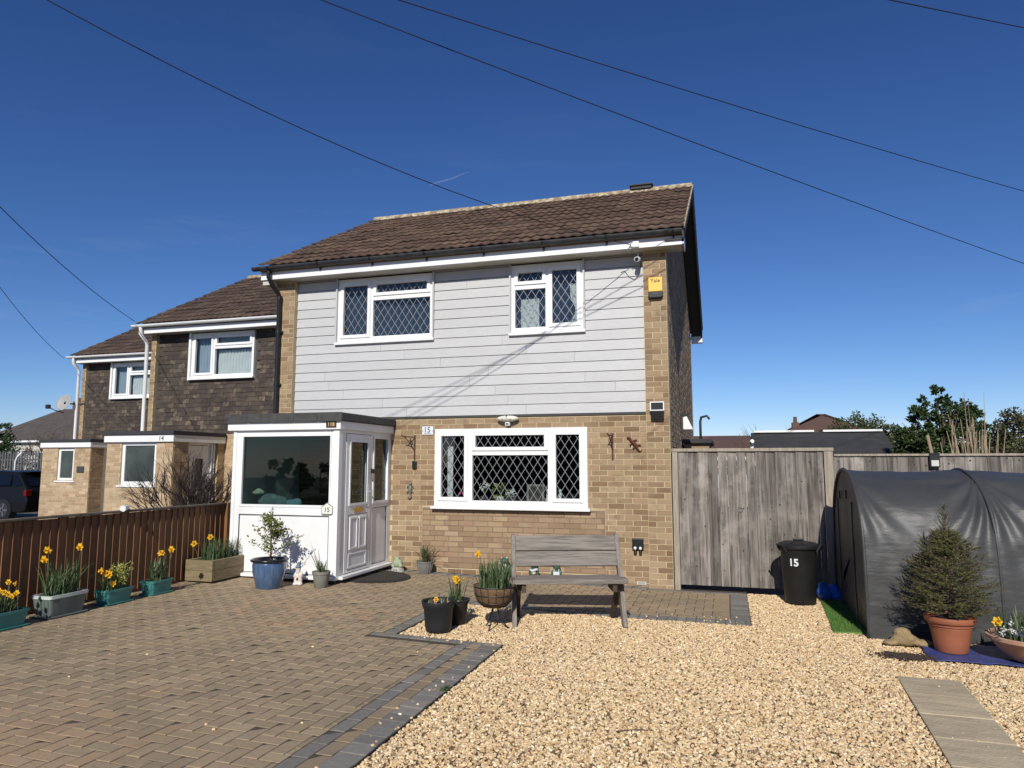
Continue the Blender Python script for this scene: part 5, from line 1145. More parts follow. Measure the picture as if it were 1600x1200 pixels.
for i in range(34):
    z0 = rnd.uniform(0.36, 0.84); a = rnd.uniform(0, 6.28); L_ = (0.36 - 0.26 * (z0 - 0.36) / 0.5) * rnd.uniform(0.6, 1.1); rise = rnd.uniform(0.35, 0.9) * L_
    p0 = Vector((0.01, 0, z0)); p2 = p0 + Vector((math.cos(a) * L_, math.sin(a) * L_, rise)); p1 = (p0 + p2) / 2 + Vector((0, 0, -0.02))
    st_.tube([p0, p1, p2], [0.004, 0.003, 0.0015], 5)
    for k in range(26): u = rnd.uniform(0.3, 1.05); leaf(lf, p0 + (p2 - p0) * u + Vector((rnd.gauss(0, 0.015), rnd.gauss(0, 0.015), rnd.gauss(0, 0.015))), rnd.uniform(0.028, 0.052), 0.1)
for k in range(10): leaf(lf, Vector((0.015 + rnd.gauss(0, 0.01), rnd.gauss(0, 0.01), rnd.uniform(0.88, 1.0))), 0.03, 0.2)
st_.build('stems', m_bark, bp_, smooth=True); lf.build('leaves', m_shrubleaf, bp_, kind='stuff')
m_stonep = M('grey_plastic_pot', (0.22, 0.21, 0.18), (0.16, 0.155, 0.135), nscale=5, rough=0.6)
gp_ = pot('potted_grass', 'small grey pot with spiky leaves at the porch corner', (-4.93, 8.07, g(-4.93)), [(0.075, 0.0), (0.08, 0.005), (0.103, 0.17), (0.112, 0.172), (0.114, 0.205), (0.106, 0.207), (0.098, 0.18)], m_stonep, 0.099, 0.185)
clump(34, 0.06, 0.06, 0.18, 0.08, 0.20, 0.006, (0.1, 0.6)).build('leaves', m_blade, gp_, kind='stuff'); q = MB()
for i in range(12): blade(q, (rnd.gauss(-0.03, 0.02), rnd.gauss(0, 0.02), 0.18), rnd.uniform(2.4, 3.9), rnd.uniform(0.3, 0.7), rnd.uniform(0.22, 0.40), 0.004, 0.3)
q.build('long_leaves', m_grassy, gp_, kind='stuff')
gp2 = pot('potted_grass', 'ribbed grey pot with arching strappy leaves against the brick wall', (-4.20, 9.63, g(-4.2)), [(0.075, 0.0), (0.085, 0.01), (0.108, 0.08), (0.114, 0.15), (0.120, 0.155), (0.121, 0.175), (0.112, 0.177), (0.105, 0.155)], M('ribbed_grey_pot', (0.20, 0.195, 0.185), (0.13, 0.128, 0.122), nscale=4, stretch=(20, 20, 1), rough=0.45), 0.107, 0.155)
for i in range(18): a = i * math.pi / 9; MB().tube([(0.088 * math.cos(a), 0.088 * math.sin(a), 0.015), (0.11 * math.cos(a), 0.11 * math.sin(a), 0.085), (0.116 * math.cos(a), 0.116 * math.sin(a), 0.148)], 0.005, 5).build('rib', m_stonep, gp2)
q = MB()
for i in range(70): blade(q, (rnd.gauss(0, 0.03), rnd.gauss(0, 0.03), 0.16), rnd.uniform(0, 6.28), rnd.uniform(0.3, 1.1), rnd.uniform(0.16, 0.34), 0.005, rnd.uniform(0.7, 1.0), 6)
for a in (-0.3, 0.1, 3.3): blade(q, (0, -0.02, 0.16), a, 1.7, 0.22, 0.005, 1.0, 7)
q.build('leaves', m_grassy, gp2, kind='stuff')
# black pots
m_bpot = M('matt_black_pot', (0.012, 0.0125, 0.013), (0.02, 0.02, 0.021), nscale=3, rough=0.55)
b1 = pot('black_flower_pot', 'wide black pot with low bulbs on the gravel edge', (-2.70, 6.53, g(-2.7)), [(0.105, 0.0), (0.115, 0.01), (0.128, 0.06), (0.14, 0.22), (0.15, 0.235), (0.165, 0.29), (0.163, 0.297), (0.15, 0.29), (0.138, 0.24)], m_bpot, 0.145, 0.262)
clump(40, 0.10, 0.10, 0.26, 0.02, 0.07, 0.003, (0.3, 1.3)).build('dead_stalks', m_dead, b1, kind='stuff'); clump(9, 0.09, 0.09, 0.26, 0.05, 0.12, 0.004).build('leaves', m_blade, b1, kind='stuff'); flowers(b1, [(0.0, -0.05, 0.045)], 0.262, DAFFS)
b2 = pot('black_flower_pot', 'smaller black pot with upright leaves and one daffodil', (-2.66, 6.90, g(-2.66)), [(0.09, 0.0), (0.10, 0.01), (0.118, 0.20), (0.14, 0.235), (0.142, 0.245), (0.13, 0.246), (0.118, 0.21)], m_bpot, 0.122, 0.215)
clump(36, 0.08, 0.08, 0.21, 0.12, 0.34, 0.0055, (0.05, 0.35), (0.1, 0.5)).build('leaves', m_blade, b2, kind='stuff'); flowers(b2, [(0.02, -0.06, 0.22)], 0.215, DAFF)
MB().ell((0.05, -0.07, 0.23), (0.015, 0.015, 0.012), 8, 6).build('pebble', m_white, b2, smooth=True)
for k, (x, y_) in enumerate(((-0.01, -0.055), (-0.045, -0.03), (0.05, -0.03))): inst('flower', DAFFS, None, b2, (x + 0.01, y_ + 0.05, 0.45 - 0.005 * k), (R(70), 0, k))
# hanging basket liner on a wire stand
bk = root('basket_planter', 'coir lined wire basket of bulbs on a black stand beside the bench', 'planter', (-2.24, 6.86, g(-2.24)))
q = MB(); q.lathe([(0.05, 0.205), (0.12, 0.225), (0.175, 0.285), (0.198, 0.36), (0.203, 0.41), (0.19, 0.412), (0.18, 0.38)], n=36); q.build('coir_liner', M('coir', (0.18, 0.105, 0.05), (0.10, 0.06, 0.03), nscale=18, rough=1.0, bump=1.0, bscale=60), bk, smooth=True)
q = MB(); q.lathe([(0.17, 0.37), (0.18, 0.385), (0.02, 0.395)], n=24); q.build('soil', m_soil, bk)
m_iron = M('black_iron', (0.018, 0.017, 0.016), rough=0.5)
q = MB()
for i in range(16): a = i * math.pi / 8; q.tube([(rr_ * math.cos(a), rr_ * math.sin(a), z) for rr_, z in ((0.055, 0.203), (0.124, 0.221), (0.18, 0.283), (0.203, 0.36), (0.208, 0.415))], 0.003, 5)
for rr_, z in ((0.208, 0.415), (0.196, 0.335), (0.165, 0.262)): q.tube([(rr_ * math.cos(t), rr_ * math.sin(t), z) for t in [k * math.pi / 14 for k in range(29)]], 0.0035 if z < 0.4 else 0.005, 5)
q.build('wire_cage', m_iron, bk)
for i in range(3):
    a = R(-95 + 120 * i); MB().tube([(0.03 * math.cos(a), 0.03 * math.sin(a), 0.20), (0.05 * math.cos(a), 0.05 * math.sin(a), 0.12), (0.12 * math.cos(a), 0.12 * math.sin(a), 0.02), (0.15 * math.cos(a), 0.15 * math.sin(a), 0.0)], 0.007, 6).build('leg', m_iron, bk)
clump(250, 0.155, 0.155, 0.385, 0.12, 0.33, 0.0055, (0.03, 0.42), (0.1, 0.6)).build('leaves', m_blade, bk, kind='stuff'); flowers(bk, [(-0.14, -0.05, 0.33)], 0.385, DAFF)

# ---- ornaments
m_frogg = M('green_glaze', (0.035, 0.09, 0.07), (0.06, 0.12, 0.08), nscale=16, rough=0.35); m_cream = M('cream_belly', (0.55, 0.52, 0.32), (0.36, 0.38, 0.22), nscale=14, rough=0.5); m_palep = M('pale_paint', (0.62, 0.64, 0.64), (0.5, 0.52, 0.53), nscale=14, rough=0.5); m_pinkp = M('pinkish_paint', (0.52, 0.38, 0.30), rough=0.6)
def frog(label, loc, H_, front, rz):
    """upright frog figure: one body, painted front, eyes, arms, feet"""
    t = root('frog_ornament', label, 'ornament', loc, (0, 0, rz)); s = H_ / 0.30
    E = lambda c, r_: ([k * s for k in c], [k * s for k in r_])
    b = lumps('body', None, None, [E((0, 0, 0.10), (0.062, 0.055, 0.10)), E((0, 0, 0.17), (0.05, 0.045, 0.06)), E((0, -0.012, 0.235), (0.062, 0.055, 0.045)), E((-0.032, -0.02, 0.275), (0.02, 0.02, 0.022)), E((0.032, -0.02, 0.275), (0.02, 0.02, 0.022)), E((-0.062, -0.02, 0.13), (0.02, 0.024, 0.06)), E((0.062, -0.02, 0.13), (0.02, 0.024, 0.06)), E((-0.045, -0.03, 0.03), (0.03, 0.05, 0.03)), E((0.045, -0.03, 0.03), (0.03, 0.05, 0.03))], (0, 0, 0), m_frogg, 0.008 * s, parent=t)
    q = MB()
    if front == 'belly': q.ell([0, -0.042 * s, 0.125 * s], [0.04 * s, 0.022 * s, 0.085 * s]); q.build('belly', m_cream, t, smooth=True)
    elif front == 'apron':
        q.prism([(-0.05 * s, -0.075 * s, 0.09 * s), (0.05 * s, -0.075 * s, 0.09 * s), (0.046 * s, -0.07 * s, 0.165 * s), (-0.046 * s, -0.07 * s, 0.165 * s)], (0, 0.02 * s, 0))
        for x in (-0.04, 0.032): q.box(x * s, (x + 0.012) * s, -0.068 * s, -0.05 * s, 0.165 * s, 0.205 * s)
        q.build('bib', m_palep, t, bevel=0.004)
    else: q.tube([(-0.065 * s, -0.03 * s, 0.17 * s), (-0.02 * s, -0.075 * s, 0.155 * s), (0.03 * s, -0.075 * s, 0.175 * s), (0.065 * s, -0.03 * s, 0.17 * s)], 0.02 * s, 8); q.build('arms', m_palep, t, smooth=True); MB().ell([0, -0.062 * s, 0.125 * s], [0.035 * s, 0.02 * s, 0.03 * s]).build('bundle', m_pinkp, t, smooth=True)
    for x in (-1, 1): MB().ell([0.034 * s * x, -0.036 * s, 0.282 * s], [0.011 * s, 0.009 * s, 0.012 * s], 8, 6).build('eye', m_palep, t, smooth=True); MB().ell([0.045 * s * x, -0.075 * s, 0.013 * s], [0.024 * s, 0.03 * s, 0.013 * s], 10, 6).build('foot', m_cream, t, smooth=True)
    return t
frog('standing green frog ornament with a cream belly beside the basket planter', (-3.02, 9.70, g(-3.02)), 0.31, 'belly', 0.25); frog('green frog ornament with folded pale arms behind the bench', (-2.60, 9.72, g(-2.6)), 0.27, 'arms', 0.2); frog('green frog ornament wearing a pale bib behind the bench', (-2.28, 9.72, g(-2.28)), 0.27, 'apron', 0.2)
to = root('toad_house', 'weathered green and grey toad house ornament beside the porch door', 'ornament', (-4.60, 9.58, g(-4.6)))
lumps('green_dome', None, None, [((0, 0, 0.13), (0.075, 0.07, 0.065)), ((0, -0.01, 0.185), (0.045, 0.042, 0.035)), ((-0.025, -0.03, 0.215), (0.014, 0.014, 0.014)), ((0.025, -0.03, 0.215), (0.014, 0.014, 0.014)), ((-0.06, -0.03, 0.095), (0.03, 0.03, 0.03)), ((0.06, -0.03, 0.095), (0.03, 0.03, 0.03))], (0, 0, 0), M('worn_green', (0.20, 0.30, 0.17), (0.35, 0.38, 0.26), nscale=18, rough=0.8), 0.008, parent=to)
q = MB(); q.lathe([(0.095, 0), (0.10, 0.01), (0.085, 0.06), (0.075, 0.075)], n=18); q.build('stone_base', M('pale_stone', (0.42, 0.41, 0.36), (0.3, 0.3, 0.26), nscale=20, rough=0.9), to); q = MB().holes(-0.03, 0.03, 0.01, 0.055, -0.105, -0.08, [(-0.018, 0.018, 0.018, 0.047)]); q.build('doorway', M('pale_stone', (0.4, 0.4, 0.4)), to)
gn_ = root('garden_gnome', 'small pale garden gnome with a blue cap before the porch panel', 'ornament', (-5.28, 8.10, g(-5.28)), (0, 0, 0.3))
lumps('robe', None, None, [((0, 0, 0.06), (0.055, 0.045, 0.06)), ((0, 0, 0.13), (0.045, 0.04, 0.06)), ((-0.03, -0.02, 0.02), (0.035, 0.04, 0.02)), ((0.03, -0.02, 0.02), (0.035, 0.04, 0.02)), ((-0.045, -0.015, 0.14), (0.018, 0.02, 0.045)), ((0.045, -0.015, 0.14), (0.018, 0.02, 0.045))], (0, 0, 0), M('gnome_white', (0.72, 0.66, 0.60), (0.62, 0.5, 0.46), nscale=16, rough=0.6), 0.008, parent=gn_)
q = MB(); q.ell((0, -0.005, 0.205), (0.034, 0.032, 0.034)); q.ell((0, -0.04, 0.20), (0.008, 0.008, 0.008), 8, 6); q.build('face', m_pinkp, gn_, smooth=True); MB().ell((0, -0.026, 0.178), (0.028, 0.018, 0.035)).build('beard', m_palep, gn_, smooth=True)
q = MB(); q.lathe([(0.038, 0.222), (0.034, 0.235), (0.018, 0.27), (0.004, 0.295)], n=16); q.build('cap', M('faded_blue', (0.10, 0.14, 0.22), rough=0.6), gn_, smooth=True); MB().ell((0, -0.045, 0.085), (0.014, 0.012, 0.02)).build('lantern', m_bark, gn_, smooth=True)
dm = root('doormat', 'dark half round rubber doormat outside the porch door', 'mat', (-4.78, 9.02, g(-4.6)), (0, R(1.4), 0))
q = MB(); n = 24; q.prism([(0, -0.50, 0.012)] + [(0.60 * math.cos(t), 0.50 * math.sin(t), 0.012) for t in [-math.pi / 2 + math.pi * k / n for k in range(n + 1)]][1:], (0, 0, 0.014)); q.build('mat', M('dark_coir', (0.028, 0.024, 0.021), (0.05, 0.042, 0.035), nscale=60, rough=1.0, bump=1.0, bscale=160), dm, bevel=0.004)
q = MB(); q.tube([(0.56 * math.cos(t), 0.46 * math.sin(t), 0.027) for t in [-math.pi / 2 + math.pi * k / n for k in range(n + 1)]], 0.006, 6); q.build('raised_edge', m_blackpl, dm)

# ---- spruce in terracotta, bowl, mat, sack, spilt soil
m_terra = M('terracotta_plastic', (0.34, 0.115, 0.055), (0.27, 0.09, 0.045), nscale=4, rough=0.55)
sp_ = pot('potted_spruce', 'small spruce tree in a terracotta pot before the tarpaulin shelter', (1.82, 7.20, 0.03), [(0.122, 0.0), (0.128, 0.008), (0.142, 0.10), (0.165, 0.222), (0.172, 0.224), (0.176, 0.245), (0.192, 0.25), (0.203, 0.272), (0.198, 0.296), (0.185, 0.298), (0.175, 0.27)], m_terra, 0.178, 0.27, cat='tree')
for z, r_ in ((0.205, 0.1625), (0.225, 0.174)): MB().lathe([(r_, z - 0.003), (r_ + 0.003, z), (r_, z + 0.003)], n=40, caps=False).build('moulded_band', m_terra, sp_, smooth=True)
MB().tube([(0, 0, 0.27), (0.005, 0, 0.6), (0.0, 0, 0.95), (0.012, 0, 1.28)], [0.022, 0.017, 0.010, 0.004], 8).build('trunk', m_bark, sp_, smooth=True)
nd = MB(); tw = MB()
def needles(a, b, n, L_, spread=1.0):
    d = (b - a); dn = d.normalized(); o = dn.orthogonal().normalized(); o2 = dn.cross(o)
    for k in range(n):
        t = rnd.random(); p = a + d * t; an = rnd.uniform(0, 6.28); q_ = (o * math.cos(an) + o2 * math.sin(an)) * spread + dn * 0.7; q_.normalize(); s_ = q_.cross(dn).normalized() * 0.0016; l_ = L_ * rnd.uniform(0.7, 1.2)
        nd.add([p - s_, p + s_, p + q_ * l_], [(0, 1, 2)])
def crown_r(z): # silhouette of the bush
    t = (z - 0.30) / 0.78
    if t < 0 or t > 1: return 0.03
    return 0.365 * (math.sin(math.pi * min(1, (t + 0.42) / 1.40)) ** 0.7) * (1 - 0.10 * t)
for i in range(230):
    z0 = 0.31 + 0.70 * (i / 230) ** 1.1; a = i * 2.399 + rnd.gauss(0, 0.2); R_ = crown_r(z0 + 0.06) * (1.03 - 0.22 * max(0, z0 - 0.75) / 0.3) * rnd.uniform(0.62, 1.14); up = 0.12 + 0.75 * ((z0 - 0.3) / 0.8) ** 1.5
    p0 = Vector((0.004, 0, z0)); p2 = p0 + Vector((math.cos(a) * R_, math.sin(a) * R_, R_ * up)); p1 = p0.lerp(p2, 0.55) + Vector((0, 0, -0.02))
    tw.tube([p0, p1, p2], [0.0035, 0.0028, 0.0012], 4, False); needles(p1, p2, 42, 0.019); needles(p0.lerp(p1, 0.5), p1, 16, 0.015)
    for k in range(8):
        u = rnd.uniform(0.3, 0.98); b0 = p0.lerp(p2, u) + Vector((0, 0, -0.012 * math.sin(math.pi * u))); an = a + rnd.choice((-1, 1)) * rnd.uniform(0.5, 1.0); L_ = 0.10 * (1.15 - u) + 0.03; b1_ = b0 + Vector((math.cos(an) * L_, math.sin(an) * L_, rnd.uniform(-0.01, 0.05)))
        tw.tube([b0, b1_], [0.002, 0.001], 3, False); needles(b0, b1_, 26, 0.015)
for k in range(44):
    z0 = rnd.uniform(0.92, 1.22); a = rnd.uniform(0, 6.28); L_ = 0.035 + 0.30 * max(0, 1.18 - z0); p0 = Vector((0.008, 0, z0)); p2 = p0 + Vector((math.cos(a) * L_, math.sin(a) * L_, L_ * 1.3)); tw.tube([p0, p2], [0.003, 0.0015], 4, False); needles(p0, p2, 26, 0.014)
needles(Vector((0.003, 0, 0.95)), Vector((0.012, 0, 1.30)), 170, 0.017, 0.9)
nd.build('needles', M('spruce_needle', (0.075, 0.095, 0.024), (0.13, 0.12, 0.03), nscale=10, rough=0.6, rnd_v=0.5), sp_, kind='stuff'); tw.build('branches', m_bark, sp_)
bw = pot('flower_bowl', 'wide terracotta bowl of spring bulbs beside the potted spruce', (2.36, 7.02, 0.03), [(0.12, 0.0), (0.15, 0.012), (0.24, 0.09), (0.30, 0.165), (0.318, 0.172), (0.322, 0.20), (0.305, 0.205), (0.29, 0.18)], M('pale_terracotta', (0.42, 0.23, 0.14), (0.5, 0.34, 0.24), nscale=5, rough=0.6), 0.292, 0.175, cat='plant pot')
clump(260, 0.24, 0.24, 0.17, 0.08, 0.26, 0.006, (0.05, 0.5)).build('leaves', m_blade, bw, kind='stuff')
q = MB(); q2 = MB()
for i in range(70): leafcloud(q, (rnd.gauss(-0.06, 0.09), rnd.gauss(-0.16, 0.05), rnd.uniform(0.22, 0.27)), (0.012, 0.012, 0.012), 6, 0.012, 0.02)
for i in range(12): leafcloud(q2, (rnd.gauss(-0.08, 0.12), rnd.gauss(-0.12, 0.07), rnd.uniform(0.23, 0.30)), (0.014, 0.014, 0.014), 14, 0.016, 0.024)
q.build('blue_flowers', M('dusky_blue_petal', (0.05, 0.055, 0.13), rough=0.6, rnd_v=0.3), bw, kind='stuff'); q2.build('white_flowers', M('white_petal', (0.75, 0.75, 0.72), rough=0.6, transl=0.2), bw, kind='stuff'); flowers(bw, [(-0.26, -0.06, 0.14)], 0.17, DAFF)
mt_ = MB(); NX2, NY2 = 44, 30
for i in range(NX2 + 1):
    for j in range(NY2 + 1):
        x, y_ = 1.60 + 0.95 * i / NX2, 6.86 + 0.62 * j / NY2; mt_.v.append((x + 0.02 * mn.noise(Vector((x * 5, y_ * 5, 1))), y_ + 0.03 * mn.noise(Vector((x * 4, y_ * 4, 7))), 0.024 + 0.010 * mn.noise(Vector((x * 9, y_ * 9, 3)))))
for i in range(NX2):
    for j in range(NY2): a = i * (NY2 + 1) + j; mt_.f.append((a, a + NY2 + 1, a + NY2 + 2, a + 1))
o = mt_.build('groundsheet', M('blue_woven_sheet', (0.03, 0.045, 0.17), (0.06, 0.075, 0.22), nscale=30, rough=0.5, bump=0.6, bscale=60), smooth=True); tag(o, 'crumpled navy blue groundsheet under the spruce pot', 'sheet'); so_ = o.modifiers.new('thick', 'SOLIDIFY'); so_.thickness = 0.004
lumps('hessian_sack', 'crumpled hessian sack beside the spruce pot', 'sack', [((0, 0, 0.05), (0.12, 0.09, 0.055)), ((-0.02, 0, 0.11), (0.075, 0.06, 0.05)), ((0.14, -0.03, 0.035), (0.09, 0.06, 0.035)), ((0.02, -0.05, 0.08), (0.06, 0.05, 0.04)), ((-0.12, -0.02, 0.025), (0.07, 0.06, 0.025)), ((0.21, -0.02, 0.02), (0.05, 0.04, 0.02))], (1.50, 7.40, 0.005), M('hessian', (0.32, 0.235, 0.12), (0.24, 0.17, 0.085), nscale=30, rough=0.95, bump=1.0, bscale=45), 0.010)
sl_ = MB()
for i in range(700):
    x, y_ = 1.42 + rnd.gauss(0, 0.11), 6.95 + rnd.gauss(0, 0.055); s_ = rnd.uniform(0.003, 0.009); sl_.ell((x, y_, 0.016 + rnd.uniform(0, 0.008)), (s_ * 1.6, s_, s_ * 0.8), 5, 3)
tag(sl_.build('spilt_soil', m_soil, kind='stuff'), 'dark spilt compost scattered on the gravel', 'soil')
for i, (a, b) in enumerate((((-0.70, 4.55, 0.014), (-0.48, 4.62, 0.018)), ((0.25, 5.9, 0.014), (0.40, 5.85, 0.016)))):
    t = root('twig', ('thin dry twig lying on the gravel', 'short dark twig lying on the gravel nearer the slabs')[i], 'twig', a); d_ = Vector(b) - Vector(a); MB().tube([(0, 0, 0), d_ * 0.5 + Vector((0, 0.012, 0.004)), d_], [0.003, 0.0025, 0.0015], 5).build('stem', m_bark, t); MB().tube([d_ * 0.55, d_ * 0.7 + Vector((0.0, 0.03, 0.004))], [0.002, 0.001], 4).build('side_shoot', m_bark, t)
q = MB()
for i in range(60):
    x, y_ = -1.98 + rnd.gauss(0, 0.012), 4.95 + rnd.gauss(0, 0.03); blade(q, (x, y_, 0.03), rnd.uniform(0, 6.28), rnd.uniform(0.3, 1.2), rnd.uniform(0.015, 0.04), 0.004, 0.6, 3)
tag(q.build('weed', m_blade), 'small green weed at the charcoal paving edge', 'weed')

# ---- things on our window sill, seen through the leading
def sillplant(label, x, potm, fl, H_):
    t = root('window_plant', label, 'plant', (x, 10.0, 1.07)); q = MB(); q.lathe([(0.045, 0), (0.05, 0.005), (0.062, 0.10), (0.056, 0.102)], n=20); q.build('pot', potm, t, auto=40)
    if fl == 'leaf':
        q = MB(); leafcloud(q, (0, 0, 0.17), (0.10, 0.06, 0.09), 40, 0.06, 0.11); q.build('leaves', M('orchid_leaf', (0.12, 0.17, 0.04), rough=0.4, rnd_v=0.3), t)
    elif fl: q = MB(); MB().tube([(0, 0, 0.1), (0.02, 0, H_)], 0.004, 5).build('stem', m_blade, t); leafcloud(q, (0.02, -0.02, H_), (0.07, 0.05, 0.05), 36, 0.04, 0.06); q.build('blooms', fl, t)
    return t
m_orch = M('orchid_white', (0.72, 0.70, 0.68), rough=0.6, rnd_v=0.1); m_pinkf = M('magenta_flower', (0.55, 0.04, 0.22), rough=0.6, rnd_v=0.2); m_pot1 = M('white_china', (0.7, 0.7, 0.68), rough=0.3)
sillplant('pot of magenta flowers inside the ground floor leaded window', -3.74, m_blackpl, m_pinkf, 0.17); sillplant('white orchid inside the ground floor leaded window', -3.43, m_darkgrey, m_orch, 0.26); sillplant('green leafy plant in a white pot inside the ground floor window', -3.18, m_pot1, 'leaf', 0.2); sillplant('small white flowering pot plant inside the ground floor window', -3.02, m_darkgrey, m_orch, 0.16)
pfm = root('picture_frame', 'grey picture frame standing inside the ground floor window', 'frame', (-2.66, 10.02, 1.07), (R(-8), 0, 0)); MB().holes(-0.13, 0.13, 0, 0.28, 0, 0.015, [(-0.10, 0.10, 0.03, 0.25)]).build('frame', M('grey_frame', (0.14, 0.13, 0.12), rough=0.6), pfm); MB().box(-0.105, 0.105, 0.008, 0.012, 0.025, 0.255).build('backing', m_intdark, pfm)
for x, lb in ((-2.46, 'white figurine inside the ground floor window beside the picture frame'), (-2.28, 'white figurine behind the right casement of the ground floor window')):
    t = root('figurine', lb, 'ornament', (x, 9.98, 1.07)); lumps('figure', None, None, [((0, 0, 0.05), (0.035, 0.03, 0.05)), ((0, 0, 0.12), (0.028, 0.025, 0.05)), ((0, -0.005, 0.19), (0.022, 0.022, 0.028))], (0, 0, 0), m_pot1, 0.007, parent=t)
ss = root('window_board', 'white inner sill of the ground floor leaded window', 'sill', (-2.995, 9.99, 1.035)); MB().box(-1.14, 1.14, -0.11, 0.14, 0, 0.032).build('board', m_whitewash, ss)

# ================================================================== NEIGHBOURHOOD
def branch(mb, p, d, L_, r_, depth, spread, tips=None, up=0.15, n=4):
    q = p + d * L_ * 0.5 + Vector((rnd.gauss(0, 0.04), rnd.gauss(0, 0.04), rnd.gauss(0, 0.03))) * L_; e = p + d * L_
    mb.tube([p, q, e], [r_, r_ * 0.82, r_ * 0.6], 5 if depth > 1 else 4, False)
    if tips is not None: tips.append(e)
    if depth == 0: return
    for k in range(n):
        nd_ = (d + Vector((rnd.gauss(0, spread), rnd.gauss(0, spread), rnd.gauss(0, spread * 0.6) + up))).normalized(); s0 = q.lerp(e, rnd.random()) if k else e
        branch(mb, s0, nd_, L_ * rnd.uniform(0.55, 0.85), r_ * 0.6, depth - 1, spread, tips, up, n)
# bare shrub in front of the neighbour's door
sb = root('bare_shrub', 'twiggy bare maroon shrub before the neighbouring porch door', 'shrub', (-9.1, 10.6, 0.1)); q = MB()
for i in range(15):
    a = rnd.uniform(0, 6.28); branch(q, Vector((rnd.gauss(0, 0.16), rnd.gauss(0, 0.12), 0)), Vector((math.cos(a) * 0.55, math.sin(a) * 0.4, 1)).normalized(), rnd.uniform(0.55, 0.75), 0.016, 3, 0.42, None, 0.12, 4)
q.build('branches', m_twig, sb, smooth=True)
# satellite dish
sdh = root('satellite_dish', 'grey satellite dish on the corner of the farthest terraced house', 'satellite dish', (-18.12, 16.2, 3.40)); q = MB(); rot = Matrix.Rotation(R(72), 3, 'X') @ Matrix.Identity(3)
prof_ = [(0.0, 0.0)] + [(0.27 * k / 6, 0.05 * (k / 6) ** 2) for k in range(1, 7)]
n = 24
for r_, z in prof_[1:]:
    for k in range(n): t = 2 * math.pi * k / n; v = rot @ Vector((r_ * math.cos(t), r_ * math.sin(t) * 0.9, z)); q.v.append((v.x - 0.28, v.y - 0.20, v.z))
for j in range(5):
    for k in range(n): k2 = (k + 1) % n; q.f.append((j * n + k, j * n + k2, (j + 1) * n + k2, (j + 1) * n + k))
q.f.append(tuple(range(n))); dsh = q.build('reflector', M('dish_grey', (0.33, 0.33, 0.32), rough=0.5), sdh, smooth=True); so_ = dsh.modifiers.new('thick', 'SOLIDIFY'); so_.thickness = 0.01
MB().tube([(-0.28, -0.22, -0.28), (-0.36, -0.45, -0.22), (-0.52, -0.50, -0.14)], 0.015, 6).build('feed_arm', m_blackpl, sdh); MB().box(-0.58, -0.46, -0.58, -0.48, -0.18, -0.06).build('receiver', m_blackpl, sdh, bevel=0.02); MB().tube([(-0.28, -0.12, 0), (-0.1, 0, -0.02), (0.14, 0.06, 0.0)], 0.02, 8).build('mount', m_darkgrey, sdh)
# parked car (dark hatchback, tail towards the houses)
m_car = M('black_car_paint', (0.005, 0.005, 0.006), rough=0.4, spec=0.25); m_cglass = M('tinted_car_glass', (0.004, 0.005, 0.006), rough=0.05)
ca = root('parked_car', 'black hatchback car parked beyond the farthest brick porch', 'car', (-21.4, 16.6, 0.0))
def carside(pts, y0, y1, ins): 
    n = len(pts); mb = MB(); mb.v += [(x, y0 + (ins if z > 0.85 else 0.0) * (z - 0.85) * 1.6, z) for x, z in pts] + [(x, y1 - (ins if z > 0.85 else 0.0) * (z - 0.85) * 1.6, z) for x, z in pts]
    mb.f = [tuple(range(n)), tuple(reversed(range(n, 2 * n)))] + [(i, n + i, n + (i + 1) % n, (i + 1) % n) for i in range(n)]; return mb
body = [(2.10, 0.30), (2.16, 0.55), (2.14, 0.86), (2.02, 0.98), (1.62, 1.34), (1.45, 1.40), (0.6, 1.45), (-0.2, 1.40), (-0.95, 0.98), (-1.85, 0.88), (-2.12, 0.68), (-2.14, 0.34), (-1.9, 0.24), (1.9, 0.24)]
bo = carside(body, -0.88, 0.88, 0.22).build('body', m_car, ca, bevel=0.04)
for s in (-1, 1):
    for a in ([(1.56, 1.02), (1.90, 1.02), (1.55, 1.30), (1.42, 1.32)], [(0.55, 1.0), (1.42, 1.02), (1.34, 1.33), (0.55, 1.36)], [(-0.72, 1.0), (0.47, 1.0), (0.47, 1.36), (-0.18, 1.33)]):
        q = MB(); yy = lambda z: s * (0.886 - 0.22 * (z - 0.85) * 1.6)
        q.add([(x, yy(z), z) for x, z in a], [tuple(range(4)) if s < 0 else tuple(reversed(range(4)))]); q.build('side_window', m_cglass, bo)
    for wx in (-1.32, 1.28):
        w_ = root if False else None; q = MB(); q.tube([(wx, s * 0.68, 0.315), (wx, s * 0.895, 0.315)], 0.315, 28); wh = q.build('wheel', m_blackpl, ca, auto=40); q = MB(); q.tube([(wx, s * 0.896, 0.315), (wx, s * 0.905, 0.315)], 0.21, 24); q.build('rim', M('dark_alloy', (0.10, 0.10, 0.11), rough=0.35, metal=0.8), wh, auto=40)
        for k in range(5): t = k * 1.2566; MB().bar((wx, s * 0.91, 0.315), (wx + 0.19 * math.cos(t), s * 0.91, 0.315 + 0.19 * math.sin(t)), 0.05, 0.012, up=(0, 1, 0)).build('spoke', M('alloy', (0.3, 0.3, 0.31), rough=0.3, metal=0.8), wh)
MB().box(1.40, 1.78, -0.55, 0.55, 1.385, 1.42).build('rear_spoiler', m_car, bo, bevel=0.01); q = MB().add([(1.66, -0.6, 1.32), (2.02, -0.7, 1.0), (2.02, 0.7, 1.0), (1.66, 0.6, 1.32)], [(0, 1, 2, 3)]); q.v = [(x + 0.012, y_, z + 0.012) for x, y_, z in q.v]; q.build('rear_window', m_cglass, bo)
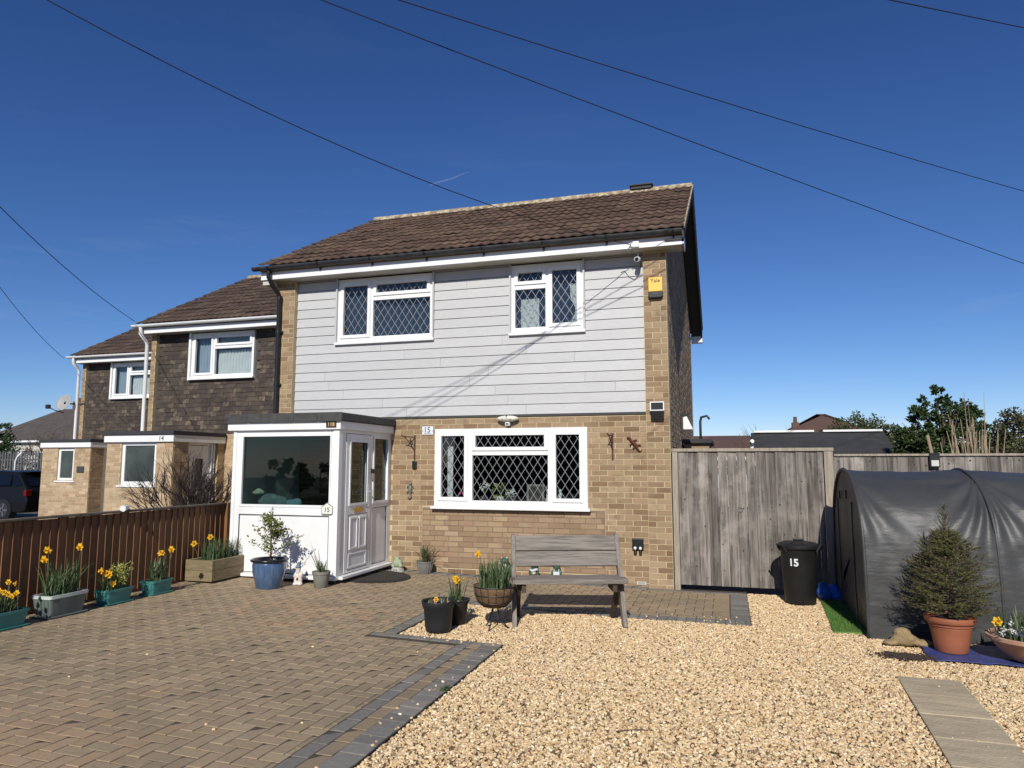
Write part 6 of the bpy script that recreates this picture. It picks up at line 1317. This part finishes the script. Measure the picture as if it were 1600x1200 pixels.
for s in (-1, 1): MB().box(2.06, 2.158, s * 0.84 - 0.08, s * 0.84 + 0.08 - 0.03 * s, 0.72, 0.90).build('tail_light', M('tail_red', (0.15, 0.005, 0.005), rough=0.2), bo, bevel=0.02)

def tree(name, label, base, H_, crowns, leafm, nleaf, s0, s1, trunk_r=0.12, cat='tree', group=None, limbs=7, hollow=0.35):
    t = root(name, label, cat, base, group=group); q = MB(); top = max(c[0][2] for c in crowns)
    q.tube([(0, 0, 0), (0.03, 0.02, H_ * 0.3), (-0.02, 0.0, H_ * 0.6), (0.0, 0.0, H_ * 0.85)], [trunk_r, trunk_r * 0.8, trunk_r * 0.5, trunk_r * 0.2], 8)
    for c, r_ in crowns:
        for k in range(limbs):
            v = Vector((rnd.gauss(0, 1), rnd.gauss(0, 1), rnd.gauss(0.2, 0.8))).normalized(); e = Vector(c) + Vector((v.x * r_[0], v.y * r_[1], v.z * r_[2])) * 0.85; s = Vector((0, 0, max(0.2, min(H_ * 0.7, e.z * 0.5))))
            q.tube([s, s.lerp(e, 0.5) + Vector((0, 0, 0.06 * H_)), e], [trunk_r * 0.35, trunk_r * 0.2, trunk_r * 0.05], 5, False)
    q.build('trunk', m_bark, t, smooth=True); lf = MB()
    tot = sum(r_[0] * r_[1] * r_[2] for c, r_ in crowns)
    for c, r_ in crowns:
        n = int(nleaf * r_[0] * r_[1] * r_[2] / tot); ncl = max(5, n // 45)
        for k in range(ncl):
            v = Vector((rnd.gauss(0, 1), rnd.gauss(0, 1), rnd.gauss(0, 1))).normalized() * (hollow + (1 - hollow) * rnd.random() ** 0.5); cc_ = (c[0] + v.x * r_[0], c[1] + v.y * r_[1], c[2] + v.z * r_[2]); rr_ = rnd.uniform(0.12, 0.24) * min(r_)
            leafcloud(lf, cc_, (rr_, rr_, rr_), 45, s0, s1, 0.2)
    lf.build('crown', leafm, t, kind='stuff'); return t
m_lf1 = M('dark_glossy_leaf', (0.032, 0.062, 0.018), (0.055, 0.085, 0.025), nscale=6, rough=0.4, rnd_v=0.5, transl=0.15); m_lf2 = M('olive_leaf', (0.085, 0.095, 0.028), (0.06, 0.075, 0.02), nscale=3, rough=0.6, rnd_v=0.45, transl=0.2); m_lf3 = M('dull_green_leaf', (0.06, 0.072, 0.03), (0.085, 0.075, 0.04), nscale=3, rough=0.6, rnd_v=0.45, transl=0.2)
GT = 'trees and shrubs beyond the grey fence'
tree('evergreen_tree', 'dark glossy evergreen tree with pointed crown behind the tarpaulin shelter', (3.45, 13.3, 0), 2.9, [((0.0, 0, 2.35), (0.20, 0.22, 0.62)), ((-0.38, 0, 2.05), (0.32, 0.3, 0.55)), ((0.36, 0.1, 2.05), (0.30, 0.3, 0.58)), ((-0.22, 0, 2.5), (0.14, 0.16, 0.26)), ((0.22, 0, 2.48), (0.13, 0.15, 0.22)), ((0.05, 0, 1.6), (0.6, 0.4, 0.4)), ((-0.58, 0, 1.9), (0.2, 0.2, 0.3))], m_lf1, 15000, 0.05, 0.085, 0.06, group=GT)
tree('rounded_tree', 'rounded olive green tree behind the black shed roof', (4.05, 24.0, 0), 3.2, [((0, 0, 2.35), (1.0, 0.8, 0.85)), ((-0.7, 0, 2.2), (0.7, 0.6, 0.6)), ((0.8, 0, 2.0), (0.65, 0.6, 0.65)), ((1.1, 0, 1.5), (0.5, 0.5, 0.7))], m_lf2, 15000, 0.06, 0.10, 0.12, group=GT)
tree('tall_shrub', 'dull green shrub right of the dead stems beyond the fence', (5.45, 16.0, 0), 2.6, [((0, 0, 1.95), (0.55, 0.5, 0.75)), ((0.7, 0.2, 1.9), (0.6, 0.5, 0.7)), ((-0.5, 0, 1.6), (0.4, 0.4, 0.6)), ((1.5, 0.2, 1.8), (0.6, 0.5, 0.6))], m_lf3, 22000, 0.045, 0.08, 0.07, cat='shrub', group=GT)
tree('low_shrub', 'yellowish low shrub behind the grey fence beside dead stems', (4.55, 13.6, 0), 2.2, [((0, 0, 1.62), (0.35, 0.35, 0.5)), ((0.7, 0, 1.55), (0.45, 0.4, 0.5)), ((1.4, 0, 1.6), (0.5, 0.4, 0.5))], m_lf2, 4200, 0.03, 0.05, 0.05, cat='shrub', group=GT)
ds = root('dead_stem_clump', 'clump of pale dead stems beside the dark evergreen tree', 'plant', (3.66, 12.6, 0)); q = MB()
for i in range(46):
    x, y_ = rnd.gauss(0, 0.17), rnd.gauss(0, 0.1); h = rnd.uniform(1.95, 2.42); l_ = rnd.gauss(0, 0.10) + x * 0.25; q.tube([(x, y_, 0.5), (x + l_ * 0.5, y_, h * 0.6 + 0.3), (x + l_, y_ + rnd.gauss(0, 0.03), h)], [0.010, 0.008, 0.004], 5, False)
for x, h, l_ in ((-0.04, 2.76, -0.03), (0.12, 2.74, 0.08), (0.0, 2.6, -0.02)): q.tube([(x, 0, 0.5), (x + l_ * 0.5, 0, h * 0.6), (x + l_, 0, h)], [0.008, 0.006, 0.003], 5, False)
q.build('stems', m_dead, ds); MB().tube([(-0.55, 0.2, 0.6), (-0.50, 0.15, 1.6), (-0.58, 0.15, 2.10)], [0.035, 0.03, 0.022], 8).build('cut_trunk', m_dead, ds, smooth=True)
bb_ = root('bare_bush', 'bare twiggy bush behind the black shed roof', 'bush', (1.0, 20.0, 0)); q = MB()
for i in range(9): a = rnd.uniform(0, 6.28); branch(q, Vector((rnd.gauss(0, 0.2), rnd.gauss(0, 0.2), 0.6)), Vector((math.cos(a) * 0.35, math.sin(a) * 0.3, 1)).normalized(), rnd.uniform(0.75, 0.95), 0.02, 3, 0.36, None, 0.15, 3)
q.build('branches', m_bark, bb_)
# shed beyond the fence
sd_ = root('garden_shed', 'shed with black felt roof and white ridge trims behind the gate', 'shed', (1.68, 14.2, 0), world=True)
MB().box(0.60, 2.72, 13.65, 15.75, 0, 1.72).build('walls', m_gate, sd_)
q = MB(); q.hexa([(0.48, 13.45, 1.70), (2.83, 13.45, 1.70), (2.83, 14.70, 2.21), (0.48, 14.70, 2.21), (0.48, 13.45, 1.735), (2.83, 13.45, 1.735), (2.83, 14.70, 2.245), (0.48, 14.70, 2.245)]); q.hexa([(0.48, 14.701, 2.21), (2.83, 14.701, 2.21), (2.83, 15.95, 1.70), (0.48, 15.95, 1.70), (0.48, 14.701, 2.245), (2.83, 14.701, 2.245), (2.83, 15.95, 1.735), (0.48, 15.95, 1.735)]); rfs = q.build('roof', m_darkfelt, sd_)
for z_, y_ in ((0.25, 13.75), (0.60, 14.28)): MB().box(0.485, 2.825, y_, y_ + 0.012, 1.735 + (y_ - 13.45) * 0.408 + 0.001, 1.735 + (y_ - 13.45) * 0.408 + 0.012).build('felt_lap', m_darkfelt, rfs)
for a, b in ((0.53, 1.62), (1.78, 2.80)): MB().box(a, b, 14.62, 14.74, 2.246, 2.285).build('ridge_trim', m_white, rfs, bevel=0.004)
sl2 = root('shed_camera', 'small white camera on the corner of the shed roof', 'camera', (0.43, 13.6, 2.02)); MB().tube([(0, 0, 0), (0.03, -0.1, 0.03)], [0.035, 0.035], 10).build('head', m_white, sl2); MB().box(0.0, 0.05, 0, 0.04, -0.14, 0.01).build('bracket', m_white, sl2)
# rear annexe with flue, seen past the gable
an = root('rear_annexe', 'small brick rear annexe with flat roof past the gable', 'building', (-0.40, 13.0, 0), world=True)
MB().box(-0.68, -0.27, 12.5, 14.5, 0, 1.98).build('wall', m_brick, an); MB().box(-0.70, -0.22, 12.42, 14.55, 1.985, 2.06).build('flat_roof', m_darkfelt, an, bevel=0.01)
q = MB().tube([(-0.42, 13.0, 2.05), (-0.42, 13.0, 2.38), (-0.40, 12.95, 2.46), (-0.30, 12.9, 2.48), (-0.26, 12.9, 2.42)], 0.022, 8); q.build('flue', m_darkgrey, an, smooth=True)
wl = root('wall_floodlight', 'white floodlight high on the gable wall above the gate', 'light', (-0.66, 12.0, 2.20)); MB().hexa([(0.0, -0.06, 0), (0.16, -0.06, 0.0), (0.16, 0.06, 0.0), (0.0, 0.06, 0), (0.0, -0.06, 0.2), (0.06, -0.06, 0.22), (0.06, 0.06, 0.22), (0, 0.06, 0.2)]).build('head', m_white, wl, bevel=0.01); MB().box(-0.05, 0.1, -0.03, 0.03, 0.221, 0.26).build('arm', m_blackpl, wl)
def far_house(name, label, x0, x1, y0, y1, ze, zr, wallm, roofm, hip=True, chim=None, wins=()):
    t = root(name, label, 'house', ((x0 + x1) / 2, y0, 0), world=True); w_ = MB().box(x0, x1, y0, y1, 0, ze).build('wall', wallm, t)
    ym = (y0 + y1) / 2; h_ = (y1 - y0) / 2 if hip else 0; o_ = 0.35
    rf_ = MB().add([(x0 - o_, y0 - o_, ze), (x1 + o_, y0 - o_, ze), (x1 + o_, y1 + o_, ze), (x0 - o_, y1 + o_, ze), (x0 + h_, ym, zr), (x1 - h_, ym, zr)], [(0, 1, 5, 4), (1, 2, 5), (2, 3, 4, 5), (3, 0, 4), (0, 3, 2, 1)]).build('roof', roofm, t)
    MB().box(x0 - o_, x1 + o_, y0 - o_ - 0.03, y0 - o_, ze - 0.12, ze + 0.02).build('gutter', m_white, t)
    if chim:
        cx_, cy_, cz = chim; cw = 0.5 if cz > 6 else 0.2; MB().box(cx_ - cw, cx_ + cw, cy_ - 0.3, cy_ + 0.3, zr - 1.2, cz).build('chimney', M('red_brick_far', (0.13, 0.075, 0.055), (0.09, 0.055, 0.04), nscale=6, rough=0.9), rf_)
        for k in ((-0.28, 0.0, 0.28) if cw > 0.3 else (0.0,)): MB().tube([(cx_ + k, cy_, cz), (cx_ + k, cy_, cz + 0.35)], [0.12, 0.10], 8).build('chimney_pot', m_bark, rf_)
    for a, b, c, d in wins:
        f_ = MB().holes(a, b, c, d, y0 - 0.05, y0 - 0.001, [(a + 0.08, (a + b) / 2 - 0.04, c + 0.08, d - 0.08), ((a + b) / 2 + 0.04, b - 0.08, c + 0.08, d - 0.08)]).build('window', m_white, t); MB().box(a + 0.06, b - 0.06, y0 - 0.03, y0 - 0.02, c + 0.06, d - 0.06).build('pane', m_frost, f_)
    return t
m_render = M('pale_render', (0.5, 0.47, 0.41), (0.42, 0.39, 0.34), nscale=2, rough=0.9); m_rfar = M('slate_brown_roof', (0.06, 0.05, 0.045), (0.085, 0.07, 0.06), nscale=2, rough=0.9); m_rfar2 = M('russet_roof', (0.115, 0.06, 0.045), (0.085, 0.05, 0.04), nscale=2, rough=0.9)
far_house('bungalow', 'distant hipped roof bungalow with a brick chimney behind the hedge', -59.5, -48.5, 44, 52, 3.5, 6.4, m_render, m_rfar, True, (-53.5, 48, 7.0), [(-57.5, -55.5, 1.2, 2.6), (-53, -51, 1.2, 2.6)])
far_house('russet_roofed_house', 'distant low house with a russet roof beyond the gate', -4.5, 1.0, 29, 35, 1.9, 2.85, m_render, m_rfar2, False, None, [(-1.5, -0.3, 0.7, 1.6)])
far_house('distant_house', 'distant house with russet roof and chimney behind the rounded tree', 3.0, 8.5, 45, 51, 3.2, 4.75, m_render, m_rfar2, True, (4.1, 46.4, 4.15), [(3.4, 4.6, 1.6, 2.8)])
far_house('distant_white_house', 'distant pale house showing between evergreen tree and shed', 4.2, 9.6, 38, 44, 2.4, 3.3, m_render, m_rfar, True, None, [(4.6, 5.6, 1.2, 2.1), (7.0, 8.0, 1.2, 2.1)])
# left distance: palisade, hedge, conifer, scrub, white pole
pa = root('palisade_fence', 'grey palisade fence beyond the parked car', 'fence', (-30.5, 24.0, 0), world=True); m_galv = M('galvanised_steel', (0.10, 0.105, 0.11), rough=0.7)
for i in range(56): x = -35.5 + i * 0.16; MB().prism([(x, 24, 0.1), (x + 0.075, 24, 0.1), (x + 0.075, 24, 2.12), (x + 0.037, 24, 2.22), (x, 24, 2.12)], (0, 0.02, 0)).build('pale', m_galv, pa)
for z in (0.5, 1.8): MB().box(-35.5, -26.5, 24.025, 24.07, z, z + 0.06).build('rail', m_galv, pa)
po = root('white_pole', 'thin white bent pole before the palisade fence', 'pole', (-28.95, 23.0, 0)); MB().tube([(0, 0, 0), (0, 0, 1.75), (0.1, 0, 1.95), (0.32, 0, 2.12)], 0.035, 8).build('tube', m_white, po, smooth=True); MB().box(-0.08, 0.08, -0.08, 0.08, 0, 0.02).build('base_plate', m_white, po)
tree('conifer', 'dark conifer at the far left beside the distant bungalow', (-45.6, 35, 0), 4.4, [((0, 0, 2.2), (1.5, 1.2, 1.6)), ((0.1, 0, 3.4), (0.8, 0.8, 1.0))], m_lf1, 5000, 0.12, 0.2, 0.15)
tree('scrub_bush', 'brownish scrub bush between the palisade fence and distant bungalow', (-38.5, 31, 0), 2.6, [((0, 0, 1.4), (1.6, 1.0, 1.1)), ((2.6, 0, 1.5), (1.7, 1.0, 1.2)), ((-2.4, 0, 1.3), (1.5, 1, 1.0))], M('brown_scrub', (0.075, 0.065, 0.035), (0.09, 0.06, 0.04), nscale=2, rough=0.8, rnd_v=0.4), 7000, 0.07, 0.13, 0.1, cat='bush')
bt_ = root('bare_tree', 'bare twiggy tree before the distant bungalow', 'tree', (-34.6, 29.5, 0)); q = MB()
for i in range(6): a = rnd.uniform(0, 6.28); branch(q, Vector((rnd.gauss(0, 0.3), rnd.gauss(0, 0.2), 0.3)), Vector((math.cos(a) * 0.4, math.sin(a) * 0.3, 1)).normalized(), 1.3, 0.035, 3, 0.42, None, 0.1, 4)
q.build('branches', m_bark, bt_)
tree('far_hedge', 'dark rounded trees far behind the terraced houses', (-62, 62, 0), 4.0, [((0, 0, 2.0), (6, 2, 2.0)), ((9, 0, 2.2), (6, 2, 2.2)), ((-9, 0, 2.0), (6, 2, 2.0))], m_lf3, 6000, 0.25, 0.5, 0.2, cat='trees')
tree('far_hedge', 'distant green tree line far beyond the garden shed', (14, 75, 0), 4.0, [((0, 0, 2.0), (7, 2, 2.0)), ((12, 0, 2.2), (7, 2, 2.4)), ((-12, 0, 1.6), (7, 2, 1.6))], m_lf3, 6000, 0.25, 0.5, 0.2, cat='trees')

# ================================================================== OVERHEAD WIRES
m_wire = M('black_cable', (0.012, 0.012, 0.014), rough=0.6)
def wire(label, a, b, ext, sag, r_=0.0085):
    """a: far end, b: a nearer point it passes through; carried on past b towards the pole behind the viewer"""
    a, b = Vector(a), Vector(b); e = b + (b - a) * ext; pts = []
    tb = (b - a).length / (e - a).length
    for i in range(41):
        t = i / 40; p = a.lerp(e, t); s_ = sag * (t / tb) * (1 - t / tb) * 4 if t < tb else sag * 4 * (t / tb) * (1 - t / tb); p.z -= s_; pts.append(p)
    o = MB().tube(pts, r_, 6).build('overhead_wire', m_wire, smooth=True); return tag(o, label, 'wire', None)
wire('black telephone wire running down to the grey clad house eaves', (-1.16, 9.50, 4.62), (-5.25, 4.14, 5.45), 0.55, 0.26, 0.0055)
wire('black overhead wire crossing the sky, lower of the long pair', (7.05, 15.34, 4.63), (-3.38, 5.23, 5.81), 0.4, 0.06, 0.006)
wire('black overhead wire crossing the sky, upper of the long pair', (6.79, 14.61, 5.92), (-2.74, 5.54, 5.88), 0.4, 0.06, 0.006)
wire('short black overhead wire highest in the sky above the shelter', (4.87, 9.91, 6.62), (1.54, 6.67, 5.78), 0.6, 0.0, 0.0055)
wire('black telephone wire leading to the eaves of the house beside the twiggy shrub', (-12.76, 12.72, 4.86), (-10.0, 7.42, 5.35), 0.9, 0.10, 0.0065)
wire('black telephone wire leading to the eaves of the satellite dish house', (-18.5, 15.95, 4.72), (-15.7, 11.8, 5.62), 0.9, 0.10, 0.0065)
hk = root('wire_hook', 'small cable hook on the white fascia above the camera', 'hook', (-1.16, 9.527, 4.62)); MB().tube([(0, 0, 0), (0, -0.03, 0.0), (0.0, -0.04, 0.03)], 0.006, 6).build('hook', m_steel, hk); MB().box(-0.025, 0.025, -0.012, -0.001, -0.025, 0.03).build('plate', m_white, hk)
MB().tube([(0, -0.03, 0), (0.02, -0.02, -0.05), (0.0, 0.12, -0.07), (-0.01, 0.27, -0.10)], 0.003, 5).build('lead', m_darkgrey, hk)

# ================================================================== ACROSS THE STREET (unseen, added to darken what the glass mirrors)
far_house('added_opposite_house', 'unseen brick house across the street, added for the window reflections', -17, -8, -32, -24, 4.8, 7.2, m_brick, m_tile2, False)
far_house('added_opposite_house', 'unseen rendered house across the street, added for the window reflections', -4, 6, -33, -25, 4.8, 7.2, m_render, m_tile2, False)
for k, x in enumerate((-22, -13, -3, 7, 16)):
    tree('added_street_hedge', ('unseen clipped hedge added across the street for the reflections, ' + ('first', 'second', 'third', 'fourth', 'fifth')[k] + ' from the terrace end'), (x, -19, 0), 1.8, [((-2.2, 0, 0.9), (2.4, 0.9, 1.0)), ((2.2, 0, 0.9), (2.4, 0.9, 1.1))], m_lf3, 1600, 0.25, 0.4, 0.06, cat='hedge')
# leaf litter and crumbs of soil along the foot of the brown fence
q = MB()
for i in range(1500):
    x = -6.70 + abs(rnd.gauss(0, 0.22)); y_ = rnd.uniform(4.6, 8.4); s_ = rnd.uniform(0.003, 0.010); z = g(x) + 0.008
    a = rnd.uniform(0, 6.28); q.add([(x, y_, z), (x + s_ * math.cos(a), y_ + s_ * math.sin(a), z + s_ * 0.4), (x + s_ * math.cos(a + 1.2), y_ + s_ * math.sin(a + 1.2), z)], [(0, 1, 2)])
tag(q.build('leaf_litter', M('leaf_litter', (0.06, 0.042, 0.026), (0.11, 0.08, 0.05), nscale=30, rough=1.0, rnd_v=0.5), kind='stuff'), 'brown leaf litter and soil crumbs along the brown fence', 'litter')
# short vapour trail high above the ridge
mc = bpy.data.materials.new('vapour'); mc.use_nodes = True; nt = mc.node_tree; nt.nodes.remove(nt.nodes['Principled BSDF'])
a_ = N(nt, 'ShaderNodeBsdfTransparent'); b_ = N(nt, 'ShaderNodeBsdfDiffuse'); b_.inputs[0].default_value = (0.9, 0.9, 0.9, 1); m_ = N(nt, 'ShaderNodeMixShader'); m_.inputs[0].default_value = 0.05
nt.links.new(a_.outputs[0], m_.inputs[1]); nt.links.new(b_.outputs[0], m_.inputs[2]); nt.links.new(m_.outputs[0], nt.nodes['Material Output'].inputs['Surface'])
p0, p1 = Vector((-897, 2058, 905)), Vector((-769, 2090, 949))
tag(MB().tube([p0.lerp(p1, t) + Vector((0, 0, 1.5 * math.sin(9 * t))) for t in [k / 12 for k in range(13)]], [2.2, 2.4, 2.6, 2.6, 2.8, 2.8, 2.6, 2.4, 2.2, 1.8, 1.4, 1.0, 0.5], 8).build('contrail', mc, smooth=True), 'short faint white contrail above the roof ridge', 'contrail')
